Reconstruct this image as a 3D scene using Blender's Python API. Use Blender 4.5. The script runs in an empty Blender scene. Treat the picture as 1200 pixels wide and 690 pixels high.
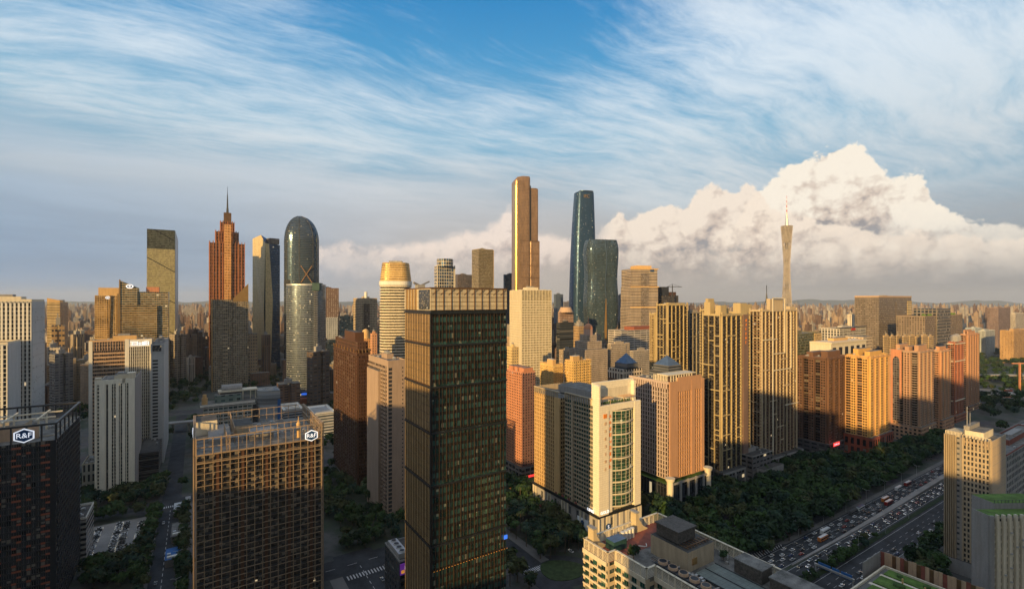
import bpy, bmesh, math, random
from math import sin, cos, pi, radians, sqrt, atan2, atan, asin
from mathutils import Vector, Matrix, noise as mnoise
C = bpy.context.scene
COL = C.collection
R = random.Random(7)
F, CX, HY, H = 570.0, 600.0, 352.0, 175.0      # survey numbers: focal length in px of the 1200 px photo, horizon row, eye height in m
GA = radians(33)                                # the street grid is turned by 33 degrees
cG, sG = cos(GA), sin(GA)
# ------------------------------------------------------------------ camera
cam = bpy.data.cameras.new('camera'); camo = bpy.data.objects.new('camera', cam); COL.objects.link(camo)
camo.location = (0, 0, H); camo.rotation_euler = (pi/2, 0, 0)
cam.sensor_width = 36; cam.lens = 36*F/1200; cam.shift_y = 7/1200
cam.clip_start = 1; cam.clip_end = 90000
C.camera = camo
# ------------------------------------------------------------------ colours and light
def lin(c):
    c /= 255.0
    return c/12.92 if c <= .04045 else ((c+.055)/1.055)**2.4
def S(r, g, b): return (lin(r), lin(g), lin(b), 1)
SUN_AZ = radians(30)      # the sun stands behind the camera, 30 degrees to its left
SUN_EL = radians(12)
SUN_POWER = 5.0
SKY_STRENGTH = .085
sun = bpy.data.lights.new('sun', 'SUN'); suno = bpy.data.objects.new('sun', sun); COL.objects.link(suno)
sun.energy = SUN_POWER; sun.angle = radians(.6); sun.color = (1, .645, .245)
sdir = Vector((-sin(SUN_AZ)*cos(SUN_EL), -cos(SUN_AZ)*cos(SUN_EL), sin(SUN_EL)))   # towards the sun
suno.rotation_euler = sdir.to_track_quat('Z', 'Y').to_euler()
C.view_settings.view_transform = 'Standard'; C.view_settings.look = 'None'
C.view_settings.gamma = 1; C.view_settings.use_curve_mapping = False
C.view_settings.exposure = 0.42
C.cycles.max_bounces = 6; C.cycles.diffuse_bounces = 2; C.cycles.glossy_bounces = 3
C.cycles.transparent_max_bounces = 12; C.cycles.volume_bounces = 0
C.cycles.use_denoising = True
C.cycles.sample_clamp_indirect = 4

class NT:
    "small node-tree writer"
    def __init__(s, tree): s.t = tree; s.n = tree.nodes; s.l = tree.links
    def new(s, typ, **kw):
        n = s.n.new(typ)
        for k, v in kw.items(): setattr(n, k, v)
        return n
    def put(s, sock, v):
        if isinstance(v, bpy.types.NodeSocket): s.l.new(v, sock)
        elif v is not None:
            if hasattr(sock, 'default_value'):
                try: sock.default_value = v
                except Exception: sock.default_value = tuple(v)[:3]
    def m(s, op, a, b=None, c=None, clamp=False):
        n = s.new('ShaderNodeMath', operation=op); n.use_clamp = clamp
        for i, v in enumerate((a, b, c)):
            if v is not None: s.put(n.inputs[i], v)
        return n.outputs[0]
    def vm(s, op, a, b=None, scale=None):
        n = s.new('ShaderNodeVectorMath', operation=op)
        s.put(n.inputs[0], a)
        if b is not None: s.put(n.inputs[1], b)
        if scale is not None: s.put(n.inputs['Scale'], scale)
        return n.outputs['Value' if op in ('LENGTH', 'DOT_PRODUCT') else 'Vector']
    def xyz(s, v):
        n = s.new('ShaderNodeSeparateXYZ'); s.put(n.inputs[0], v); return n.outputs
    def comb(s, x=0, y=0, z=0):
        n = s.new('ShaderNodeCombineXYZ')
        for i, v in enumerate((x, y, z)): s.put(n.inputs[i], v)
        return n.outputs[0]
    def mix(s, f, a, b, mode='MIX'):
        n = s.new('ShaderNodeMix', data_type='RGBA', blend_type=mode); n.clamp_factor = True
        s.put(n.inputs[0], f); s.put(n.inputs[6], a); s.put(n.inputs[7], b); return n.outputs[2]
    def fmix(s, f, a, b):
        n = s.new('ShaderNodeMix', data_type='FLOAT'); s.put(n.inputs[0], f); s.put(n.inputs[2], a); s.put(n.inputs[3], b); return n.outputs[0]
    def noise(s, vec, scale, detail=4, rough=.55, dist=0, lac=2.0):
        n = s.new('ShaderNodeTexNoise'); s.put(n.inputs['Vector'], vec); s.put(n.inputs['Scale'], scale)
        s.put(n.inputs['Detail'], detail); s.put(n.inputs['Roughness'], rough); s.put(n.inputs['Distortion'], dist); s.put(n.inputs['Lacunarity'], lac)
        return n.outputs['Fac']
    def white(s, vec):
        n = s.new('ShaderNodeTexWhiteNoise', noise_dimensions='3D'); s.put(n.inputs['Vector'], vec); return n.outputs
    def ramp(s, f, stops, interp='LINEAR'):
        n = s.new('ShaderNodeValToRGB'); cr = n.color_ramp; cr.interpolation = interp
        while len(cr.elements) < len(stops): cr.elements.new(.5)
        for e, (p, c) in zip(cr.elements, stops): e.position = p; e.color = c
        s.put(n.inputs[0], f); return n.outputs[0]
    def mr(s, v, a, b, c=0., d=1., smooth=True):
        n = s.new('ShaderNodeMapRange'); n.interpolation_type = 'SMOOTHSTEP' if smooth else 'LINEAR'
        for i, x in enumerate((v, a, b, c, d)): s.put(n.inputs[i], x)
        return n.outputs[0]

# ------------------------------------------------------------------ world: Nishita sky, stratus, cirrus, cumulus
world = bpy.data.worlds.new("World"); C.world = world; world.use_nodes = True
w = NT(world.node_tree); w.n.clear()
EXPK = 2**C.view_settings.exposure
SKYK = 1.13
def K(r, g, b): q = [SKYK*c for c in S(r, g, b)]; return (q[0]/EXPK, q[1]/EXPK, q[2]/EXPK, 1)
wd = w.new('ShaderNodeTexCoord').outputs['Generated']
dx, dy, dz = w.xyz(wd)
sky = w.new('ShaderNodeTexSky', sky_type='NISHITA'); sky.sun_disc = False
sky.sun_elevation = SUN_EL
sky.sun_rotation = math.atan2(sdir.x, sdir.y)
sky.air_density = 1.0; sky.dust_density = 1.5; sky.ozone_density = 2.0; sky.altitude = 100
el = w.m('MULTIPLY', w.m('ARCSINE', dz), 180/pi)                 # elevation in degrees
az = w.m('MULTIPLY', w.m('ARCTAN2', dx, dy), 180/pi)             # azimuth in degrees, right of the view
clear = w.mix(1.0, sky.outputs[0], (SKY_STRENGTH*.30, SKY_STRENGTH*.36, SKY_STRENGTH*.42, 1), 'MULTIPLY')
front = w.mr(dy, -.25, .45)
blue = w.ramp(w.m('DIVIDE', el, 40.), [(0, K(150,152,156)), (.25, K(150,176,192)), (.45, K(126,176,204)), (.65, K(78,152,200)), (.85, K(36,126,188)), (1, K(20,108,178))])
base = w.mix(w.m('MULTIPLY', front, .94), clear, blue)
# cirrus: streaks on a flat sheet high above
pz = w.m('ADD', w.m('MAXIMUM', dz, 0.), .09)
px_, py_ = w.m('DIVIDE', dx, pz), w.m('DIVIDE', dy, pz)
warp = w.noise(w.comb(px_, py_, 3.3), .7, 3, .5)
qa = w.m('ADD', w.m('MULTIPLY', px_, .86), w.m('MULTIPLY', py_, .5))
qb = w.m('ADD', w.m('MULTIPLY', px_, -.5), w.m('MULTIPLY', py_, .86))
qb = w.m('ADD', qb, w.m('MULTIPLY', warp, .7))
c1 = w.noise(w.comb(w.m('MULTIPLY', qa, .34), w.m('MULTIPLY', qb, 1.0), 5.7), 1.35, 10, .66, .12)
c2 = w.noise(w.comb(px_, py_, 9.1), .42, 3, .5)
c3 = w.noise(w.comb(w.m('MULTIPLY', qa, .9), w.m('MULTIPLY', qb, 3.4), 4.4), 3.2, 8, .7, .2)
dens = w.m('ADD', w.m('MULTIPLY', c1, .95), w.m('MULTIPLY', w.m('SUBTRACT', c2, .5), .7))
dens = w.m('ADD', dens, w.m('MULTIPLY', w.m('SUBTRACT', c3, .5), .38))
gap = w.mr(w.m('ABSOLUTE', w.m('ADD', az, 1.)), 5., 30.)
up = w.mr(el, 20., 31.)
dens = w.m('ADD', dens, w.m('MULTIPLY', w.m('MULTIPLY', w.m('SUBTRACT', gap, .9), up), .22))
cir = w.mr(dens, .29, .66)
cirrus_col = w.mix(w.mr(el, 8, 26), K(202,206,208), K(224,232,238))
base = w.mix(w.m('MULTIPLY', w.m('MULTIPLY', cir, .82), w.mr(el, 3., 12.)), base, cirrus_col)
# low stratus: grey layer from the horizon up, bluer on the left, warmer in the middle
azr = w.m('DIVIDE', w.m('ADD', az, 50.), 100.)
lowcol = w.ramp(azr, [(0, K(132,156,182)), (.2, K(148,164,182)), (.4, K(184,178,174)), (.55, K(180,171,163)), (.75, K(164,158,153)), (1, K(158,157,156))])
topcol = w.ramp(azr, [(0, K(166,184,200)), (.35, K(194,200,206)), (.6, K(178,184,190)), (1, K(160,172,184))])
lay = w.noise(w.comb(w.m('MULTIPLY', az, .045), w.m('MULTIPLY', el, .33), 2.2), 1.1, 6, .6, .3)
layc = w.mix(w.mr(el, 2.5, 14.), lowcol, topcol)
layc = w.mix(w.mr(lay, .38, .66, 0, .3), layc, w.mix(1.0, layc, S(212,212,215), 'MULTIPLY'))
laym = w.m('MULTIPLY', w.mr(w.m('ADD', w.m('ADD', el, w.mr(az, 2., 22., 0., 6.)), w.m('MULTIPLY', w.m('SUBTRACT', lay, .5), 9.)), 18., 9.), front)
base = w.mix(laym, base, layc)
base0 = base
# cumulus banks: an uneven top line per azimuth, billows, light from the upper left
def photo_dir(px, py): q = px-CX; return (math.degrees(atan(q/F)), math.degrees(atan((HY-py)/sqrt(F*F+q*q))))
def bank(prof, seed, amp, base_lo, base_hi, bright, mid, dark, strength=1., soft=.55, scale=.20):
    global base
    P = [photo_dir(*q) for q in prof]; a0, a1 = P[0][0], P[-1][0]
    top = w.ramp(w.mr(az, a0, a1, 0., 1., False), [((a-a0)/(a1-a0), (e/30., e/30., e/30., 1)) for a, e in P])
    top = w.m('MULTIPLY', top, 30.)
    def field(da, de):
        A, E = w.m('ADD', az, da), w.m('ADD', el, de)
        v0 = w.comb(w.m('MULTIPLY', A, .9), E, seed)
        wn = w.new('ShaderNodeTexNoise'); w.put(wn.inputs['Vector'], v0); wn.inputs['Scale'].default_value = .5; wn.inputs['Detail'].default_value = 3; wn.inputs['Roughness'].default_value = .6
        v = w.vm('ADD', v0, w.vm('SCALE', w.vm('SUBTRACT', wn.outputs['Color'], (.5, .5, .5)), scale=1.5))
        vo = w.new('ShaderNodeTexVoronoi', feature='F1', voronoi_dimensions='2D'); w.put(vo.inputs['Vector'], w.vm('ADD', v, (seed*7, seed*3, 0))); vo.inputs['Scale'].default_value = scale*1.9
        vo.inputs['Detail'].default_value = 3.; vo.inputs['Roughness'].default_value = .5; vo.inputs['Lacunarity'].default_value = 2.3; vo.normalize = True
        fine = w.noise(v0, 1.8, 4, .6)
        return w.m('ADD', w.m('SUBTRACT', .5, vo.outputs['Distance']), w.m('MULTIPLY', w.m('SUBTRACT', fine, .5), .16))
    f0 = field(0., 0.); f1 = field(-.55, .75); f2 = field(-1.4, 2.0)
    d = w.m('ADD', w.m('SUBTRACT', w.m('SUBTRACT', top, .5), el), w.m('MULTIPLY', f0, amp))
    edge = w.m('MULTIPLY', w.mr(d, 0., soft), w.m('MULTIPLY', w.mr(az, a0, a0+3.), w.mr(az, a1, a1-3.)))
    fade = w.mr(w.m('ADD', el, w.m('MULTIPLY', f0, 4.)), base_lo, base_hi)
    lit_ = w.m('ADD', w.m('MULTIPLY', w.m('SUBTRACT', f0, f1), 1.25), w.m('MULTIPLY', w.m('SUBTRACT', f0, f2), .6))
    depth = w.mr(w.m('SUBTRACT', top, el), 0., 8.)
    sh = w.m('ADD', w.m('SUBTRACT', .84, w.m('MULTIPLY', depth, .60)), w.m('MULTIPLY', lit_, 1.05))
    colr = w.ramp(sh, [(0, dark), (.26, mid), (.68, bright), (1, bright)])
    base = w.mix(w.m('MULTIPLY', w.m('MULTIPLY', w.m('MULTIPLY', edge, fade), strength), front), base, colr)
bank([(820, 300), (862, 262), (885, 226), (905, 208), (930, 196), (955, 180), (985, 172), (1005, 164), (1018, 176), (1030, 196), (1052, 206), (1072, 204), (1086, 212), (1098, 238), (1122, 256), (1160, 258), (1200, 270), (1270, 292)], 3.1, 3.9, 1.6, 9.5, K(240,230,214), K(208,192,178), K(150,145,145))
bank([(690, 285), (715, 260), (725, 246), (742, 252), (770, 242), (800, 238), (815, 224), (845, 214), (862, 230), (874, 216), (890, 220), (902, 242), (925, 254), (960, 262), (1010, 268), (1060, 272), (1120, 272), (1200, 284), (1270, 296)], 8.4, 3.2, 1.8, 8.5, K(238,222,204), K(202,184,170), K(150,144,144), .92)
bank([(340, 300), (372, 282), (400, 278), (430, 284), (470, 282), (520, 276), (545, 262), (560, 270), (580, 258), (594, 240), (612, 244), (632, 266), (655, 272), (680, 276), (715, 274), (740, 295)], 5.2, 2.4, 2.4, 8.0, K(246,226,210), K(206,186,176), K(160,152,150), .72, 1.3)
bg2 = w.new('ShaderNodeBackground'); w.put(bg2.inputs[0], base)
base0 = w.mix(w.mr(dz, -.02, -.2), base0, S(40,42,46))
bg = w.new('ShaderNodeBackground'); w.put(bg.inputs[0], base0)
inside = w.m('MULTIPLY', w.m('MULTIPLY', w.m('GREATER_THAN', dy, .3), w.m('GREATER_THAN', az, -26.)), w.m('MULTIPLY', w.m('GREATER_THAN', el, 1.5), w.m('LESS_THAN', el, 22.)))
mxs = w.new('ShaderNodeMixShader'); w.put(mxs.inputs[0], inside); w.l.new(bg.outputs[0], mxs.inputs[1]); w.l.new(bg2.outputs[0], mxs.inputs[2])
w.l.new(mxs.outputs[0], w.new('ShaderNodeOutputWorld').inputs[0])
world.cycles.sampling_method = 'MANUAL'; world.cycles.sample_map_resolution = 256

# ------------------------------------------------------------------ materials
MATS = {}
def mat(name):
    m = bpy.data.materials.new(name); m.use_nodes = True
    t = NT(m.node_tree); t.n.clear()
    p = t.new('ShaderNodeBsdfPrincipled'); o = t.new('ShaderNodeOutputMaterial'); t.l.new(p.outputs[0], o.inputs[0])
    MATS[name] = m
    return m, t, p
def plain(name, col, rough=.8, var=.25, scale=.12, metal=0., streak=False, tint=False, spec=.3):
    m, t, p = mat(name)
    co = t.new('ShaderNodeTexCoord').outputs['Object']
    if streak:
        co2 = t.vm('MULTIPLY', co, (1, 1, .12))
        n = t.noise(co2, scale*6, 5, .6)
    else: n = t.noise(co, scale, 5, .6)
    n2 = t.noise(co, scale*11, 3, .6)
    f = t.m('ADD', t.m('MULTIPLY', n, .7), t.m('MULTIPLY', n2, .3))
    c = tuple(col)+(1,) if len(col) == 3 else col
    k = t.mr(f, .3, .7, 1-var, 1+var)
    cc = t.vm('SCALE', c[:3], scale=k)
    if tint:
        oi = t.new('ShaderNodeObjectInfo'); cc = t.mix(1., cc, oi.outputs['Color'], 'MULTIPLY')
    t.put(p.inputs['Base Color'], cc); p.inputs['Roughness'].default_value = rough
    p.inputs['Metallic'].default_value = metal; p.inputs['Specular IOR Level'].default_value = spec
    return m
def grid_mat(name, wall, glass, pw=1.5, fh=3.3, wf=.6, hf=.5, gmetal=.35, grough=.12, lit=.004, tint=False, wrough=.75, wmetal=0., tilt=.02, curtain=.16, gvar=1., sub=0, band=None, diag=None, wspec=.3):
    """wall with a window in every cell of pw x fh metres (UV in metres); each pane gets its own tint, blind and slight tilt"""
    m, t, p = mat(name)
    uv = t.new('ShaderNodeUVMap').outputs[0]
    oi = t.new('ShaderNodeObjectInfo')
    u, v, _ = t.xyz(uv)
    cu, cv = t.m('DIVIDE', u, pw), t.m('DIVIDE', v, fh)
    iu, iv = t.m('FLOOR', cu), t.m('FLOOR', cv)
    fu, fv = t.m('FRACT', cu), t.m('FRACT', cv)
    inu = t.m('LESS_THAN', t.m('ABSOLUTE', t.m('SUBTRACT', fu, .5)), wf/2)
    inv = t.m('LESS_THAN', t.m('ABSOLUTE', t.m('SUBTRACT', fv, .52)), hf/2)
    win = t.m('MULTIPLY', inu, inv)
    if sub: win = t.m('MULTIPLY', win, t.m('GREATER_THAN', t.m('ABSOLUTE', t.m('SUBTRACT', t.m('FRACT', t.m('MULTIPLY', cu, sub)), .5)), .05))
    r1 = t.white(t.comb(iu, iv, oi.outputs['Random']))
    r2 = t.white(t.comb(iv, iu, t.m('ADD', oi.outputs['Random'], 5.5)))
    rv, rc = r1[0], r2[1]
    g = glass+(1,)
    gcol = t.mix(t.mr(rv, 0, 1, 0, 1), tuple(x*(1-.55*gvar) for x in glass)+(1,), tuple(min(1, x*(1+.6*gvar)) for x in glass)+(1,))
    blind = t.m('MULTIPLY', t.m('GREATER_THAN', r2[0], 1-curtain), t.m('GREATER_THAN', fv, t.mr(rv, 0, 1, .2, .7, False)))
    gcol = t.mix(t.m('MULTIPLY', blind, .45), gcol, (.28, .25, .20, 1))
    co = t.new('ShaderNodeTexCoord').outputs['Object']
    n = t.noise(t.vm('MULTIPLY', co, (1, 1, .3)), .09, 5, .6)
    wc = t.vm('SCALE', wall, scale=t.mr(n, .3, .7, .8, 1.18))
    if band:   # every n-th floor a plain band
        isb = t.m('LESS_THAN', t.m('FRACT', t.m('DIVIDE', t.m('ADD', iv, .5), band)), 1.0/band)
        win = t.m('MULTIPLY', win, t.m('SUBTRACT', 1., isb))
    if diag:
        dd = t.m('FRACT', t.m('DIVIDE', t.m('ADD', v, t.m('MULTIPLY', u, diag[0])), diag[1]))
        isd = t.m('LESS_THAN', dd, diag[2])
        gcol = t.mix(isd, gcol, (.02, .02, .02, 1)); wc = t.mix(isd, wc, (.02, .02, .02, 1))
    if tint:
        wc = t.mix(1., wc, oi.outputs['Color'], 'MULTIPLY')
    col = t.mix(win, wc, gcol)
    t.put(p.inputs['Base Color'], col)
    t.put(p.inputs['Roughness'], t.fmix(win, wrough, t.fmix(blind, grough, .35)))
    t.put(p.inputs['Metallic'], t.fmix(win, wmetal, t.m('MULTIPLY', t.m('SUBTRACT', 1., blind), gmetal)))
    t.put(p.inputs['Specular IOR Level'], t.fmix(win, wspec, .7))
    geo = t.new('ShaderNodeNewGeometry').outputs['Normal']
    jit = t.vm('MULTIPLY', t.vm('SUBTRACT', rc, (.5, .5, .5)), (tilt*2,)*3)
    nn = t.vm('NORMALIZE', t.vm('ADD', geo, t.vm('SCALE', jit, scale=win)))
    t.put(p.inputs['Normal'], nn)
    if lit > 0:
        on = t.m('MULTIPLY', t.m('MULTIPLY', win, t.m('GREATER_THAN', r1[0], 1-lit)), .45)
        t.put(p.inputs['Emission Color'], (1., .78, .45, 1)); t.put(p.inputs['Emission Strength'], on)
    return m
def pane_mat(name, glass, lit=.002, gmetal=.35, frame=(.16, .15, .14), curtain=.18, tilt=.02):
    """one window: UV 0..1 over the pane (plus whole numbers that name the pane); bars drawn inside"""
    m, t, p = mat(name)
    uv = t.new('ShaderNodeUVMap').outputs[0]; oi = t.new('ShaderNodeObjectInfo')
    u, v, _ = t.xyz(uv)
    iu, iv = t.m('FLOOR', u), t.m('FLOOR', v); fu, fv = t.m('FRACT', u), t.m('FRACT', v)
    r1 = t.white(t.comb(iu, iv, t.m('MULTIPLY', oi.outputs['Random'], 77.)))
    r2 = t.white(t.comb(iv, iu, t.m('MULTIPLY', oi.outputs['Random'], 31.)))
    bar = t.m('MAXIMUM', t.m('LESS_THAN', t.m('ABSOLUTE', t.m('SUBTRACT', fu, .5)), .03), t.m('GREATER_THAN', t.m('ABSOLUTE', t.m('SUBTRACT', fu, .5)), .46))
    bar = t.m('MAXIMUM', bar, t.m('GREATER_THAN', t.m('ABSOLUTE', t.m('SUBTRACT', fv, .5)), .46))
    blind = t.m('MULTIPLY', t.m('GREATER_THAN', r2[0], 1-curtain), t.m('GREATER_THAN', fv, t.mr(r1[0], 0, 1, 0, .7, False)))
    g = t.mix(r1[0], tuple(x*.4 for x in glass)+(1,), tuple(min(1, x*1.7) for x in glass)+(1,))
    g = t.mix(t.m('MULTIPLY', blind, .45), g, (.32, .28, .22, 1))
    t.put(p.inputs['Base Color'], t.mix(bar, g, frame+(1,)))
    soft = t.m('MAXIMUM', bar, blind)
    t.put(p.inputs['Roughness'], t.fmix(soft, .08, .45))
    t.put(p.inputs['Metallic'], t.m('MULTIPLY', t.m('SUBTRACT', 1., soft), gmetal))
    geo = t.new('ShaderNodeNewGeometry').outputs['Normal']
    t.put(p.inputs['Normal'], t.vm('NORMALIZE', t.vm('ADD', geo, t.vm('MULTIPLY', t.vm('SUBTRACT', r2[1], (.5, .5, .5)), (tilt*2,)*3))))
    on = t.m('MULTIPLY', t.m('GREATER_THAN', r1[0], 1-lit), t.m('SUBTRACT', 1., bar))
    t.put(p.inputs['Emission Color'], (1., .76, .45, 1)); t.put(p.inputs['Emission Strength'], t.m('MULTIPLY', on, .5))
    return m

M = {}
M['roof'] = plain('roof_concrete', (.15, .145, .135), .9, .6, .22)
M['roof_dark'] = plain('roof_tar', (.07, .068, .065), .9, .35, .2)
M['cream'] = plain('cream_stone', (.62, .55, .42), .7, .12, .1, streak=True)
M['white'] = plain('white_stone', (.66, .64, .58), .6, .1, .1, streak=True)
M['beige'] = plain('beige_render', (.40, .32, .22), .8, .15, .1, streak=True)
M['tan'] = plain('tan_tile', (.44, .30, .20), .7, .15, .1, streak=True)
M['pink'] = plain('pink_granite', (.46, .30, .24), .65, .15, .1, streak=True)
M['salmon'] = plain('salmon_render', (.50, .22, .12), .8, .15, .1, streak=True)
M['orange'] = plain('ochre_render', (.56, .36, .16), .8, .12, .1, streak=True)
M['redbrick'] = plain('red_tile', (.26, .085, .05), .7, .2, .1, streak=True)
M['brown'] = plain('brown_granite', (.085, .042, .024), .6, .2, .1, streak=True)
M['grey'] = plain('grey_render', (.27, .26, .25), .8, .15, .1, streak=True)
M['dgrey'] = plain('dark_grey_metal', (.05, .052, .056), .45, .15, .2, metal=.3)
M['black'] = plain('black_metal', (.018, .02, .024), .4, .15, .2)
M['bronze'] = plain('bronze_metal', (.20, .115, .06), .4, .15, .2, metal=.6)
M['gold'] = plain('gold_metal', (.42, .26, .10), .35, .1, .2, metal=.6)
M['steel'] = plain('pale_steel', (.50, .50, .50), .4, .1, .2, metal=.5)
M['lead'] = plain('blue_slate_metal', (.10, .15, .22), .35, .2, .3, metal=.5)
M['green'] = plain('roof_grass', (.085, .15, .03), .95, .45, .25)
M['darkgreen'] = plain('tank_green', (.02, .06, .06), .6, .2, .2)
M['asphalt'] = plain('asphalt', (.032, .035, .040), .85, .5, .09)
M['paving'] = plain('paving', (.14, .135, .13), .85, .25, .08)
M['concrete'] = plain('concrete', (.24, .23, .22), .85, .2, .08)
M['paint'] = plain('road_paint', (.5, .5, .5), .8, .3, .5)
M['redpaint'] = plain('terracotta', (.22, .07, .05), .8, .2, .4)
M['blue'] = plain('blue_sheet', (.02, .11, .32), .6, .15, .3)
M['signwhite'] = plain('sign_white', (.75, .77, .8), .5, .03, .3)
M['signblue'] = plain('sign_blue', (.015, .06, .17), .5, .05, .3)
M['signorange'] = plain('sign_orange', (.70, .22, .03), .5, .05, .3)
M['signpurple'] = plain('sign_purple', (.06, .02, .10), .5, .05, .3)
M['redmetal'] = plain('red_metal', (.45, .04, .03), .5, .1, .3)
def lamp_mat(name, col, s):
    m, t, p = mat(name); t.put(p.inputs['Base Color'], col+(1,)); t.put(p.inputs['Emission Color'], col+(1,)); p.inputs['Emission Strength'].default_value = s; return m
M['litred'] = lamp_mat('red_sign_light', (.9, .05, .04), .9)
M['litwhite'] = lamp_mat('white_sign_light', (.8, .85, .95), .55)
M['litblue'] = lamp_mat('blue_screen_light', (.03, .14, .7), .7)
M['litorange'] = lamp_mat('orange_billboard_light', (.9, .36, .05), .35)
M['litpurple'] = lamp_mat('purple_billboard_light', (.14, .03, .28), .3)
M['pane'] = pane_mat('window_dark', (.022, .028, .034), gmetal=.25)
M['pane_mirror'] = pane_mat('window_mirror', (.14, .12, .10), gmetal=.8, frame=(.05, .045, .04), curtain=.2, lit=.001, tilt=.04)
M['pane_green'] = pane_mat('window_green', (.015, .07, .055), gmetal=.35, frame=(.1, .12, .1), lit=.004, curtain=.1)
M['pane_brown'] = pane_mat('window_bronze', (.028, .02, .015), frame=(.1, .07, .05), gmetal=.2)
M['pane_balcony'] = pane_mat('window_balcony', (.010, .010, .011), lit=.002, frame=(.05, .045, .04), curtain=.14, gmetal=.1)
M['pane_small'] = pane_mat('window_small', (.012, .013, .015), lit=.004, frame=(.05, .045, .04), curtain=.12, gmetal=.1)

# ------------------------------------------------------------------ mesh building
class MB:
    def __init__(s): s.v = []; s.f = []; s.uv = []; s.mi = []; s.sm = []
    def face(s, pts, m=0, uv=None, smooth=False):
        i = len(s.v); s.v += [tuple(p) for p in pts]; s.f.append(tuple(range(i, i+len(pts)))); s.mi.append(m); s.sm.append(smooth)
        if uv is None:
            a, b, c = Vector(pts[0]), Vector(pts[1]), Vector(pts[2]); n = (b-a).cross(c-a)
            if n.length > 0: n.normalize()
            if abs(n.z) > .8: uv = [(p[0], p[1]) for p in pts]
            else:
                t = Vector((-n.y, n.x, 0)); t = t.normalized() if t.length > 1e-6 else Vector((1, 0, 0))
                uv = [(p[0]*t.x+p[1]*t.y, p[2]) for p in pts]
        s.uv.append(uv)
    def box(s, x0, x1, y0, y1, z0, z1, m=0, T=None, top=None):
        P = [(x0,y0,z0),(x1,y0,z0),(x1,y1,z0),(x0,y1,z0),(x0,y0,z1),(x1,y0,z1),(x1,y1,z1),(x0,y1,z1)]
        if T: P = [T(*p) for p in P]
        for k, q in enumerate(((0,1,5,4),(1,2,6,5),(2,3,7,6),(3,0,4,7),(4,5,6,7),(3,2,1,0))):
            s.face([P[i] for i in q], top if (k == 4 and top is not None) else m)
        return s
    def beam(s, p, q, w, m=0, h=None):
        p, q = Vector(p), Vector(q); d = (q-p)
        if d.length < 1e-6: return s
        d.normalize(); up = Vector((0,0,1)) if abs(d.z) < .95 else Vector((1,0,0))
        a = d.cross(up).normalized()*w/2; b = a.cross(d).normalized()*(h or w)/2
        P = [p-a-b, p+a-b, p+a+b, p-a+b, q-a-b, q+a-b, q+a+b, q-a+b]
        for f in ((0,1,2,3),(7,6,5,4),(0,4,5,1),(1,5,6,2),(2,6,7,3),(3,7,4,0)): s.face([P[i] for i in f][::-1], m)
        return s
    def loft(s, rings, m=0, cap=True, smooth=False, capm=None, wraplen=None):
        n = len(rings[0])
        us = []
        for r in rings:
            u = [0.]
            for i in range(n): u.append(u[-1]+(Vector(r[(i+1) % n])-Vector(r[i])).length)
            us.append(u)
        U = us[0] if wraplen is None else wraplen
        for k in range(len(rings)-1):
            a, b = rings[k], rings[k+1]
            for i in range(n):
                j = (i+1) % n
                s.face([a[i], a[j], b[j], b[i]], m, [(us[0][i], a[i][2]), (us[0][i+1], a[j][2]), (us[0][i+1], b[j][2]), (us[0][i], b[i][2])], smooth)
        if cap:
            s.face(rings[-1], m if capm is None else capm); s.face(rings[0][::-1], m if capm is None else capm)
        return s
    def cyl(s, x, y, r, z0, z1, n=12, r2=None, m=0, smooth=True, capm=None):
        r2 = r if r2 is None else r2
        ring = lambda rr, z: [(x+rr*cos(2*pi*i/n), y+rr*sin(2*pi*i/n), z) for i in range(n)]
        return s.loft([ring(r, z0), ring(r2, z1)], m, True, smooth, capm)
    def mesh(s, name, mats):
        me = bpy.data.meshes.new(name); me.from_pydata(s.v, [], s.f)
        if not isinstance(mats, (list, tuple)): mats = [mats]
        for q in mats: me.materials.append(q)
        uvl = me.uv_layers.new(name='UVMap')
        flat = []
        for u in s.uv:
            for a in u: flat += [a[0], a[1]]
        uvl.data.foreach_set('uv', flat)
        me.polygons.foreach_set('material_index', s.mi); me.polygons.foreach_set('use_smooth', s.sm)
        me.update()
        return me
    def build(s, name, mats, parent=None, loc=None, rz=0):
        o = bpy.data.objects.new(name, s.mesh(name, mats)); COL.objects.link(o)
        if parent: o.parent = parent
        if loc: o.location = loc
        if rz: o.rotation_euler.z = rz
        return o
def link(me, name, parent=None, loc=(0,0,0), rz=0):
    o = bpy.data.objects.new(name, me); COL.objects.link(o); o.location = loc; o.rotation_euler.z = rz
    if parent: o.parent = parent
    return o
def tag(o, label=None, cat=None, group=None, kind=None):
    if label: o['label'] = label
    if cat: o['category'] = cat
    if group: o['group'] = group
    if kind: o['kind'] = kind
    return o
def empty(name, loc, rz=0):
    o = bpy.data.objects.new(name, None); COL.objects.link(o); o.location = loc; o.rotation_euler.z = rz; o.empty_display_size = 5
    return o
# ------------------------------------------------------------------ survey: photo pixel -> ground point, and grid coordinates
def X(px, Y): return (px-CX)/F*Y
def Z(py, Y): return H-(py-HY)/F*Y
def GP(px, py, z=0.):
    Y = (H-z)*F/(py-HY); return (X(px, Y), Y)
def G(s, t): return (s*cG-t*sG, s*sG+t*cG)
def toG(x, y): return (x*cG+y*sG, -x*sG+y*cG)
FOOT = []      # footprints of what is built: centre, radius

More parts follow.
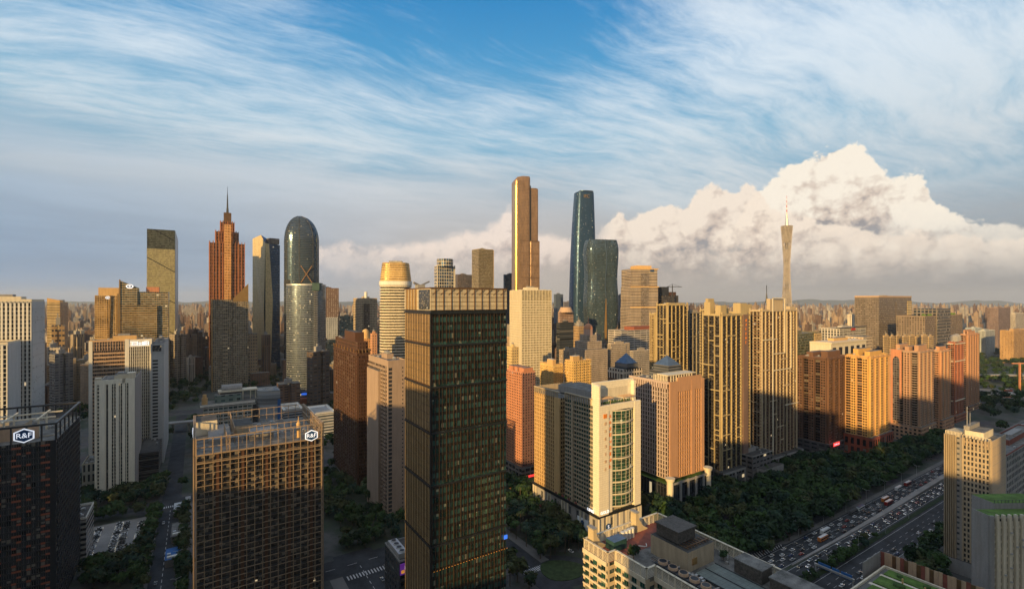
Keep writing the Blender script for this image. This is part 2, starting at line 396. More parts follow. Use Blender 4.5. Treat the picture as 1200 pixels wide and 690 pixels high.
class Bld:
    """a building: local x runs along its front, local y backwards; the origin is its front left corner"""
    def __init__(s, name, label, cat, px, Y, pr, side, top, a=33, group=None, depth=None, base=0):
        s.a = radians(a); c, n = cos(s.a), sin(s.a)
        x0 = X(px, Y); kR = (pr-CX)/F
        s.w = (kR*Y-x0)/(c-kR*n)
        if depth: s.d = depth
        elif side < px:
            k = (side-CX)/F; s.d = (x0-k*Y)/(n+k*c)
        else:
            xr, yr = x0+s.w*c, Y+s.w*n; k = (side-CX)/F; s.d = (xr-k*yr)/(n+k*c)
        s.h = Z(top, Y) if top < 5000 else top-5000
        s.x, s.y = x0, Y
        s.root = tag(empty(name, (x0, Y, base), s.a), label, cat, group)
        cx, cy = x0+s.w/2*c-s.d/2*n, Y+s.w/2*n+s.d/2*c
        FOOT.append((cx, cy, .5*sqrt(s.w**2+s.d**2), s.a, s.w, s.d))
        s.parts = {}
    def world(s, x, y): return (s.x+x*cos(s.a)-y*sin(s.a), s.y+x*sin(s.a)+y*cos(s.a))
    def T(s, face, x0=0, y0=0, w=None, d=None):
        "frame of one wall of a box: u along it from its left end as seen from outside, o outwards"
        w = s.w if w is None else w; d = s.d if d is None else d
        if face == 'f': return lambda u, o, z: (x0+u, y0-o, z)
        if face == 'r': return lambda u, o, z: (x0+w+o, y0+u, z)
        if face == 'l': return lambda u, o, z: (x0-o, y0+d-u, z)
        return lambda u, o, z: (x0+w-u, y0+d+o, z)
    def fb(s, mb, T, u0, u1, o0, o1, z0, z1, m=0):
        P = [T(u0,o0,z0),T(u1,o0,z0),T(u1,o1,z0),T(u0,o1,z0),T(u0,o0,z1),T(u1,o0,z1),T(u1,o1,z1),T(u0,o1,z1)]
        for q in ((3,2,1,0),(2,3,7,6),(1,2,6,5),(3,0,4,7),(4,5,6,7),(0,1,5,4)):
            pts = [P[i] for i in q]
            mb.face(pts, m)
    def part(s, name, mb, mats, parent=None, label=None):
        o = mb.build(name, mats, parent or s.root)
        if label: o['label'] = label
        return o
    def box(s, name, mats, x0, x1, y0, y1, z0, z1, **k): return s.part(name, MB().box(x0, x1, y0, y1, z0, z1, **k), mats)
    def core(s, mats, z0=0, z1=None, x0=0, x1=None, y0=0, y1=None, name='wall'):
        z1 = s.h if z1 is None else z1
        return s.part(name, MB().box(x0, s.w if x1 is None else x1, y0, s.d if y1 is None else y1, z0, z1, m=0, top=1), mats)

ROTF = {'f': 0, 'r': pi/2, 'b': pi, 'l': -pi/2}
def repeats(B, name, mb, mats, places, most=100):
    """places: (x, y, z, rz) in the building's frame; the ones nearest the eye become parts, the rest one part of kind stuff"""
    def key(p):
        x, y = B.world(p[0], p[1]); q = x*x+y*y+(p[2]-H)**2
        px = CX+F*x/max(y, 1); py = HY+(H-p[2])*F/max(y, 1)
        vis = -5 < px < 1205 and py < 695 and y > 5
        return (0 if vis else 1, q)
    places = sorted(places, key=key)
    me = mb.mesh(name, mats)
    for p in places[:most]: link(me, name, B.root, p[:3], p[3])
    rest = places[most:]
    if rest:
        big = MB()
        for k, p in enumerate(rest):
            ca, sa = cos(p[3]), sin(p[3])
            ku, kv = k % 97+1, k//97+1
            for f, uv, mi in zip(mb.f, mb.uv, mb.mi):
                big.face([(p[0]+mb.v[i][0]*ca-mb.v[i][1]*sa, p[1]+mb.v[i][0]*sa+mb.v[i][1]*ca, p[2]+mb.v[i][2]) for i in f], mi, [(a[0]+ku, a[1]+kv) for a in uv])
        tag(B.part(name+'_row', big, mats), kind='stuff')
def pane(w, h):
    m = MB(); m.face([(-w/2,0,0),(w/2,0,0),(w/2,0,h),(-w/2,0,h)], 0, [(.001,.001),(.999,.001),(.999,.999),(.001,.999)]); return m
def balcony(w, h, out=1.3, up=1.05):
    "slab with a solid front and sides, open at the top"
    m = MB(); m.box(-w/2, w/2, -out, 0, -.15, .12)
    m.box(-w/2, w/2, -out-.1, -out, -.15, up); m.box(-w/2, -w/2+.1, -out, 0, .12, up); m.box(w/2-.1, w/2, -out, 0, .12, up)
    return m
def punched(B, face, u0, u1, z0, z1, cols, floors, pier=.35, span=.4, out=.3, geo=None, T=None, wins=None, span_low=True, edge=0):
    """piers and spandrels standing proud of the core round every window; returns window places"""
    T = T or B.T(face); geo = geo if geo is not None else MB(); wins = wins if wins is not None else []
    cw = (u1-u0-2*edge)/cols; fh = (z1-z0)/floors
    pw = cw*pier; sh = fh*span
    if edge:
        B.fb(geo, T, u0, u0+edge, 0, out, z0, z1); B.fb(geo, T, u1-edge, u1, 0, out, z0, z1)
    uu0 = u0+edge
    for i in range(cols+1):
        a = uu0+i*cw-pw/2; b = a+pw
        a, b = max(a, uu0), min(b, u1-edge)
        if pw > .01: B.fb(geo, T, a, b, 0, out, z0, z1)
    for j in range(floors+1):
        a = z0+j*fh; b = min(a+sh, z1)
        if b-a > .02: B.fb(geo, T, uu0, u1-edge, 0, out-.03, a, b)
    for j in range(floors):
        for i in range(cols):
            p = T(uu0+(i+.5)*cw, .02, z0+j*fh+sh); wins.append((p[0], p[1], p[2], ROTF[face]))
    return cw-pw, fh-sh
def roof_kit(B, z, x0, x1, y0, y1, seed=0, par=1.2, room=True, wallm=None, big=1.0, th=.35, units=6):
    "parapet ring, lift room, water tank, air units and pipes on a roof"
    r = random.Random(seed); wallm = wallm or M['grey']
    p = MB(); p.box(x0, x1, y0, y0+th, z, z+par).box(x0, x1, y1-th, y1, z, z+par).box(x0, x0+th, y0+th, y1-th, z, z+par).box(x1-th, x1, y0+th, y1-th, z, z+par)
    B.part('parapet', p, wallm)
    W, D = x1-x0, y1-y0
    if room:
        a, b = x0+W*r.uniform(.25, .4), x0+W*r.uniform(.6, .78); c, d = y0+D*r.uniform(.3, .45), y0+D*r.uniform(.6, .75)
        rr = B.box('roof_room', [wallm, M['roof']], a, b, c, d, z+.01, z+4.2*big, top=1)
        MB().box(a+(b-a)*.2, a+(b-a)*.7, c+(d-c)*.2, d-(d-c)*.2, z+4.2*big+.01, z+6*big).build('tank', M['grey'], rr)
        q = MB(); q.cyl(a+.8, c+.8, .09, z+4.2*big, z+9*big, 6); q.build('antenna', M['steel'], rr)
    for k in range(units):
        xx, yy = r.uniform(x0+1.5, x1-3.5), r.uniform(y0+1.5, y1-3.5)
        if room and a-3 < xx < b+1 and c-3 < yy < d+1: continue
        s_ = r.uniform(1.2, 2.4); u = MB().box(xx, xx+s_, yy, yy+s_*.8, z+.25, z+.25+s_*.7); u.cyl(xx+s_/2, yy+s_*.4, s_*.3, z+.25+s_*.7, z+.35+s_*.75, 10)
        u.box(xx+.1, xx+.3, yy+.1, yy+.3, z, z+.25).box(xx+s_-.3, xx+s_-.1, yy+.1, yy+.3, z, z+.25)
        B.part('air_conditioner', u, M['steel'])
def text_mesh(txt, size, depth, m, name='sign_text'):
    cu = bpy.data.curves.new('t', 'FONT'); cu.body = txt; cu.size = size; cu.extrude = depth; cu.align_x = 'CENTER'; cu.align_y = 'CENTER'
    o = bpy.data.objects.new('t', cu); COL.objects.link(o)
    bpy.context.view_layer.update()
    me = bpy.data.meshes.new_from_object(o.evaluated_get(bpy.context.evaluated_depsgraph_get()))
    bpy.data.objects.remove(o); me.materials.clear(); me.materials.append(m); me.name = name
    return me
def put_text(parent, txt, size, T_face, x, y, z, m, depth=.12, bold=0, name='lettering'):
    me = text_mesh(txt, size, depth, m, name)
    o = link(me, name, parent, (x, y, z)); o.rotation_euler = (pi/2, 0, ROTF[T_face]); return o
def glyph(seed, size, m_depth=.15):
    "a sign character built of strokes"
    r = random.Random(seed); g = MB(); s = size; t = s*.11
    for k in range(r.choice((2, 3))):
        z = s*(.1+.8*k/2.+r.uniform(-.04, .04)); a = r.uniform(0, .2)*s; g.box(-s/2+a, s/2-r.uniform(0, .2)*s, -m_depth, 0, z-t/2, z+t/2)
    for k in range(r.choice((1, 2, 3))):
        x = r.uniform(-.4, .4)*s; g.box(x-t/2, x+t/2, -m_depth-.01, 0, s*r.uniform(0, .3), s*r.uniform(.75, 1))
    return g
def fins(B, face, u0, u1, z0, z1, n, wd, out, geo, T=None, o0=0):
    T = T or B.T(face)
    for i in range(n):
        c = u0+(u1-u0)*(i+.5)/n; B.fb(geo, T, c-wd/2, c+wd/2, o0, out, z0, z1)
def bands(B, face, u0, u1, zs, hh, out, geo, T=None, o0=0):
    T = T or B.T(face)
    for z in zs: B.fb(geo, T, u0, u1, o0, out, z, z+hh)
def rng(a, b, n): return [a+(b-a)*i/n for i in range(n+1)]

# ================================================================== the ground
def sheet(name, pts, z, m, kind='structure'):
    mb = MB(); mb.face([(x, y, z) for x, y in pts], 0, [(x, y) for x, y in pts]); return tag(mb.build(name, m), kind=kind)
gm, t, p = mat('city_ground')
co = t.new('ShaderNodeTexCoord').outputs['Object']
n1 = t.noise(co, .012, 6, .6); n2 = t.noise(co, .11, 5, .65); v = t.new('ShaderNodeTexVoronoi'); t.put(v.inputs['Vector'], co); v.inputs['Scale'].default_value = .03
gcol = t.mix(t.mr(n1, .44, .52), (.028, .045, .022, 1), (.085, .083, .08, 1))
gcol = t.mix(t.mr(n2, .4, .65, 0, .7), gcol, (.035, .04, .035, 1))
gcol = t.mix(t.m('MULTIPLY', t.mr(n1, .5, .6), .4), gcol, v.outputs['Color'], 'MULTIPLY')
t.put(p.inputs['Base Color'], gcol); p.inputs['Roughness'].default_value = .95
g = MB(); g.face([(-26000, -3000, 0), (26000, -3000, 0), (26000, 30000, 0), (-26000, 30000, 0)])
tag(g.build('ground', gm), kind='structure')
def gsheet(name, s0, s1, t0, t1, z, m): return sheet(name, [G(s0,t0), G(s1,t0), G(s1,t1), G(s0,t1)], z, m)
# highway along the grid direction
gsheet('road', 150, 2600, 134, 152.6, .03, M['asphalt'])
gsheet('road', 150, 2600, 156, 167.4, .03, M['asphalt'])
gsheet('road', 150, 2600, 169.6, 186, .03, M['asphalt'])
def kerb(name, s0, s1, t0, t1, h, m, z0=0):
    mb = MB(); P = [G(s0,t0), G(s1,t0), G(s1,t1), G(s0,t1)]
    lo = [(x, y, z0) for x, y in P]; hi = [(x, y, z0+h) for x, y in P]
    mb.face(hi)
    for i in range(4): j = (i+1) % 4; mb.face([lo[i], lo[j], hi[j], hi[i]])
    return tag(mb.build(name, m), kind='structure')
kerb('verge', 150, 2600, 152.6, 156, .14, plain('median_shrub', (.018, .032, .012), .95, .5, .4))
kerb('pavement', 150, 2600, 186, 190, .14, M['paving'])
kerb('pavement', 150, 2600, 130, 134, .14, M['paving'])
# concrete ramp that widens with distance between the carriageways
rm = MB(); pr = []
for s0 in rng(330, 1400, 30):
    ww = min(4.3, .6+(s0-330)*.022); hh = .9+min(5, max(0, (s0-480)*.02)); mid = 168.5+max(0, ww-2)*.3
    pr.append([(G(s0, mid-ww/2)+(0.,)), (G(s0, mid+ww/2)+(0.,)), (G(s0, mid+ww/2)+(hh,)), (G(s0, mid-ww/2)+(hh,))])
for a, b in zip(pr, pr[1:]):
    for i in range(4): j = (i+1) % 4; rm.face([a[i], b[i], b[j], a[j]][::-1])
rm.face(pr[0]); rm.face(pr[-1][::-1])
tag(rm.build('ramp', M['concrete']), kind='structure')
# painted lane lines
pm = MB()
def dash(s0, s1, tt, wd=.18, z=.036): pm.face([(*G(s0, tt-wd/2), z), (*G(s1, tt-wd/2), z), (*G(s1, tt+wd/2), z), (*G(s0, tt+wd/2), z)])
for tt in (173.9, 177.3, 180.7, 160.4, 163.8, 138.4, 141.9, 145.5):
    s0 = 150
    while s0 < 1100: dash(s0, s0+4, tt); s0 += 11
for tt in (170.2, 184.6, 157.6, 166.9, 134.7, 150.9): dash(150, 1400, tt, .2)
for k in range(20): # hatched triangle at the slip road
    s0 = 300+k*2.6; pm.face([(*G(s0, 186), .155+.0), (*G(s0+.9, 186), .155), (*G(s0+4.9-k*.1, 186+8-k*.32), .155), (*G(s0+4-k*.1, 186+8-k*.32), .155)])
tag(pm.build('road_markings', M['paint']), kind='structure')
sheet('road', [G(285, 186), G(356, 186), G(348, 190), G(310, 196), G(286, 196)], .15, M['asphalt'])
# local streets
gsheet('road', -25, -11, 250, 900, .02, M['asphalt'])
gsheet('road', -400, 60, 508, 524, .024, M['asphalt'])
gsheet('road', 78, 104, 150, 345, .02, M['asphalt'])
gsheet('road', -30, 200, 318, 340, .024, M['asphalt'])
gsheet('road', 175, 193, 196, 520, .02, M['asphalt'])
gsheet('road', 60, 700, 545, 560, .02, M['asphalt'])
pm2 = MB()
def stripe(s0, s1, t0, t1, z=.034): pm2.face([(*G(s0,t0), z), (*G(s1,t0), z), (*G(s1,t1), z), (*G(s0,t1), z)])
for k in range(9): stripe(-24.5+k*1.5, -23.8+k*1.5, 503, 507)
for k in range(9): stripe(-31, -27, 509+k*1.6, 509.8+k*1.6)
for k in range(9): stripe(-8, -4, 509+k*1.6, 509.8+k*1.6)
for k in range(30): stripe(-18.2, -17.9, 260+k*8, 264+k*8)
for k in range(24): stripe(90.8, 91.1, 160+k*7, 163.5+k*7)
for k in range(13): stripe(80+k*1.9, 80.8+k*1.9, 311, 316)
for k in range(14): stripe(-14+k*14, -8+k*14, 328.8, 329.1)
for k in range(12): stripe(176+k*1.4, 176.7+k*1.4, 255, 260)
for k in range(20): stripe(183.8, 184.1, 262+k*8, 266+k*8)
tag(pm2.build('road_markings', M['paint']), kind='structure')
for s0, s1, t0, t1 in ((-32, -25.2, 260, 502), (-10.8, 18, 260, 502), (104.2, 112, 150, 317), (70, 77.8, 150, 317), (166, 174.8, 262, 500), (193.2, 200, 262, 500)):
    kerb('pavement', s0, s1, t0, t1, .13, M['paving'])
gsheet('parking_lot', -68, -33, 418, 492, .05, M['concrete'])
gsheet('parking_lot', 22, 62, 372, 440, .05, M['paving'])
# lawn with a curved kerb by the roundabout
x0, y0 = GP(655, 668)
ring = [(x0+15*cos(a)*(1+.25*sin(a+1)), y0+12*sin(a)) for a in [2*pi*i/28 for i in range(28)]]
lb = MB(); lb.loft([[(x, y, 0) for x, y in ring], [(x, y, .35) for x, y in ring]]); tag(lb.build('lawn', plain('rough_lawn', (.030, .050, .018), .95, .5, .3)), kind='structure')
rr = [(x0+(x-x0)*1.55, y0+(y-y0)*1.55) for x, y in ring]; sheet('road', rr, .028, M['asphalt'])
# hills along the horizon
hm = plain('far_hill', (.05, .065, .05), .95, .2, .002)
def hills(x0, x1, Y, hmax, seed):
    mb = MB(); n = 160; rows = []
    for j in range(5):
        row = []
        for i in range(n+1):
            x = x0+(x1-x0)*i/n; q = mnoise.fractal(Vector((x/2600+seed, seed*3.1, 0)), 1., 2., 6)
            hh = hmax*max(0, .55+.6*q)*(0, .45, 1, .5, 0)[j]*(1+.12*mnoise.noise(Vector((x/400, j*5, seed))))
            row.append((x, Y+j*700, hh-2))
        rows.append(row)
    for a, b in zip(rows, rows[1:]):
        for i in range(n): mb.face([a[i], a[i+1], b[i+1], b[i]], smooth=True)
    tag(mb.build('hills', hm), kind='structure')
hills(-21000, 1000, 18500, 230, 1.3); hills(1500, 23000, 21500, 230, 4.1)

# ================================================================== landmark and foreground buildings
gm_ = grid_mat
# --- near left: dark tower with brick-red panels
B = Bld('apartment_tower', 'dark tower with brick-red panels and white logo on its open roof frame, bottom left corner', 'tower', -129, 237, 66, 94, 5107)
core = gm_('dark_core', (.03, .034, .04), (.03, .04, .05), 2.2, 3.15, .8, .7, lit=.003)
B.core([core, M['roof']], 0, 98)
wins, geo = [], MB(); fl = 31
ww, wh = punched(B, 'f', 0, B.w-2.5, 0.5, 98, 30, fl, .16, .22, .35, geo, wins=wins)
repeats(B, 'window', pane(ww, wh), M['pane'], wins)
B.fb(geo, B.T('f'), B.w-2.5, B.w, 0, .5, 0, 98)
B.part('facade_frame', geo, M['black'])
sl = MB(); T = B.T('r')
for j in range(fl*1): 
    z = .5+j*97.5/fl
    B.fb(sl, T, 2, B.d, 0, .5, z, z+.5)
    for k in range(16):
        u = 2+(B.d-4)*(k+(j % 2)*.5)/16; B.fb(sl, T, u, u+1.2, 0, .4, z+.5, z+97.5/fl)
B.part('side_screen', sl, M['dgrey'])
pl = []; cw = (B.w-2.5)/30
for j in range(fl):
    for i in range(30):
        q = (i*7+j*3) % 11
        if i % 6 in (4, 5) and (j+i) % 3 != 0 or (i % 6 == 1 and j % 2): pl.append((i*cw+.1, -.42, .5+j*97.5/fl, 0))
repeats(B, 'panel', MB().box(0, cw*.96, -.12, 0, .3, 1.35), M['redbrick'], pl)
fr = MB()   # open crown frame
for x in rng(0, B.w, 10):
    fr.box(x-.35, x+.35, -.1, .6, 98, 107); fr.box(x-.35, x+.35, B.d-.6, B.d, 98, 107)
for y in rng(0, B.d, 6): fr.box(B.w-.6, B.w+.1, y-.35, y+.35, 98, 107); fr.box(0, .6, y-.3, y+.3, 98, 107)
fr.box(-.2, B.w+.3, -.3, .8, 106.4, 107.5); fr.box(-.2, B.w+.3, B.d-.8, B.d+.2, 106.4, 107.5); fr.box(B.w-.8, B.w+.35, .8, B.d-.8, 106.4, 107.5); fr.box(-.2, .8, .8, B.d-.8, 106.4, 107.5)
B.part('roof_frame', fr, M['dgrey'])
B.box('roof_wall', M['tan'], 1, B.w-9, 9, 9.6, 98.01, 105.6)
pf = MB(); 
for a, b in (((B.w-30, 14, 108), (B.w-3, 16, 108)), ((B.w-30, 30, 108), (B.w-3, 33, 108)), ((B.w-24, 10, 108), (B.w-24, 40, 108)), ((B.w-10, 10, 108), (B.w-10, 40, 108))):
    pf.beam(a, b, .8)
for x in (B.w-24, B.w-10): 
    for y in (14, 32): pf.beam((x, y, 98), (x, y, 108), .8)
B.part('pergola', pf, M['cream'])
roof_kit(B, 98, 2, B.w-3, 12, B.d-2, 3, .4, True, M['beige'], units=14)
def hexlogo(B, u, z, s, face='f', out=.6):
    T = B.T(face); hexa = lambda k, o: [T(u+k*cx_, o, z+k*cz_) for cx_, cz_ in ((-1, -.5), (0, -.95), (1, -.5), (1, .5), (0, .95), (-1, .5))]
    a = MB(); a.loft([hexa(s, out), hexa(s, out+.25)][::1]); L1 = B.part('sign', a, M['litwhite'])
    b = MB(); b.loft([hexa(s*.84, out+.25), hexa(s*.84, out+.33)]); b.build('sign_panel', M['signblue'], L1)
    p_ = T(u, out+.42, z); put_text(L1, 'R&F', s*.92, face, p_[0], p_[1], p_[2], M['litwhite'], .06)
hexlogo(B, B.w-12.8, 102.2, 4.1)

# --- far left white slab and its lower wing
B = Bld('office_tower', 'tall white slab with narrow dark window slots at the left edge, gold-lit top', 'tower', -45, 380, 37, 52, 5174)
core = gm_('slot_core', (.40, .40, .38), (.03, .04, .05), 2.4, 3.3, .3, .35, lit=.0, curtain=.1)
side = plain('white_panel', (.42, .43, .43), .6, .1, .05, streak=True)
B.core([core, M['roof']])
geo, wins = MB(), []
cols = int(B.w/2.4); ww, wh = punched(B, 'f', 0, B.w, 2, B.h-1, cols, 50, .5, .12, .7, geo, wins=wins)
repeats(B, 'window', pane(ww, wh), M['pane'], wins)
B.part('facade_frame', geo, M['white'])
sd = MB(); T = B.T('r'); B.fb(sd, T, 0, B.d, 0, .3, 0, B.h); B.part('side_wall', sd, side)
rr_ = random.Random(4); vs = MB()
repeats(B, 'vent', MB().box(-.5, .5, -.06, 0, 0, 1.1), M['black'], [(B.w+.3, rr_.uniform(2, B.d-2), rr_.uniform(40, 165), pi/2) for _ in range(60)], 60)
lo = MB(); [B.fb(lo, T, 0, B.d, .3, .34, z, z+.12) for z in rng(10, B.h-6, 16)]; B.part('joint', lo, M['dgrey'])
roof_kit(B, B.h, 0, B.w, 0, B.d, 8, 2.0, wallm=M['cream'])
B = Bld('office_wing', 'lower pale wing in front of the white slab at the left edge', 'tower', -60, 352, 9, 24, 5142)
B.core([core, M['roof']]); geo = MB(); wins = []
ww, wh = punched(B, 'f', 0, B.w, 2, B.h-1, int(B.w/3), 40, .45, .12, .6, geo, wins=wins)
repeats(B, 'window', pane(ww, wh), M['pane'], wins, 60)
B.part('facade_frame', geo, M['white'])
sd = MB(); T = B.T('r'); B.fb(sd, T, 0, B.d, 0, .3, 0, B.h); B.part('side_wall', sd, side)
roof_kit(B, B.h, 0, B.w, 0, B.d, 9, 1.4, wallm=M['cream'])

# --- golden tower with dark right side and the red-white block before it
B = Bld('office_tower', 'golden tower with slanted roof line behind the red and white striped block', 'tower', 55, 1050, 70, 79, 354)
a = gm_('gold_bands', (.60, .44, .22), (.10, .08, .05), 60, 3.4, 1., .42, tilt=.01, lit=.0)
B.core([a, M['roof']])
B.box('side_wall', gm_('shaded_bands', (.24, .16, .10), (.05, .05, .05), 4, 3.4, .5, .5, lit=0), B.w+.01, B.w+1, 0, B.d, 0, B.h-1)  # side wall coloured darker, as the face turned from the sun
tp = MB(); T0 = B.h
tp.face([(0,0,T0),(B.w,0,T0),(B.w,0,T0+4),(0,0,T0+9)]); tp.face([(0,0,T0),(0,0,T0+9),(0,B.d*.4,T0+5),(0,B.d*.4,T0)][::1]); tp.face([(0,0,T0+9),(B.w,0,T0+4),(B.w,B.d*.4,T0+3),(0,B.d*.4,T0+5)]); tp.face([(B.w,0,T0),(B.w,B.d*.4,T0),(B.w,B.d*.4,T0+3),(B.w,0,T0+4)]); tp.face([(B.w,B.d*.4,T0),(0,B.d*.4,T0),(0,B.d*.4,T0+5),(B.w,B.d*.4,T0+3)])
B.part('roof_screen', tp, M['orange'])
B.box('roof_room', M['grey'], B.w*.3, B.w*.9, B.d*.5, B.d*.8, B.h+.01, B.h+5)
def simple(label, cat, px, Y, pr, side, top, wall, glass=(.04,.05,.06), pw=3., fh=3.2, wf=.55, hf=.5, depth=None, a=33, name='apartment_tower', seed=0, wallname=None, roomm=None, group=None, **k):
    B = Bld(name, label, cat, px, Y, pr, side, top, a, depth=depth, group=group)
    m = gm_('facade', wall, glass, pw, fh, wf, hf, **k)
    pm_ = plain('trim', tuple(x*1.05 for x in wall), .75, .1, .1)
    B.core([m, M['roof']])
    roof_kit(B, B.h, 0, B.w, 0, B.d, seed or int(px), 1.4, wallm=roomm or pm_, units=3)
    return B, m, pm_
def add_balcony_stack(B, face, u, wd, z0, z1, fh, m, out=1.3, most=60):
    T = B.T(face); pl = []
    z = z0
    while z < z1-2: q = T(u, .02, z); pl.append((q[0], q[1], q[2], ROTF[face])); z += fh
    return pl, wd
B, m, tr = simple('slim red and white striped apartment block below the golden tower', 'apartment block', 54.5, 1130, 64, 70, 394, (.52, .22, .15), fh=3.1, pw=2.6, wf=.75, hf=.4)
geo = MB(); bands(B, 'f', 0, B.w*.45, rng(4, B.h-3, 26), 1.2, .8, geo); B.part('balcony_bands', geo, M['white'])
B.box('corner_wall', M['white'], -1, -.01, 0, B.d, 0, B.h)
simple('low white office block with square windows right of the red striped block', 'building', 69, 1180, 80, 84, 410, (.45, .45, .42), name='office_block', wf=.5, hf=.5, pw=4, fh=4)
simple('cream tower with bluish top in the crowd left of the curved gold block', 'tower', 86, 1300, 95, 99, 388, (.52, .44, .30), glass=(.06, .09, .12), wf=.4)
simple('small yellow apartment block beside the white edge of the striped office', 'apartment block', 87, 1080, 103, 106, 412, (.62, .42, .18), wf=.3, hf=.4)
simple('low ochre block with red roof edge above the jammed left road', 'building', 80, 1010, 97, 100, 424, (.45, .22, .12), wf=.5)

# --- gold ribbon tower with slanting seam and round logo
B = Bld('office_tower', 'golden ribbed office tower with a slanting seam, left of the blue-green slanted one', 'tower', 111, 860, 139, 142, 346)
mm = gm_('amber_glass', (.52, .36, .17), (.08, .06, .035), 3.2, 3.6, .78, .6, gmetal=.6, lit=.0, tilt=.05)
B.core([mm, M['roof']]); geo = MB()
for i, z in enumerate(rng(6, B.h-4, 44)): B.fb(geo, B.T('f'), 0, B.w*(.62-.12*i/44), 0, 1.1, z, z+.9)
B.part('ledges', geo, M['orange'])
sm = MB(); T = B.T('f'); sm.beam(T(B.w*.52, 1.3, 20), T(B.w*.66, 1.3, B.h), 1.6); sm.beam(T(B.w*.97, .8, 0), T(B.w*.97, .8, B.h+3), 2.2); B.part('seam', sm, M['gold'])
B.box('roof_room', M['orange'], B.w*.12, B.w*.98, B.d*.2, B.d*.9, B.h, Z(339, 870)+3)
def roundlogo(B, u, z, r, rin=True, bl=True):
    T = B.T('f'); c = MB(); ring = lambda k, o: [T(u+k*cos(a), o, z+.7*k*sin(a)) for a in [2*pi*i/20 for i in range(20)]]
    c.loft([ring(r, .9), ring(r, 1.3)]); L = B.part('sign', c, M['litwhite'])
    d = MB(); d.loft([ring(r*.66, 1.3), ring(r*.66, 1.45)]); d.build('sign_ring', M['signblue'], L)
    e = MB(); e.loft([ring(r*.34, 1.45), ring(r*.34, 1.6)]); e.build('sign_core', M['litwhite'], L)
roundlogo(B, B.w*.55, B.h-4, 3.6)
# --- blue-green slanted office with a round logo and lower body
B = Bld('office_tower', 'teal glass office with slanted top edge and round white logo, before the olive slab', 'tower', 141, 800, 161, 189, 329, depth=34)
mt = gm_('teal_glass', (.40, .30, .16), (.05, .10, .12), 3., 3.8, .9, .6, gmetal=.6, lit=.008, tilt=.04)
W1 = B.w; h2 = Z(350, 830)
tw = MB(); zt0, zt1 = B.h, Z(337, 800)
tw.loft([[(0,0,0),(W1,0,0),(W1,B.d,0),(0,B.d,0)], [(0,0,zt0),(W1,0,zt1),(W1,B.d,zt1),(0,B.d,zt0)]], capm=1); B.part('tower_wall', tw, [mt, M['roof']])
lw = MB(); lw.box(W1+.01, W1*2.9, 2, B.d, 0, Z(342, 830), top=1); lw.box(W1+.02, W1*2.2, -1.5, 1.99, 0, Z(358, 820), top=1); B.part('wing_wall', lw, [mt, M['roof']])
rb = MB()
for z in rng(5, Z(358, 820), 40): rb.box(-.4, W1*2.2, -2.1, -1.5, z, z+.7)
B.part('ledges', rb, M['gold'])
eb = MB(); eb.box(-1.6, -.02, -1, 3, 0, zt0+2); B.part('edge_fin', eb, M['gold'])
roundlogo(B, W1*.55, zt0-9, 5)
B.box('roof_room', M['salmon'], W1*1.5, W1*2.3, 8, B.d*.8, Z(342, 830)+.01, Z(337, 830)+1)

# --- striped office (front beige bands, right half white fins with a sign)
B = Bld('office_tower', 'beige office with white fins and a row of pale sign characters on its right half', 'tower', 104, 500, 178, 197, 400, depth=26)
B.w *= 1.
core = gm_('office_core', (.42, .33, .22), (.05, .05, .055), 1.6, 3.5, .8, .6, lit=.004)
B.core([core, M['roof']])
uh = B.w*.56; geo = MB(); wins = []
ww, wh = punched(B, 'f', 3, uh, 4, B.h-10, 18, 30, .12, .42, .5, geo, wins=wins); repeats(B, 'window', pane(ww, wh), M['pane'], wins)
fins(B, 'f', 3, uh, B.h-10, B.h, 12, .5, .7, geo); bands(B, 'f', 3, uh, [B.h-1], 1, .9, geo)
B.part('facade_frame', geo, M['tan'])
wf_ = MB(); T = B.T('f'); B.fb(wf_, T, 0, 3, 0, 1, 0, B.h); B.fb(wf_, T, uh, uh+3.6, 0, 1.4, 0, B.h+1); fins(B, 'f', uh+4, B.w-1.5, 3, B.h-7.5, 11, .55, 1.3, wf_); B.fb(wf_, T, B.w-1.6, B.w, 0, 1.4, 0, B.h+1)
B.fb(wf_, T, uh+3.6, B.w-1.6, .5, 1.1, B.h-7.4, B.h+.5)
B.part('white_fins', wf_, M['white'])
for k in range(5):
    q = T(uh+6.5+k*(B.w-uh-11)/4., 1.12, B.h-6.2); link(glyph(40+k, 4.6, .5).mesh('letter', M['litwhite']), 'letter', B.root, q)
roof_kit(B, B.h, 0, B.w, 0, B.d, 5, .8, wallm=M['orange'])
# --- grey slab behind it, with recessed slots
B = Bld('office_tower', 'blank grey slab with short dark slots, right of the white-finned office', 'tower', 177, 520, 192, 197.5, 404)
B.core([side, M['roof']])
repeats(B, 'window', MB().box(0, B.w*.42, -.3, 0, 0, 1.7), M['black'], [(B.w*.12, 0, z, 0) for z in rng(18, B.h-18, 26)])
cp = MB(); cp.box(B.w*.12, B.w*.8, -.6, 4, B.h-7, B.h-.6); B.part('crown_glazing', cp, M['pane'])
cr_ = MB(); cr_.box(-.3, B.w+.3, -.9, -.6, B.h-.6, B.h+.8).box(-.3, B.w*.1, -.9, -.1, B.h-9, B.h-.6).box(B.w*.82, B.w+.3, -.9, -.1, B.h-9, B.h-.6); B.part('crown_frame', cr_, M['steel'])
roof_kit(B, B.h, 0, B.w, 0, B.d, 6, .8)
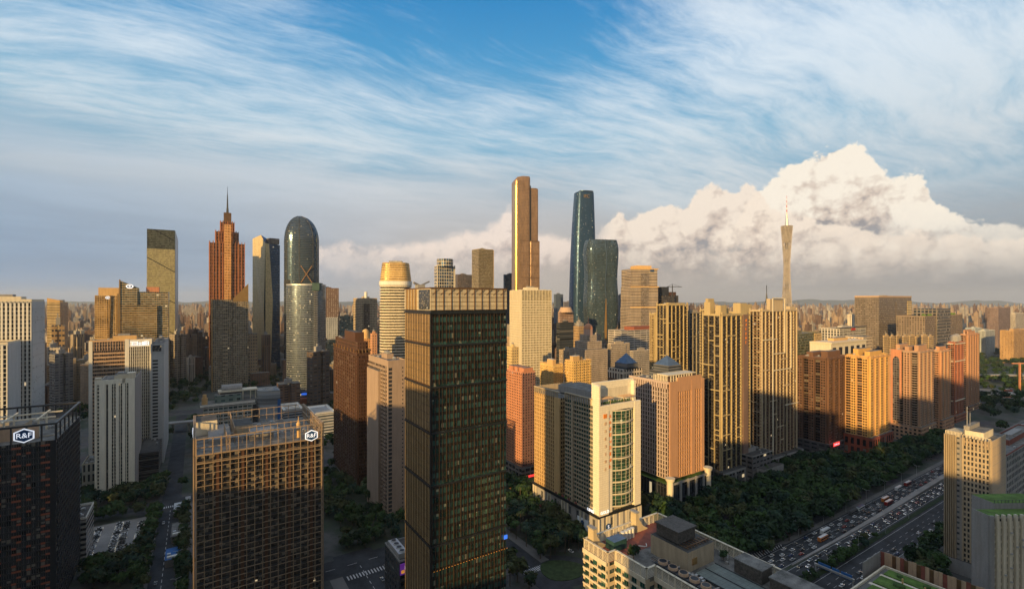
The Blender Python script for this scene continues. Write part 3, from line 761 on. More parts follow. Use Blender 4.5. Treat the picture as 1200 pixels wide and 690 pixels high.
# --- pale ribbed tower by the trees
B = Bld('apartment_tower', 'pale ribbed residential tower rising from trees, in front of the beige striped office', 'apartment tower', 111, 428, 158, 165, 446)
core = gm_('rib_core', (.40, .38, .30), (.03, .04, .05), 1.6, 3.2, .5, .55, lit=.0)
B.core([core, M['roof']], 0, B.h-3)
geo = MB(); T = B.T('f'); W = B.w
lay = [(0, .05, 1.2), (.05, .12, .3), (.12, .25, 1.6), (.36, .42, .9), (.52, .6, 1.6), (.68, .76, 1.), (.84, 1, 1.8)]
for a, b, o in lay: B.fb(geo, T, W*a, W*b, 0, o, 0, B.h)
for a, b in ((.25, .28), (.33, .36), (.46, .48), (.62, .64), (.78, .8)): B.fb(geo, T, W*a, W*b, 0, .8, 0, B.h-4)
B.fb(geo, T, .0, W, -.5, 1, B.h-4, B.h); 
B.part('ribs', geo, plain('rib_white', (.80, .75, .62), .6, .08, .1, streak=True))
wins = []
for a, b in ((.28, .33), (.42, .46), (.48, .52), (.60, .62), (.64, .68), (.80, .84), (.05, .12), (.76, .78)):
    for j in range(31):
        q = T(W*(a+b)/2, .05 if (a, b) != (.05, .12) else .33, 3+j*3.2); wins.append((q[0], q[1], q[2], 0))
repeats(B, 'window', pane(W*.038, 2.1), M['pane'], wins)
ds = MB(); T2 = B.T('f'); B.fb(ds, T2, W*.25, W*.36, 0, .03, 0, B.h-4); B.part('dark_slot', ds, M['dgrey'])
sd = MB(); T = B.T('r'); B.fb(sd, T, 0, B.d, 0, .4, 0, B.h); B.part('side_wall', sd, M['grey'])
st = MB(); st.box(0, W*.15, 0, 5, B.h-3, B.h+2).box(W*.8, W, 0, 9, B.h-3, B.h+5).box(W*.55, W*.8, 2, 2.6, B.h-3, B.h+4); B.part('parapet', st, M['cream'])
roof_kit(B, B.h-2.9, 1, W-1, 3, B.d-1, 2, .2, wallm=M['cream'])
B = Bld('office_block', 'low pale annex with white roof clutter left of the ribbed residential tower', 'building', 96, 440, 112, 114, 545, depth=30)
B.core([gm_('annex', (.45, .43, .36), (.03, .04, .05), 3.2, 9, .45, .7), M['roof']]); roof_kit(B, B.h, 0, B.w, 0, B.d, 12, 1, room=False, wallm=M['cream'], units=9)
# podium strip beside the dark tower
B = Bld('shop_building', 'low white-edged building with slanted roof beside the parking lot', 'building', 84, 322, 101, 110, 611)
B.core([gm_('annex_dark', (.30, .29, .27), (.03, .04, .05), 60, 3.4, 1, .5), M['roof_dark']]); roof_kit(B, B.h, 0, B.w, 0, B.d, 13, 1.6, room=False, wallm=M['white'], units=3)
B = Bld('podium', 'dark louvred podium at the foot of the white-finned office', 'building', 162, 470, 186, 194, 5026)
B.core([gm_('louvre', (.06, .06, .06), (.02, .02, .025), 60, 1.6, 1, .6), M['roof_dark']]); roof_kit(B, B.h, 0, B.w, 0, B.d, 14, 1, room=False, wallm=M['dgrey'], units=4)
for k in range(3):
    B = Bld('market_shed', ('white-roofed market shed', 'grey-roofed long shed', 'blue-roofed shed')[k]+(' under the crosswalk on the left street', ' beside the left street', ' at the near end of the left street')[k], 'shed', (203, 200, 193)[k], (390, 350, 318)[k], (213, 214, 211)[k], (190, 189, 180)[k] if 0 else (214.5, 216, 213)[k], 5005, depth=(22, 26, 18)[k])
    B.core([M['paving'], (M['steel'], M['roof'], M['blue'])[k]])
    MB().box(1, B.w-1, 2, 4, 5.01, 6).build('skylight', M['white'], B.root); MB().box(1, 3, 6, 8, 5.01, 6.2).build('air_conditioner', M['steel'], B.root)

# --- olive slab with diagonal lines
B = Bld('skyscraper', 'tall olive glass slab crossed by thin dark diagonal lines, dark narrow right side', 'skyscraper', 172, 1010, 205, 208.5, 268)
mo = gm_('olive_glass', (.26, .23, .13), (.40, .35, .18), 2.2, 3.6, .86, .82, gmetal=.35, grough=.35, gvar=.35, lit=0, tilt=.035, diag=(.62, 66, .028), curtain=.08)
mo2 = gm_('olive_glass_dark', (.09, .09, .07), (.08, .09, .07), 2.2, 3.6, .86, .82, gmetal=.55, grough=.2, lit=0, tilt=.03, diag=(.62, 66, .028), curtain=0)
zc = Z(291, 1010)
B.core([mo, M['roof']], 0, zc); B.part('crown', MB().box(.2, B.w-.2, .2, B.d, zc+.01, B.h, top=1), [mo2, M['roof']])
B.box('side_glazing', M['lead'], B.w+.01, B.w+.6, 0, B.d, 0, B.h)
# --- stepped copper tower with spire
B = Bld('skyscraper', 'stepped copper-red tower with a needle spire', 'skyscraper', 246, 1060, 287, 241, 235, depth=46)
Y0 = 1060; W, D = B.w, B.d
mc = gm_('copper', (.30, .125, .055), (.05, .028, .02), 3.3, 7.2, .55, .75, gmetal=.4, lit=0, tilt=.05, wrough=.45, wmetal=.2, curtain=.05)
tiers = [(0, 1, 0, 283), (.06, .94, .03, 0), (.17, .84, 0, 269), (.30, .72, 0, 258), (.40, .60, 0, 245)]
z0 = 0
for k, (a, b, _, ty) in enumerate([(0, 1, 0, 284), (.17, .83, 0, 270), (.31, .71, 0, 258), (.40, .62, 0, 246)]):
    z1 = Z(ty, Y0); B.part('tier', MB().box(W*a, W*b, D*a, D*b, z0, z1, top=1), [mc if k != 3 else M['bronze'], M['bronze']]); z0 = z1+.01
geo = MB()
for (a, b, z1, n) in ((0, 1, Z(284, Y0)+4, 11), (.17, .83, Z(270, Y0)+3, 8), (.31, .71, Z(258, Y0)+3, 6)):
    for f in 'fl':
        T = B.T(f, W*a, D*a, W*(b-a), D*(b-a)); L = (W if f == 'f' else D)*(b-a)
        for i in range(n+1):
            u = L*i/n; wd = 1.1+.8*(i % 2); B.fb(geo, T, max(0, u-wd/2), min(L, u+wd/2), .02, 1.1, 0 if a == 0 else z0*.5, z1)
B.part('piers', geo, plain('copper_stone', (.36, .15, .065), .6, .15, .1, metal=.2))
mid = MB(); T = B.T('f'); B.fb(mid, T, W*.40, W*.60, .5, 3.2, 0, Z(262, Y0)); B.part('centre_bay', mid, gm_('sunlit_bay', (.62, .32, .12), (.30, .18, .08), 3, 6, .5, .7, gmetal=.6, lit=0, tilt=.05))  # bay coloured brighter gold for the sun on the tower's centre
sp = MB(); sp.cyl(W*.51, D*.51, 2.6, Z(246, Y0), Z(240, Y0), 8, 2); sp.cyl(W*.51, D*.51, 1.7, Z(240, Y0), Z(224, Y0), 8, .9); sp.cyl(W*.51, D*.51, .6, Z(224, Y0), Z(214, Y0), 6, .25); B.part('spire', sp, M['black'])
# --- patterned slab before the copper tower
B = Bld('office_tower', 'black and cream patterned slab with slanted roof line in front of the copper tower', 'tower', 249, 930, 291, 245, 351, depth=30)
mpz = gm_('pixel_glass', (.30, .24, .16), (.025, .035, .045), 3.1, 3.5, .72, .62, lit=.004, gmetal=.4, tilt=.04, curtain=.3)
z1, z2 = B.h, Z(337, 930); W, D = B.w, B.d
tw = MB(); tw.loft([[(0,0,0),(W*.55,0,0),(W*.55,D,0),(0,D,0)], [(0,0,z1),(W*.55,0,z1),(W*.55,D,z1),(0,D,z1)]], capm=1)
tw.loft([[(W*.56,-1,0),(W,-1,0),(W,D,0),(W*.56,D,0)], [(W*.56,-1,z1-3),(W,-1,z2+6),(W,D,z2+6),(W*.56,D,z1-3)]], capm=1)
B.part('wall', tw, [mpz, M['roof']])
ed = MB(); ed.box(-1.4, -.02, -1, D, 0, z1+1); B.part('edge_wall', ed, M['gold'])
tri = MB(); tri.loft([[(W*.56,-1.6,z1-3),(W,-1.6,z1-3),(W,-1.1,z1-3),(W*.56,-1.1,z1-3)], [(W*.56,-1.6,z1+1),(W,-1.6,z2+9),(W,-1.1,z2+9),(W*.56,-1.1,z1+1)]]); B.part('roof_screen', tri, M['gold'])
bs = MB()
for z in rng(6, z1-12, 22): bs.box(W*.28, W*.42, -1.2, -.02, z, z+1.6)
B.part('balcony_column', bs, M['beige'])
# --- faceted slab (pearl-like) and dome-headed tower
B = Bld('skyscraper', 'slim faceted glass tower, left half sunlit gold and right half dark blue', 'skyscraper', 311, 1180, 328, 296, 282, a=52)
W, D = B.w, B.d
h0, h1 = Z(275, 1190), Z(285, 1180)
mg = gm_('sun_gold_facet', (.50, .40, .22), (.62, .48, .24), 1.8, 4, .85, .8, gmetal=.25, gvar=.3, grough=.3, lit=0, tilt=.05, curtain=0)  # gold glass colour stands for the sun reflected on this half
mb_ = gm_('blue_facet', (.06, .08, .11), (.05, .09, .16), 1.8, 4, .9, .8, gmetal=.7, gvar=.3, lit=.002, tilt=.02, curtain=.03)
lf = MB(); N = 2*W*.16
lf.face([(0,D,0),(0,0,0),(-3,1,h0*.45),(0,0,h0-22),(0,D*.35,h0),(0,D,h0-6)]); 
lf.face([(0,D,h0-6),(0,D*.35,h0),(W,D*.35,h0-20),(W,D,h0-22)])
B.part('sun_gold_face', lf, mg)
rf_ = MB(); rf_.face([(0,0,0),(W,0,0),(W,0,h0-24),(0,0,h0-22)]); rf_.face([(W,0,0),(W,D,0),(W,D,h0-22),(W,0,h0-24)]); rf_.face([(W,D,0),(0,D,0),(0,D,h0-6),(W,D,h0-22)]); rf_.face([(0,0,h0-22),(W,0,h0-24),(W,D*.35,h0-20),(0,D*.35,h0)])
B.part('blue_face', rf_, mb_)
fc = MB(); fc.face([(0,-.5,0),(W*.34,-.6,h0*.0),(W*.5,-.8,h0*.52),(W*.25,-.4,h0-23),(0,-.3,h0-22)]); B.part('sun_glint_facet', fc, mg)
cs = MB(); cs.box(W*.35, W*.98, 1, D*.9, h0-21.9, h0-8); B.part('roof_screen', cs, gm_('screen', (.2, .16, .13), (.1, .09, .08), 3, 3, .5, .5, lit=0))
# domed oval tower
B = Bld('skyscraper', 'dark glass tower with a rounded bullet top and crossed braces', 'skyscraper', 330, 1080, 371, 330, 251, depth=44, a=10)
W, D = B.w, B.d; ht = Z(251, 1080)
mo = gm_('bullet_glass', (.05, .06, .07), (.06, .095, .13), 2.4, 3.9, .9, .74, gmetal=.8, grough=.14, lit=0, tilt=.01, curtain=.02, gvar=.4)
rings = []; n = 40
for k in range(26):
    q = k/25.; z = (ht-62)*min(1, q/.5) if q <= .5 else ht-62+62*((q-.5)/.5)
    if q <= .5: e = 1.; sh = 0
    else: qq = (q-.5)/.5; e = max(.12, sqrt(max(0, 1-qq**2.3))); sh = 0
    cxx = W*.50-(1-e)*W*.07
    rings.append([(cxx+W*.5*e*math.copysign(abs(cos(a))**.75, cos(a)), D*.5+D*.5*e*math.copysign(abs(sin(a))**.75, sin(a)), z) for a in [2*pi*i/n for i in range(n)]])
bo = MB(); bo.loft(rings, smooth=True); B.part('glazing', bo, mo)
rb = MB()
for i in range(0, n, 5):
    for a, b in zip(rings, rings[1:]): rb.beam(a[i], b[i], 1.0)
B.part('ribs', rb, M['dgrey'])
br = MB(); zz = Z(330, 1080)
for s_ in (0, 1):
    x_, y_ = W*(.60), -1.2; br.beam((W*(.55+.32*s_), -1.0, zz-2), (W*(.87-.32*s_), -1.0, zz+36), 1.5)
B.part('cross_brace', br, M['bronze'])
B.box('refuge_opening', M['black'], W*.06, W*.42, 1.5, 6, Z(331, 1080)-8, Z(331, 1080)+6)
# cylindrical glass tower in front
B = Bld('office_tower', 'round steel-blue glass tower with flat top, below the bullet-topped skyscraper', 'tower', 330, 830, 375, 330, 334, depth=56, a=5)
W, D = B.w, B.d
mr_ = gm_('round_glass', (.16, .18, .20), (.17, .21, .25), 2.2, 3.9, .86, .78, gmetal=.9, grough=.2, lit=.003, tilt=.012, curtain=.04, gvar=.4)
n = 48; ring = lambda z, e=1.: [(W/2+W/2*e*math.copysign(abs(cos(a))**.8, cos(a)), D/2+D/2*e*math.copysign(abs(sin(a))**.8, sin(a)), z) for a in [2*pi*i/n for i in range(n)]]
bo = MB(); bo.loft([ring(0), ring(B.h)], capm=1, smooth=False); B.part('glazing', bo, [mr_, M['roof']])
pr_ = MB(); pr_.loft([ring(B.h, 1.0), ring(B.h+2, 1.0)], smooth=True); B.part('parapet', pr_, M['steel'])
pl = []
for j in range(48): pl.append((W*.86, D*.1, 6+j*3.9, .5))
repeats(B, 'balcony', balcony(6, 3, 2.2, .9), M['grey'], pl)
B.box('roof_room', M['darkgreen'], W*.72, W*.97, D*.05, D*.4, B.h-9, B.h+4)
en = MB(); en.loft([[(W*.5+W*.66*cos(a), D*.5+D*.72*sin(a), z) for a in [-2.4+2.2*i/14 for i in range(15)]]+[(W*.5, D*.5, z)] for z in (0, 9)]); B.part('podium', en, M['redbrick'])
ls = MB(); ls.loft([[(W*.5+W*k*cos(a), D*.5+D*k*1.08*sin(a), z) for a in [-1.5+.75*i/8 for i in range(9)]]+[(W*.5+W*(k-.01)*cos(a), D*.5+D*(k-.01)*1.08*sin(a), z) for a in [-.75-.75*i/8 for i in range(9)]] for k, z in ((.54, 14), (.54, 17))]); B.part('light_band', ls, M['litblue'])
# white glass pyramid
px0 = X(313, 1180)
py_ = MB(); q = [(-14,-14,0),(14,-14,0),(14,14,0),(-14,14,0)]
for i in range(4): py_.face([q[i], q[(i+1) % 4], (0, 0, 24)])
tag(py_.build('pyramid', gm_('pyramid_glass', (.7, .66, .55), (.5, .48, .4), 3, 3, .8, .8, gmetal=.5, lit=0)), 'small white glass pyramid at the foot of the faceted tower', 'pyramid').location = (px0, 1160, 0)
# ================================================================== centre
# --- office tower with gilded grid frame (logo building in the middle left)
B = Bld('apartment_tower', 'dark residential slab caged in a thin bronze grid, white logo on its top right corner', 'tower', 229, 250, 377, 229, 514, depth=62)
W, D, HH = B.w, B.d, B.h
cz = HH-9
core = gm_('grid_core', (.06, .055, .05), (.035, .04, .045), 1.5, 3.1, .85, .7, lit=.002)
B.core([core, M['roof']], 0, cz)
wins = []; geo = MB(); ncol = 16; nf = 30
gcm = plain('bronze_frame', (.34, .25, .17), .55, .1, .1, metal=.15)
for f, n in (('f', ncol), ('l', 16), ('r', 8)):
    T = B.T(f); L = W if f == 'f' else D
    for i in range(n+1):
        wd = .55 if i in (0, n) else .28; u = min(max(L*i/n, wd/2), L-wd/2)
        B.fb(geo, T, u-wd/2, u+wd/2, .5 if f == 'f' else .5, 1.1, 0, HH)
    for j in range(nf*1+1):
        z = cz*j/nf; B.fb(geo, T, 0, L, .55, .95, z-.12, z+.12)
    for z in (cz+.4, HH-.35): B.fb(geo, T, 0, L, .52, 1.05, z-.25, z+.25)
    if f == 'f': B.fb(geo, T, 0, L, .4, 1.2, cz-4.2, cz-3.7)
B.part('grid_frame', geo, gcm)
pl = []; g2 = []
for j in range(nf):
    for i in range(ncol*2):
        u = (i+.5)*W/(ncol*2); wins.append((u, -.03, cz*j/nf+.9, 0))
    for i in range(ncol):
        if i % 3 == 2: g2.append(((i+.5)*W/ncol, -.02, cz*j/nf+.1, 0))
repeats(B, 'window', pane(W/(ncol*2)*.86, 2.1), M['pane_mirror'], wins)
repeats(B, 'brick_pier_panel', MB().box(-.8, .8, -.42, 0, 0, cz/nf-.1), M['brown'], g2, 80)
repeats(B, 'balcony', balcony(W/ncol*.8, 3, .9, .9), M['dgrey'], [((i+.5)*W/ncol, -.02, cz*j/nf+.2, 0) for j in range(nf) for i in range(ncol) if (i+j) % 3 == 0 and i % 3 != 2], 80)
# roof: screen wall frames around an open plant deck, C-shaped void
rf = MB(); RM = [M['beige'], M['roof_dark']]
B.part('plant_room', MB().box(-1+1.2, 11, 44, D-2, cz+.01, cz+8.2, top=1), [M['cream'], M['roof_dark']])
B.part('lift_house', MB().box(W*.30, W*.46, 26, 44, cz+.01, cz+7, top=1), RM)
for (x0, x1, y0, y1) in ((0, 15, 0, 1), (W*.30, W, 14, 15), (W*.30, W*.31, 14, D), (W-1, W, 0, 15), (14, 15, 0, D*.5)):
    n = max(2, int(max(x1-x0, y1-y0)/3.4))
    for i in range(n+1):
        x, y = x0+(x1-x0)*i/n, y0+(y1-y0)*i/n
        if x1-x0 > y1-y0: y = y0
        else: x = x0
        rf.box(x-.15, x+.15, y-.15, y+.15, cz, HH)
    for z in (cz+4, HH-.6):
        rf.beam((x0, y0, z), (x1 if x1-x0 > y1-y0 else x0, y0 if x1-x0 > y1-y0 else y1, z), .4)
for (x0, y0, x1, y1) in ((0, D, W, D), (0, 1, 0, D), (W, 1, W, D)):
    n = 14
    for i in range(n+1): x, y = x0+(x1-x0)*i/n, y0+(y1-y0)*i/n; rf.box(x-.15, x+.15, y-.15, y+.15, cz, HH)
    for z in (cz+4.2, HH-.4): rf.beam((x0, y0, z), (x1, y1, z), .4)
B.part('roof_frame', rf, gcm)
wk = MB(); wk.box(16, W*.9, 4, 6, cz+6, cz+6.4).box(W*.42, W*.62, 15.5, 24, cz+.02, cz+5.2).box(W*.1, W*.28, 20, D-6, cz+.02, cz+2.6); B.part('walkway', wk, M['concrete'])
dm = MB(); dm.cyl(W*.82, 9, 1.1, cz, cz+8, 12); dm.cyl(W*.82, 9, 1.3, cz+8, cz+9, 12, .5); dm.cyl(W*.82, 9, .3, cz+9, cz+12.5, 8, .1); B.part('roof_turret', dm, M['orange'])
br = MB()
for i in range(6): br.beam((W*.32+i*1.2, 26+i*3, cz+.4), (W*.32+i*1.2, 26+i*3, cz+5), .3); 
B.part('pipe_rack', br, M['gold'])
for k in range(16):
    x, y = R.uniform(16, W-6), R.uniform(18, D-8); u = MB().box(x, x+2, y, y+1.6, cz+.02, cz+1.6); u.cyl(x+1, y+.8, .6, cz+1.6, cz+1.8, 10); B.part('air_conditioner', u, M['steel'])
hexlogo(B, W*.905, cz+2.6, 3.4, 'f', 1.15)
hexlogo(B, D*.3, cz+2.6, 3.0, 'l', 1.15)

# --- dark red-brown granite tower, cut corners, stepped head
B = Bld('office_tower', 'dark brown granite tower with stepped head and small lantern lights, left of the balcony slab', 'tower', 418, 449, 434, 391, 402, depth=None)
W, D, HH = B.w, B.d, B.h
core = gm_('brown_core', (.085, .042, .024), (.05, .03, .02), 2.8, 3.5, .5, .55, lit=.003, curtain=.1)
B.core([core, M['brown']], 0, HH-7)
B.part('upper_tier', MB().box(1.5, W-1.5, 2, D-2, HH-6.99, HH, top=1), [core, M['brown']])
B.part('head', MB().box(3, W*.9, D*.18, D*.62, HH+.01, HH+9, top=1), [M['brown'], M['roof_dark']])
geo = MB(); wins = []
ww, wh = punched(B, 'l', 3, D-3, 4, HH-12, 11, 36, .4, .22, .5, geo, wins=wins, edge=1); punched(B, 'f', 0, W, 4, HH-12, 6, 36, .42, .22, .5, geo, wins=wins, edge=2)
repeats(B, 'window', pane(ww, wh*.9), M['pane_brown'], wins)
for z in (HH-12, HH-7.2): 
    for f in 'lfr': bands(B, f, -.3, (D if f != 'f' else W)+.3, [z], .8, .8, geo)
B.part('facade_frame', geo, M['brown'])
lt = []
for f, L in (('l', D), ('f', W)):
    T = B.T(f)
    for i in range(8 if f == 'l' else 4): q = T(L*(i+.5)/(8 if f == 'l' else 4), .85, HH-9); lt.append((q[0], q[1], q[2], ROTF[f]))
repeats(B, 'lantern_pier', MB().box(-.3, .3, -.5, 0, 0, 3.2), M['gold'], lt)
B.part('lower_block', MB().box(W+.01, W+5, 6, D-6, 0, HH-22, top=1), [core, M['brown']])
roof_kit(B, HH, 1.5, W-1.5, 2, D-2, 3, .9, room=False, wallm=M['brown'], units=4)
# --- beige balcony slab with blank end wall
B = Bld('apartment_tower', 'grey-beige balcony slab with blank end wall, directly left of the big dark tower', 'apartment tower', 455, 386, 476, 432, 424)
W, D, HH = B.w, B.d, B.h
core = gm_('slab_core', (.32, .23, .18), (.04, .04, .045), 3.3, 3.2, .55, .5, lit=.004)
wallp = plain('slab_wall', (.34, .25, .19), .8, .12, .08, streak=True)
B.core([wallp, M['roof']])
nf = int((HH-6)/3.2); pl = []; wn = []
for j in range(nf):
    z = 4+j*3.2
    for i in range(7): q = B.T('l')(D*(i+.5)/7.6, .02, z); pl.append((q[0], q[1], q[2], -pi/2))
    for i in range(14): q = B.T('l')(D*(i+.5)/15, .03, z+1.05); wn.append((q[0], q[1], q[2], -pi/2))
repeats(B, 'balcony', balcony(D/9., 3, 1.0, 1.0), wallp, pl)
repeats(B, 'window', pane(D/15*.7, 1.9), M['pane_balcony'], wn)
nl = []; sw = []
for j in range(nf): nl.append((1.6, -.03, 4+j*3.2, 0)); sw.append((W*.80, -.04, 5.2+j*3.2, 0)) 
repeats(B, 'corner_loggia', MB().box(-1.4, 1.4, -.05, .0, 0, 2.2), M['dgrey'], nl, 60)
repeats(B, 'small_window', MB().box(-.5, .5, -.04, 0, 0, 1.), M['black'], sw, 60)
rc = MB()
for j in range(nf): rc.box(W+.01, W+3.2, 1, 9, 3.8+j*3.2, 4.9+j*3.2)
rc.box(W+.01, W+.6, 9.01, D, 0, HH-8); B.part('rear_balconies', rc, M['grey'])
B.part('dark_recess', MB().box(W+.01, W+1.8, 1.2, 8.8, 0, HH-10), M['black'])
B.box('side_block', [wallp, M['roof']], -3, -.01, D*.3, D*.9, 0, HH-9, top=1)
roof_kit(B, HH, 0, W, 0, D, 6, 1.1, wallm=wallp)
tr_ = B
# --- the big dark tower in the centre
B = Bld('office_tower', 'large dark glass tower with brown fins and a pale stone crown in the middle foreground', 'skyscraper', 505, 230, 593, 475, 338)
W, D, HH = B.w, B.d, B.h
cg = gm_('central_glass', (.008, .01, .01), (.045, .11, .10), 1.35, 3.9, .92, .60, gmetal=.6, grough=.08, lit=.0015, tilt=.025, curtain=.08)
cgl = gm_('central_glass_left', (.03, .02, .015), (.10, .055, .022), 1.35, 3.9, .94, .86, gmetal=.25, grough=.25, lit=.0, tilt=.02, curtain=0, gvar=.2)  # left glass tinted warm for the sunset reflected in that face
zc = Z(366, 230)
B.part('glazing', MB().box(0, W, 0, D, 0, zc, top=1), [cg, M['roof']])
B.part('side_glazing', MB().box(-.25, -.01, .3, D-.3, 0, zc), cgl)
stone = gm_('crown_stone', (.24, .20, .13), (.50, .43, .30), 4.1, 2.6, .96, .94, gvar=.15, gmetal=0, grough=.5, lit=0, curtain=0, wrough=.6)
B.part('crown', MB().box(-.3, W+.3, -.3, D+.3, zc+.9, HH, top=1), [stone, M['roof']])
cf = MB(); T = B.T('f')
for i in range(10): B.fb(cf, T, W*(i+.5)/10-.12, W*(i+.5)/10+.12, .31, .7, zc+.9, HH)
for z in rng(zc+1, HH-.3, 5): B.fb(cf, T, -.3, W+.3, .31, .48, z, z+.15)
for i in range(10):
    a = W*i/10
    cf.beam(T(a+.4, .5, HH-3), T(a+W/10-.4, .5, HH-.4), .16)
B.part('crown_mullions', cf, M['bronze'])
cs = MB(); T = B.T('l')
for i in range(4): B.fb(cs, T, D*(.08+i*.12), D*(.13+i*.12), .31, .8, zc+.9, HH)
B.part('crown_fins', cs, M['gold'])
B.box('crown_glass', M['pane'], -.45, -.31, .5, D*.42, zc+1.2, HH-.4)
fm = MB(); fl_ = MB(); bnd = MB()
zb = [zc]+[Z(y, 230) for y in (404, 453, 507, 569, 640)]+[0]
for k, (z1, z0) in enumerate(zip(zb, zb[1:])):
    off = (k % 2)*.5
    T = B.T('f')
    for i in range(11):
        u = W*(i+.06)/11
        B.fb(fm, T, u, u+.42, .02, .34, z0+.6, z1-1.2); B.fb(fm, T, u+W/11*(.46+.1*off), u+W/11*(.46+.1*off)+.2, .02, .25, z0+.6, z1-1.2)
    T = B.T('l')
    for i in range(10):
        u = D*(i+.2)/10; B.fb(fl_, T, u, u+.42, .02, .4, z0+.6, z1-.8); B.fb(fl_, T, u+D*.05, u+D*.05+.22, .02, .3, z0+.6, z1-.8)
    for f, L in (('f', W), ('l', D), ('r', D)):
        q = MB(); B.fb(q, B.T(f), -.3 if f == 'f' else 0, L+.3 if f == 'f' else L, .3, .62, z1-.9, z1-.1); B.part('floor_band', q, M['black'])
B.part('front_fins', fm, plain('dark_bronze', (.06, .037, .022), .5, .15, .2, metal=.3)); 
B.part('side_fins', fl_, plain('fin_stone', (.46, .33, .17), .45, .1, .1))
B.box('corner_trim', M['black'], -.62, -.1, -.62, -.1, 0, zc)
B.box('recessed_band', M['black'], -.1, W+.1, -.1, D+.1, zc+.01, zc+.89)
rm_ = MB(); rm_.box(-.5, W+.5, -.5, -.3, HH, HH+.6).box(-.5, -.3, -.3, D+.5, HH, HH+.6); B.part('roof_edge', rm_, M['bronze'])
gd = MB(); gd.box(3, 7, D-10, D-6, HH+.01, HH+2.5); gd.beam((5, D-8, HH+2), (11, D-6, HH+4.4), .7); gd.beam((5, D-8, HH+2), (1, D-9, HH+3.6), .9); B.part('window_cleaning_crane', gd, M['grey'])
ll = MB(); [ll.box(W*(.02+.97*k/26), W*(.02+.97*k/26)+.45, -1.35, -1.22, 47, 47.12) for k in range(27)]; tag(B.part('lobby_light', ll, M['litorange']), kind='stuff')
ld = MB(); ld.box(W*.95, W*1.0, -1.4, -1.2, 52, 54); B.part('small_screen', ld, M['litblue'])
# --- low building with roof fans and billboards
B = Bld('shop_building', 'low dark building with roof fans and lit billboards below the big dark tower', 'building', 468, 262, 503, 440, 5034, depth=24)
W, D, HH = B.w, B.d, B.h
B.core([gm_('shop_core', (.05, .05, .055), (.03, .05, .06), 4, 4, .7, .6), M['roof_dark']]); roof_kit(B, HH, 0, W, 0, D, 4, .9, room=False, wallm=M['grey'], units=3)
ct = B.part('cooling_unit', MB().box(.8, 6, 3, 21, HH+.02, HH+3), M['steel'])
for k in range(4): f_ = MB(); f_.cyl(3.4, 5.3+k*4.4, 1.75, HH+3.01, HH+3.6, 18, 1.6); f_.cyl(3.4, 5.3+k*4.4, 1.35, HH+3.61, HH+3.64, 18, m=1, capm=1); f_.build('fan', [M['steel'], M['black']], ct)
b1 = B.part('billboard', MB().box(0, W*.47, -1.2, -.8, HH-6.5, HH-.6), M['litpurple']); link(glyph(5, 2.2).mesh('letter', M['litwhite']), 'letter', b1, (W*.2, -1.22, HH-4)); link(glyph(6, 2.2).mesh('letter', M['litwhite']), 'letter', b1, (W*.34, -1.22, HH-4)); MB().box(.6, 2.4, -1.4, -1.21, HH-5.6, HH-4).build('emblem', M['litorange'], b1)
b2 = B.part('billboard', MB().box(W*.48, W, -1.2, -.8, HH-6.5, HH+1), M['litorange']); e_ = MB(); x_ = W*.74; e_.box(x_-1.5, x_+1.5, -1.4, -1.21, HH-2.6, HH-2.2).box(x_-1.3, x_-.8, -1.4, -1.21, HH-2.2, HH-.4).box(x_+.8, x_+1.3, -1.4, -1.21, HH-2.2, HH-.4).box(x_-1.3, x_+1.3, -1.41, -1.2, HH-.4, HH); e_.build('emblem', M['signwhite'], b2)
for k in range(4): link(glyph(60+k, 1.3).mesh('letter', M['litwhite']), 'letter', b2, (W*(.56+.11*k), -1.22, HH-4.8))

# --- white complex behind the caged slab
B = Bld('hotel', 'white low complex with stepped roof and a curved grey wing, behind the caged bronze slab', 'building', 238, 560, 300, 234, 477, depth=34)
W, D, HH = B.w, B.d, B.h
B.core([gm_('hotel_core', (.42, .42, .38), (.06, .09, .09), 5, 4.2, .82, .6, lit=0), M['roof']])
B.part('roof_slab', MB().box(-3, W*.98, -1.5, D*.7, HH+.01, HH+2.6, top=1), [M['white'], M['roof']])
B.part('upper_block', MB().box(W*.22, W*.72, 4, D*.6, HH+2.61, HH+11, top=1), [gm_('teal_clad', (.16, .22, .2), (.06, .1, .1), 8, 6, .5, .5, lit=0), M['roof']])
B.part('upper_canopy', MB().box(W*.28, W*1.05, 10, D*.8, HH+13, HH+14.5), M['cream']); pc = MB(); [pc.box(W*q, W*q+1, 11, 12, HH+2.6, HH+13) for q in (.3, .75, .9, 1.)]; B.part('column', pc, M['cream'])
B.part('barrel_roof', MB().loft([[(W*.35, D*.6+7*cos(a), HH+15+6*sin(a)) for a in rng(0, pi, 8)], [(W*.75, D*.6+7*cos(a), HH+15+6*sin(a)) for a in rng(0, pi, 8)]]), M['grey'])
B.part('turret', MB().cyl(1.5, 2, 3, HH+2.61, HH+10, 12).cyl(1.5, 2, 2, HH+10, HH+14, 12), M['orange'])
cv = MB(); cv.loft([[(W*1.03+24-24*cos(a), 4-12*sin(a), z) for a in rng(0, pi/2, 10)]+[(W*1.03+24, 26, z), (W*1.03, 26, z)] for z in (0, HH+13)]); B.part('curved_wing', cv, gm_('shell', (.27, .29, .31), (.22, .24, .26), 40, 4, 1, .9, gmetal=0, lit=0))
B.part('banner', MB().box(W*1.03+21, W*1.03+24.4, -8.9, -8.4, HH-30, HH+2), M['blue'])
lo = B.part('louvre', MB().box(W*.93, W*1.025, -1.3, -.02, 8, HH-4), M['dgrey'])
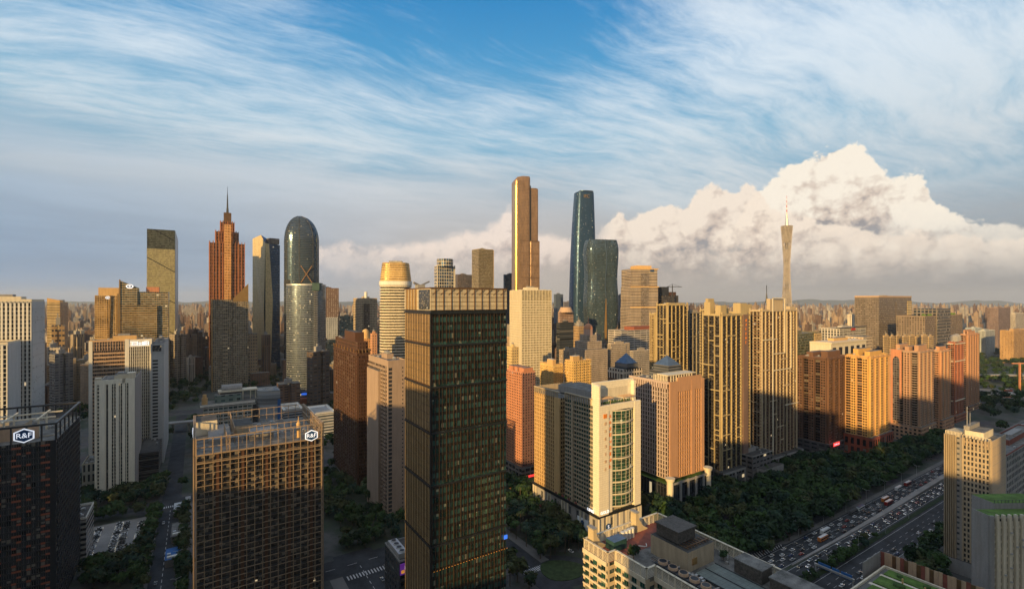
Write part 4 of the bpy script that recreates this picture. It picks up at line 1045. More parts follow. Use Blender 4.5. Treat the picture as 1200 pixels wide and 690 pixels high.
for k, (px, Y, pr, dd, hh, lb) in enumerate(((332, 640, 356, 46, 30, 'grey slab-roofed office left of the two beside the round glass tower'), (366, 600, 394, 52, 34, 'white-roofed banded office block left of the brown granite tower'))):
    B = Bld('office_block', lb, 'building', px, Y, pr, px-2 if 0 else px-8, 5000+hh, depth=dd)
    B.core([gm_('band_block', (.42, .42, .42), (.05, .07, .09), 40, 3.6, 1, .5, lit=0), M['white']])
    q = MB(); [q.box(B.w*.15, B.w*.85, 4+j*9, 9+j*9, hh+.02, hh+1.4) for j in range(4)]; B.part('skylight', q, M['steel']); roof_kit(B, hh, 0, B.w, 0, B.d, k+3, .8, room=False, wallm=M['white'], units=5)
B = Bld('gallery_building', 'low oval grey roof beside the foot of the round glass tower', 'building', 300, 760, 330, 298, 5012, depth=40)
B.part('drum', MB().cyl(B.w/2, 20, 24, 0, 12, 28), M['grey']); B.part('dome', MB().cyl(B.w/2, 20, 24, 12.01, 18, 28, 14), M['steel'])

# --- skyline between the round tower and the barrel tower
B, m, tr = simple('brown square tower with white window dots and grey-white lower half', 'tower', 378, 1250, 397, 370, 338, (.17, .11, .09), glass=(.42, .40, .36), pw=5, fh=5, wf=.35, hf=.35, name='office_tower', lit=0, gmetal=0, grough=.6)
B.part('lower_wall', MB().box(-.6, B.w+.6, -1, -.02, 0, Z(372, 1250)), gm_('pale_lower', (.40, .42, .44), (.2, .22, .24), 5, 5, .5, .5, lit=0))
simple('dark blue glass office with flat top behind the brown granite tower', 'tower', 398, 1150, 415, 396, 371, (.02, .035, .06), glass=(.02, .045, .08), pw=4, fh=4, wf=.8, hf=.7, name='office_tower', gmetal=.4, lit=.004)
simple('low dark blue glass block with a stepped deck below the brown dotted tower', 'building', 381, 1000, 402, 377, 401, (.02, .035, .05), glass=(.02, .04, .07), pw=4, fh=4, wf=.8, hf=.7, name='office_block', lit=0)
B, m, tr = simple('beige residential tower with dark grid middle and white roof cylinder, left of the barrel tower', 'tower', 424, 960, 442, 414, 350, (.42, .33, .22), glass=(.06, .06, .06), pw=3, fh=3.4, wf=.7, hf=.5)
B.part('roof_cylinder', MB().cyl(B.w*.5, B.d*.4, 3, B.h+.01, B.h+14, 12), M['white']); B.part('dark_bay', MB().box(B.w*.1, B.w*.5, -1, -.02, 0, B.h-10), gm_('dbay', (.15, .11, .08), (.05, .05, .05), 3, 3.4, .6, .6))
B = Bld('residential_tower', 'small orange tower with a round dome, right behind the brown granite tower', 'tower', 424, 640, 436, 421, 397)
B.core([gm_('dome_wall', (.58, .30, .12), (.12, .08, .05), 3, 3.4, .35, .5, lit=0), M['orange']]); B.part('dome_drum', MB().cyl(B.w/2, B.d/2, B.w*.38, B.h, B.h+7, 16), M['orange'])
dm = MB(); dm.loft([[(B.w/2+B.w*.36*cos(e)*cos(a), B.d/2+B.w*.36*cos(e)*sin(a), B.h+7+B.w*.42*sin(e)) for a in rng(0, 2*pi, 15)[:-1]] for e in rng(0, 1.45, 5)], smooth=True); B.part('dome', dm, M['orange'])
simple('orange-pink slab beside the barrel tower', 'tower', 436, 620, 442, 434, 392, (.50, .26, .14), name='apartment_block', wf=.4, hf=.4)
# barrel tower: flared stack of white balcony rings
B = Bld('office_tower', 'barrel-shaped tower ringed with white and gold horizontal bands, flaring head', 'tower', 443, 700, 481, 443, 307, depth=46, a=8)
W, D, HH = B.w, B.d, B.h
zn = Z(334, 700)
def oval(k, z, n=36): return [(W/2+W/2*k*math.copysign(abs(cos(a))**.62, cos(a)), D/2+D/2*k*math.copysign(abs(sin(a))**.62, sin(a)), z) for a in [2*pi*i/n for i in range(n)]]
bg_ = gm_('barrel_glass', (.12, .10, .07), (.06, .06, .05), 2.4, 4, .85, .8, gmetal=.5, lit=0, curtain=.1)
bo = MB(); bo.loft([oval(.955, 0), oval(.95, zn)], smooth=True); B.part('glazing', bo, bg_)
pl = []
rgm = MB(); rgm.loft([oval(1.0, 0), oval(1.0, 1.75)]); 
rm1 = rgm.mesh('balcony_ring', [M['cream']])
for j in range(int(zn/4.1)): link(rm1, 'balcony_ring', B.root, (0, 0, 2+j*4.1))
cm = MB(); cm.loft([oval(1.02, zn), oval(1.03, zn+6)], smooth=True); B.part('collar', cm, M['white'])
hm_ = gm_('head_glass', (.60, .42, .18), (.24, .17, .09), 1.8, 3.2, .8, .45, gmetal=.5, lit=0, tilt=.04)
hd = MB(); hd.loft([oval(.97, zn+6), oval(.97, zn+8), oval(.84, HH)], smooth=True); B.part('head', hd, hm_)
hr = MB(); 
for j in range(7): q = j/7.; hr.loft([oval(.985-.13*q, zn+8+q*(HH-zn-8)), oval(.985-.13*q, zn+8.8+q*(HH-zn-8))])
B.part('head_rings', hr, M['gold'])
B.part('roof_room', MB().box(W*.3, W*.7, D*.3, D*.7, HH+.01, HH+3), M['grey'])
# small towers above the big dark tower
B, m, tr = simple('blue glass tower with cream corner frames peeping over the big dark tower', 'tower', 512, 1300, 533, 509, 312, (.55, .47, .34), glass=(.04, .09, .16), pw=7, fh=9, wf=.8, hf=.8, name='office_tower', lit=0, gmetal=.5)
c_ = MB(); c_.cyl(B.w*.52, B.d*.5, B.w*.42, B.h, Z(303, 1300), 20, smooth=False); B.part('glass_drum', c_, m)
for q in (0, .97): B.part('corner_frame', MB().box(B.w*q, B.w*q+2.4, -1.2, 1, 0, B.h+4), M['cream'])
simple('short dark slab with pink right edge, between two towers above the big dark tower', 'tower', 536, 1500, 553, 536, 322, (.10, .09, .10), glass=(.09, .09, .10), name='office_tower', lit=0, pw=6, fh=5, depth=28)
B, m, tr = simple('olive-gold slab tower with bright right edge, just left of the tallest golden tower', 'skyscraper', 561, 1350, 578, 561, 292, (.24, .19, .11), glass=(.16, .14, .09), pw=3, fh=4, wf=.85, hf=.6, name='office_tower', gmetal=.6, lit=0, grough=.25, depth=40)
B.part('side_wall', MB().box(B.w+.01, B.w+2.2, 0, B.d, 0, B.h), gm_('gold_stack', (.62, .45, .22), (.2, .14, .08), 40, 4.4, 1, .4, lit=0))
B, m, tr = simple('slim dark blue tower half hidden by the tallest golden tower', 'tower', 592, 1500, 606, 590, 322, (.045, .06, .085), glass=(.04, .06, .09), pw=4, fh=4, wf=.7, hf=.6, name='office_tower', lit=0)

# --- tallest golden tower: rising setbacks, rounded left edge
B = Bld('skyscraper', 'tallest slender bronze-gold tower with notched stepped top', 'skyscraper', 604, 1376, 632, 602, 206, depth=50, a=14)
W, D, HH = B.w, B.d, Z(205, 1376)
mc = gm_('terracotta_fins', (.36, .23, .14), (.10, .07, .05), 1.6, 4.2, .5, .8, gmetal=.6, grough=.3, lit=0, tilt=.03, curtain=0, wrough=.35, wmetal=.35)
mgl = plain('sun_glint_edge', (.62, .40, .14), .28, .05, .05, metal=.85)  # gold colour stands in for the sun's reflection on the left corner
def rrect(x0, x1, y0, y1, z, r=5, n=4):
    P = []
    for (cx_, cy_, a0) in ((x0+r, y0+r, pi), (x1-r, y0+r, 1.5*pi), (x1-r, y1-r, 0), (x0+r, y1-r, .5*pi)):
        for i in range(n+1): a = a0+pi/2*i/n; P.append((cx_+r*cos(a), cy_+r*sin(a), z if not callable(z) else z(cx_)))
    return P
h1 = Z(219, 1376); h2 = Z(282, 1376)
t1 = MB(); t1.loft([rrect(0, W*.64, 0, D, 0, 7), rrect(0, W*.64, 0, D, HH-14, 7), rrect(W*.10, W*.64, 2, D, HH-4, 5), rrect(W*.3, W*.62, 6, D, HH, 4)], smooth=False); B.part('tall_shaft', t1, mc)
t2 = MB(); t2.loft([rrect(W*.62, W*.97, 2.5, D-3, 0, 3), rrect(W*.62, W*.97, 2.5, D-3, h1-2, 3), rrect(W*.62, W*.9, 2.5, D-3, h1, 3)]); B.part('side_shaft', t2, mc)
t3 = MB(); t3.loft([rrect(W*.66, W*1.02, 1.2, D-6, 0, .6), rrect(W*.66, W*1.02, 1.2, D-6, h2, .6)]); B.part('lower_shaft', t3, mc)
gl = MB(); gl.loft([rrect(-.7, 13, -.7, D*.5, 0, 7.5), rrect(-.7, 13, -.7, D*.5, HH-30, 7.5), rrect(2, 12, 0, D*.5, HH-14, 5)], smooth=True); B.part('sun_glint_corner', gl, mgl)
B.part('notch', MB().box(W*.625, W*.655, 1.4, 2.6, h2, h1+6), M['black'])
fz = MB()
for z in rng(30, h2, 9): fz.box(W*.2, W*1.0, -.5, 1.0, z, z+1.2)
B.part('refuge_bands', fz, M['bronze'])
# --- cream lattice tower before it
B = Bld('office_tower', 'cream square-gridded tower with vertical slots at the top, in front of the tallest golden tower', 'tower', 611, 640, 646, 609, 340, depth=40, a=22)
W, D, HH = B.w, B.d, B.h
B.core([gm_('lattice_core', (.12, .10, .06), (.14, .12, .06), 2, 3.8, .9, .8, gmetal=.5, lit=0, tilt=.04, curtain=.3), M['roof']])
geo = MB(); nc = 20; zt = HH-15
for f in 'flr':
    T = B.T(f); L = W if f == 'f' else D; n = nc if f == 'f' else 18
    for i in range(n+1): u = min(max(L*i/n, .3), L-.3); B.fb(geo, T, u-.3, u+.3, .02, .8, 0, HH)
    for z in rng(0, zt, 52): B.fb(geo, T, 0, L, .02, .7, z, z+.9)
B.part('lattice', geo, M['cream']); roof_kit(B, HH, 0, W, 0, D, 5, .6, wallm=M['cream'])
# wide slots dark
# --- salmon apartment tower (left face pink, right face grey-mauve)
B = Bld('apartment_tower', 'salmon-pink apartment tower with small square windows beside the big dark tower', 'apartment tower', 612, 470, 627, 594, 437, depth=None)
W, D, HH = B.w, B.d, B.h
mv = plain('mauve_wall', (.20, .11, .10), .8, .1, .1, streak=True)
B.core([gm_('salmon_core', (.50, .24, .16), (.06, .05, .05), 3.2, 3.1, .35, .45, lit=0), M['roof']], 14, HH)
B.part('podium', MB().box(-4, W+4, -5, D, 0, 14, top=1), [gm_('shops', (.2, .17, .16), (.05, .05, .06), 6, 5, .8, .6, lit=.05), M['roof_dark']])
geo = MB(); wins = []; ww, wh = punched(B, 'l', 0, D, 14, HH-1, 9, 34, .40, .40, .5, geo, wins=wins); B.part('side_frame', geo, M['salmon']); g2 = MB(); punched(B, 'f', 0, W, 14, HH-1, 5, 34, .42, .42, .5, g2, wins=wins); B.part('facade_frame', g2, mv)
repeats(B, 'window', pane(ww, wh), M['pane'], wins)
for a, b in ((.02, .3), (.4, .6), (.7, .98)): B.box('roof_room', [M['salmon'], M['roof']], 2, W-2, D*a, D*b, HH+.01, HH+4.5, top=1)
roof_kit(B, HH, 0, W, 0, D, 5, 1, room=False, wallm=M['salmon'], units=5)
rs = B.part('shop_sign', MB().box(W*.1, W*.9, -5.5, -5.01, 5, 7), M['litred'])
simple('low yellow block with balconies between big dark tower and lattice tower', 'apartment block', 600, 560, 608, 594, 408, (.58, .42, .20), wf=.5, hf=.4)
simple('small grey and orange block under the tallest golden tower', 'building', 598, 800, 612, 594, 396, (.4, .28, .18), wf=.4, hf=.4)
for k, (px, Y, pr, sd, ty, lb) in enumerate(((648, 540, 660, 633, 428, 'sunlit yellow apartment block with air units, left one behind the green-glass hotel'), (672, 535, 693, 662, 424, 'sunlit yellow apartment block with twin stair heads, right one behind the green-glass hotel'))):
    B, m, tr = simple(lb, 'apartment block', px, Y, pr, sd, ty, (.60, .42, .16), pw=3, fh=3, wf=.4, hf=.42, glass=(.08, .07, .05), roomm=M['orange'])
    pl = [(B.w*(i+.5)/5, -.02, B.h-3-j*3, 0) for j in range(12) for i in range(5)]+[(-.02, B.d*(i+.5)/5, B.h-3-j*3, -pi/2) for j in range(12) for i in range(5)]
    repeats(B, 'balcony', balcony(2.4, 3, 1.1, .9), M['orange'], pl, 60)
    B.part('stair_head', MB().box(1, B.w*.4, 2, B.d*.5, B.h+.01, B.h+6, top=1), [M['orange'], M['cream']])
# --- pair: tall tapering blue tower and wavy neighbour
B = Bld('skyscraper', 'tall dark blue tapering tower with gold letters near its top', 'skyscraper', 672, 1594, 702, 672, 222, depth=74, a=12)
W, D, HH = B.w, B.d, Z(223, 1594)
mi = gm_('diagrid_glass', (.02, .045, .075), (.03, .075, .14), 3.2, 4.2, .86, .8, gvar=.3, gmetal=.6, grough=.2, lit=.003, tilt=.02, curtain=.04)
def sup(k, z, n=36, cx_=.5, kx=1): return [(W*cx_+W/2*k*kx*math.copysign(abs(cos(a))**.6, cos(a)), D/2+D/2*k*math.copysign(abs(sin(a))**.6, sin(a)), z) for a in [2*pi*i/n for i in range(n)]]
bo = MB(); bo.loft([sup(1.0-.30*(q**2.2), q*HH, cx_=.5+.06*q*q) for q in rng(0, 1, 16)], smooth=True); B.part('glazing', bo, mi)
hp = MB(); hp.loft([sup(.56, HH+4, cx_=.62), sup(.56, HH+6, cx_=.62)]); hp.loft([sup(.3, HH, cx_=.62), sup(.3, HH+4, cx_=.62)]); B.part('helipad', hp, M['lead'])
put_text(B.root, 'IFC', 15, 'f', W*.55, -D*.0+8.2, HH-16, M['gold'], .3)
B = Bld('skyscraper', 'dark glass tower with wavy side outline, right neighbour of the tapering blue tower', 'skyscraper', 691, 1300, 727, 691, 281, depth=60, a=12)
W, D, HH = B.w, B.d, Z(280, 1300)
mi2 = gm_('speckled_glass', (.04, .06, .075), (.05, .095, .14), 3., 4.2, .7, .65, gmetal=.6, lit=.004, tilt=.03, curtain=.06)
rings = []
for q in rng(0, 1, 30):
    wv = .035*sin(q*15+.6)+(0 if q < .95 else -(q-.95)*1.6)
    rings.append([(W*(.5+.5*(1+wv)*cos_), D*(.5+.5*(1+wv)*sin_), q*HH) for cos_, sin_ in [(math.copysign(abs(cos(a))**.5, cos(a)), math.copysign(abs(sin(a))**.5, sin(a))) for a in [2*pi*i/36 for i in range(36)]]])
bo = MB(); bo.loft(rings, smooth=True); B.part('glazing', bo, mi2)
sm = MB()
for a, b in zip(rings, rings[1:]): sm.beam((W*.52+W*.02*sin(a[0][2]*.05), -1+0*a[0][2], a[0][2]), (W*.52+W*.02*sin(b[0][2]*.05), -1, b[0][2]), 1.6)
B.part('seam', sm, M['lead'])
B.part('gilded_slit', MB().loft([[(W*.50, -2, Z(420, 1300)), (W*.54, -2, Z(420, 1300)), (W*.54, -1, Z(420, 1300))], [(W*.47, -2, Z(385, 1300)), (W*.55, -2, Z(385, 1300)), (W*.55, -1, Z(385, 1300))], [(W*.51, -2, Z(350, 1300)), (W*.53, -2, Z(350, 1300)), (W*.53, -1, Z(350, 1300))]]), M['gold'])
# --- stone residential block with domed lantern
B = Bld('residential_tower', 'grey-beige residential block crowned by a pink domed lantern', 'apartment tower', 686, 760, 712, 667, 410, depth=None)
W, D, HH = B.w, B.d, B.h
sm_ = gm_('dome_block', (.38, .31, .25), (.06, .06, .06), 2.6, 3.1, .45, .5, lit=0)
B.core([sm_, M['roof']])
for k, (a, b, hh) in enumerate(((.15, .85, 12), (.28, .72, 22))): B.part('tier', MB().box(W*a, W*b, D*a, D*b, HH-.5+[0, 12.01][k], HH+hh, top=0), [sm_])
B.part('drum', MB().cyl(W/2, D/2, 7.5, HH+22, HH+31, 12, smooth=False), M['pink'])
dm = MB(); dm.loft([[(W/2+7.5*cos(e)*cos(a), D/2+7.5*cos(e)*sin(a), HH+31+9*sin(e)) for a in rng(0, 2*pi, 16)[:-1]] for e in rng(0, 1.5, 6)], smooth=True); dm.cyl(W/2, D/2, .7, HH+39.5, HH+53, 6, .1); B.part('dome', dm, M['salmon'])
for k, (px, Y, pr, sd, ty, col) in enumerate(((716, 800, 738, 712, 404, (.36, .30, .24)), (742, 780, 765, 738, 412, (.34, .30, .26)), (668, 820, 676, 655, 412, (.36, .28, .2)))):
    simple(('stone residential block right of the domed one, taller of two', 'stone residential block right of the domed one, partly behind the slate pyramids', 'narrow stone residential block left of the domed one')[k], 'apartment tower', px, Y, pr, sd, ty, col, pw=2.6, fh=3.1, wf=.45, hf=.55)
simple('dark horizontal-banded office behind the domed residential block', 'building', 656, 900, 672, 652, 379, (.045, .045, .045), pw=40, wf=1, fh=5, name='office_block', lit=.004)
B, m, tr = simple('bronze round-headed tower behind the cream lattice tower', 'tower', 656, 1150, 672, 654, 366, (.36, .24, .18), pw=3, fh=4, name='office_tower', glass=(.12, .09, .08), gmetal=.6)
B.part('head', MB().cyl(B.w/2, B.d/2, B.w*.42, B.h, B.h+12, 16, B.w*.3), M['tan'])
simple('slim blue-grey tower on the skyline left of the tapering blue tower', 'tower', 651, 1900, 660, 649, 345, (.10, .13, .18), name='office_tower', lit=0, glass=(.06, .09, .13))
simple('pale violet haze-washed block on the skyline left of the tapering tower', 'tower', 661, 2200, 672, 659, 354, (.20, .19, .22), name='office_tower', lit=0)
simple('slim grey tower on the skyline between wavy tower and layered tower', 'tower', 727, 1900, 731, 726, 346, (.2, .2, .22), name='office_tower', lit=0, depth=20)
simple('orange apartment slab in the gap between wavy tower and layered tower', 'apartment block', 729, 1500, 740, 727, 376, (.46, .28, .18), lit=0)
B, m, tr = simple('white flat block with red-brown upper storey under the layered tower', 'building', 728, 1050, 772, 726, 388, (.42, .38, .34), pw=20, fh=5, wf=.9, hf=.4, depth=40, name='office_block'); B.part('upper_storey', MB().box(B.w*.35, B.w, 2, B.d*.8, B.h+.02, B.h+8), M['redbrick'])
# --- layered tower
B = Bld('office_tower', 'grey-beige layered tower with stepped shoulders and blue top emblem, right of the wavy tower', 'skyscraper', 739, 1200, 771, 738, 315, depth=52, a=14)
W, D, HH = B.w, B.d, B.h
ml = gm_('layer_wall', (.40, .32, .25), (.09, .09, .09), 50, 3.8, 1, .45, gmetal=.3, lit=0)
zs = [0, Z(360, 1200), Z(336, 1200), HH]
B.part('lower_tier', MB().box(-1.5, W+1.5, -1, D, 0, zs[1], top=1), [ml, M['roof']]); B.part('middle_tier', MB().box(-.3, W+.3, 0, D, zs[1]+.01, zs[2], top=1), [ml, M['roof']]); B.part('upper_tier', MB().box(1, W-1, 1, D-1, zs[2]+.01, zs[3], top=1), [ml, M['roof']])
B.part('crown', MB().box(W*.25, W*.8, 5, D*.7, HH+.01, HH+9, top=1), [M['orange'], M['roof']])
for z, dd in ((zs[1], 0), (zs[2], 0), (HH, 1)): B.part('ledge', MB().box(-2+dd, W+2-dd, -2+dd, -1.01+dd, z-1, z+1.5), M['orange'])
B.part('glass_bay', MB().box(W*.36, W*.64, -1.8, -1.02, 0, HH-12), gm_('bay', (.25, .2, .16), (.1, .1, .11), 3, 3.8, .8, .6, lit=0)); B.part('emblem', MB().box(W*.72, W*.86, -.2, .9, HH-6, HH+2), M['signblue'])
# --- unfinished tower with crane
B = Bld('unfinished_tower', 'unfinished dark concrete core tower beside the layered tower', 'tower', 776, 1250, 795, 774, 346, depth=36)
B.core([gm_('bare_frame', (.10, .085, .075), (.02, .02, .02), 5, 4.5, .7, .7, gmetal=0, lit=0), M['roof_dark']]); B.part('core_wall', MB().box(B.w*.1, B.w*.5, 5, 25, B.h, B.h+22), M['dgrey']); B.part('formwork', MB().box(B.w*.55, B.w*.95, 5, 25, B.h, B.h+9), M['brown'])
cr = empty('tower_crane', (X(788, 1245), 1245, 0)); tag(cr, 'thin tower crane standing on the unfinished concrete tower', 'crane')
mb = MB(); mb.beam((0, 0, 0), (0, 0, Z(335, 1245)), 1.8); mb.build('mast', M['dgrey'], cr); mb = MB(); zz = Z(336, 1245); mb.beam((-14, 0, zz), (24, 0, zz), 1.4); mb.beam((0, 0, zz+7), (22, 0, zz), .5); mb.beam((0, 0, zz+7), (-13, 0, zz), .5); mb.beam((0,0,zz),(0,0,zz+7),1); mb.build('jib', M['dgrey'], cr)
# --- broadcast tower: hyperboloid lattice
B0 = empty('lattice_tower', (X(922, 1990), 1990, 0)); tag(B0, 'slender twisted lattice broadcast tower with a red and white antenna mast', 'tower')
ht = Z(265, 1990); n = 24; tw = radians(100)
def rad(q): return (23*max(0, (.66-q)/.66)**1.5+13.0+11.5*max(0, (q-.66)/.34)**1.25)*.90
def hp_(i, q, dirn): a = 2*pi*i/n+dirn*tw*q; return (rad(q)*cos(a), rad(q)*sin(a)*.85, q*ht)
L1 = MB(); qs = rng(0, 1, 22)
for i in range(n):
    for a, b in zip(qs, qs[1:]): L1.beam(hp_(i, a, 1), hp_(i, b, 1), 1.2)
L1.build('columns', plain('pink_steel', (.40, .36, .34), .5, .1, .2), B0)
L2 = MB()
for i in range(n):
    for a, b in zip(qs, qs[1:]): L2.beam(hp_(i, a, -.25), hp_(i, b, -.25), .7)
L2.build('braces', M['grey'], B0)
L3 = MB()
for q in rng(0.02, 1, 34):
    P = [hp_(i, q, 0) for i in range(n)]
    for i in range(n): L3.beam(P[i], P[(i+1) % n], 1.0)
L3.build('rings', plain('ring_steel', (.30, .25, .23), .5, .1, .2), B0)
MB().cyl(0, 0, 6.5, 0, ht, 14).build('core_shaft', M['dgrey'], B0)
podm_ = gm_('pod', (.25, .22, .2), (.1, .1, .1), 2, 4, .7, .6, lit=0)
for a, b in ((.06, .2), (.34, .42), (.56, .62), (.72, .80), (.86, 1.0)): L4 = MB(); L4.loft([[(rad(q)*.86*cos(t_), rad(q)*.73*sin(t_), q*ht) for t_ in rng(0, 2*pi, 20)[:-1]] for q in (a, b)]); L4.build('floor_pod', podm_, B0)
L5 = MB(); L5.loft([[(7*cos(t_), 7*sin(t_), ht) for t_ in rng(0, 2*pi, 8)[:-1]], [(3*cos(t_), 3*sin(t_), ht+48) for t_ in rng(0, 2*pi, 8)[:-1]]]); L5.build('mast_base', M['steel'], B0)
for k in range(8):
    z = ht+48+k*9.5; MB().cyl(0, 0, 1.9-.17*k, z, z+9.5, 8, 1.8-.17*k).build('mast_section', M['redmetal'] if k % 2 else M['white'], B0)
# ================================================================== right
# --- hotel: stone portal with bowed green glass, green banded long side, ribbed rear wing, podium
B = Bld('hotel', 'cream stone and green glass tower with bowed front bay and orange vertical lettering, centre right', 'tower', 701, 349, 750, 624, 5020)
W, D = B.w, B.d; PH = 20
HT = Z(452, 352); zr = Z(475, 352)
pw_ = gm_('podium_wall', (.30, .28, .26), (.06, .06, .065), 9, 9, .3, .6, gmetal=0, lit=0)
B.part('podium', MB().box(0, W, 0, D, 0, PH, top=1), [pw_, M['roof']])
cg_ = MB(); cg_.box(-.9, W+.5, -.9, -.02, PH-1.4, PH+.6).box(-.9, -.02, -.02, D, PH-1.4, PH+.6); B.part('podium_cornice', cg_, M['black'])
T = B.T('l'); pc = MB()
for u in (2, 5, 22, 25, 40, 43, 47, 62, 66, 82): B.fb(pc, T, u, u+1.1, .02, .8, 0, PH-1.5)
T2 = B.T('f')
for u in rng(1.5, W-2.5, 6): B.fb(pc, T2, u, u+3.6, .02, .6, 0, PH-1.5)
B.part('podium_pilasters', pc, M['cream'])
sg = B.part('wall_sign', MB().box(-.7, -.2, 10, 22, 5, 13), M['litwhite'] if 0 else M['signwhite']); MB().cyl(0, 0, 1.8, 0, .2, 18).build('emblem', M['signblue'], sg, (-.72, 16, 10)).rotation_euler = (0, -pi/2, 0)
bs = B.part('round_sign', MB().cyl(0, 0, 2.2, 0, .5, 20), M['signblue']); bs.location = (9, -.7, 11); bs.rotation_euler = (pi/2, 0, 0)
put_text(bs, 'S', 3.2, 'f', 0, 0, .6, M['litwhite'], .08).rotation_euler = (0, 0, 0)
aw = MB(); aw.box(-5, -.02, 4, D*.55, 4.6, 5.2); B.part('canopy', aw, M['dgrey'])
rw = MB(); rw.box(-.9, -.2, D*.6, D*.95, 3, 4.2); B.part('shop_fascia', rw, M['redmetal'])
ox, oy = 1.2, 1.2; tw_, td = W-1.5, D*.46
gcore = gm_('green_core', (.40, .33, .22), (.03, .085, .07), 1.7, 3.55, .9, .62, gmetal=.4, lit=.004, curtain=.15, tilt=.03)
nf = 24; zh = zr-1
B.part('front_wall', MB().box(ox, ox+tw_, oy, oy+td, PH+.01, zh, top=1), [gcore, M['roof']])
# stone portal
fp = MB(); T = B.T('f', ox, oy, tw_, td)
px1, px2, px3 = tw_*.30, tw_*.84, tw_
B.fb(fp, T, 0, px1-tw_*.10, .02, 2.2, PH+.01, zr); B.fb(fp, T, px2, px3, .02, 2.2, PH+.01, zr); B.fb(fp, T, px1-tw_*.10, px2, .02, 2.0, zr-4.4, zr)
B.fb(fp, T, px1-tw_*.10, px1, .02, 1.5, PH+.01, zr-4.4)
for z in rng(PH+6, zr-8, 22): pass
Tl = B.T('l', ox, oy, tw_, td); B.fb(fp, Tl, td-4.5, td+2.2, .02, 1.2, PH+.01, HT)
pg = gm_('portal_stone', (.52, .45, .34), (.80, .72, .56), 1.6, 1.6, .93, .93, gvar=.06, gmetal=0, grough=.6, lit=0, curtain=0, tilt=.0)
B.part('stone_portal', fp, pg)
# curved bay
bay = MB(); n = 16; bp = [(ox+px1+(px2-px1)*i/n, oy-.4-3.4*sin(pi*i/n)) for i in range(n+1)]
ring = lambda z: [(x, y, z) for x, y in bp]+[(ox+px2, oy+.5, z), (ox+px1, oy+.5, z)]
bay.loft([ring(PH+4), ring(zr-5)]); B.part('bowed_glazing', bay, gm_('bay_glass', (.03, .05, .035), (.04, .12, .075), 1.75, 3.5, .92, .8, gmetal=.45, grough=.1, lit=.004, curtain=.2, tilt=.04))
bb = MB()
bp2 = [(ox+px1+(px2-px1)*i/n, oy-.7-3.5*sin(pi*i/n)) for i in range(n+1)]
for z in rng(PH+4, zr-5, 8):
    for a, b in zip(bp2, bp2[1:]): bb.beam((*a, z), (*b, z), .75)
for z in rng(PH+4, zr-5, 27):
    for a, b in zip(bp2, bp2[1:]): bb.beam((*a, z), (*b, z), .10)
for a in bp2[2:-1:3]: bb.beam((*a, PH+4), (*a, zr-5), .2)
B.part('bay_bands', bb, M['cream'])
# high portal head set back behind the terrace
hd = MB(); hd.box(ox, ox+tw_, oy+5.5, oy+7.2, zh, HT+1.5); hd.box(ox, ox+3, oy+.3, oy+5.49, zh, HT+.5).box(ox+tw_-2, ox+tw_, oy+3, oy+5.49, zh, HT); B.part('portal_head', hd, pg)
B.part('head_panel', MB().box(ox+6, ox+tw_-7, oy+5.2, oy+5.48, zr+3.5, HT-3.5), M['cream'])
tg = MB(); 
for x in rng(ox+2, ox+13, 8): tg.box(x, x+.2, oy-2.5, oy+4, zr+5, zr+5.25)
tg.box(ox+2, ox+13.2, oy-2.5, oy-2.2, zr+4.6, zr+5).box(ox+4, ox+4.3, oy, oy+.3, zr, zr+4.6).box(ox+12, ox+12.3, oy, oy+.3, zr, zr+4.6)
for x in rng(ox+24, ox+36, 8): tg.box(x, x+.2, oy-1.5, oy+5, zr+4, zr+4.25)
tg.box(ox+24, ox+36.2, oy-1.5, oy-1.2, zr+3.7, zr+4).box(ox+26, ox+26.3, oy, oy+.3, zr, zr+3.7).box(ox+34, ox+34.3, oy, oy+.3, zr, zr+3.7); B.part('terrace_pergola', tg, M['tan'])
hg = MB(); 
for k in range(26): x = ox+3+k*1.25; hg.cyl(x, oy+2.6+R.uniform(-.5,.5), R.uniform(.5,.9), zr, zr+R.uniform(1, 2.2), 7, .3)
B.part('terrace_shrubs', hg, plain('shrub', (.05, .09, .025), .9, .4, .9))
# vertical lettering: orange emblem and characters on the left stone pier
for k in range(9):
    g_ = glyph(100+k, 2.7, .3); link(g_.mesh('letter', M['signorange']), 'letter', B.root, (ox+px1-tw_*.055, oy-1.52, zr-9.5-k*4.6))
for k in range(7): link(glyph(130+k, 2.2, .3).mesh('letter', M['tan']), 'letter', B.root, (ox+px1-tw_*.18, oy-2.22, zr-14-k*5.5))
B.part('emblem', MB().box(ox+px1-tw_*.23, ox+px1-tw_*.15, oy-2.5, oy-2.21, zr-9, zr-6), M['signorange'])
# long side: green glass with stone bands and windows
geo = MB(); wins = []; T = B.T('l', ox, oy, tw_, td)
ww, wh = punched(B, 'l', 0, td-4.6, PH+.02, zh, 12, nf, .1, .34, .5, geo, T=T, wins=wins)
B.fb(geo, T, td*.22, td*.27, 0, 1.0, PH+.02, zh); B.part('side_bands', geo, M['beige'])
repeats(B, 'window', pane(ww, wh), M['pane_green'], wins)
tm = MB(); 
for i in range(13): B.fb(tm, T, (td-5)*i/12., (td-5)*i/12.+.4, -.3, .9, zh, zh+4.6)
B.fb(tm, T, 0, td-4.6, -.4, 1.1, zh+4.6, zh+5.3); B.part('roof_colonnade', tm, M['beige'])
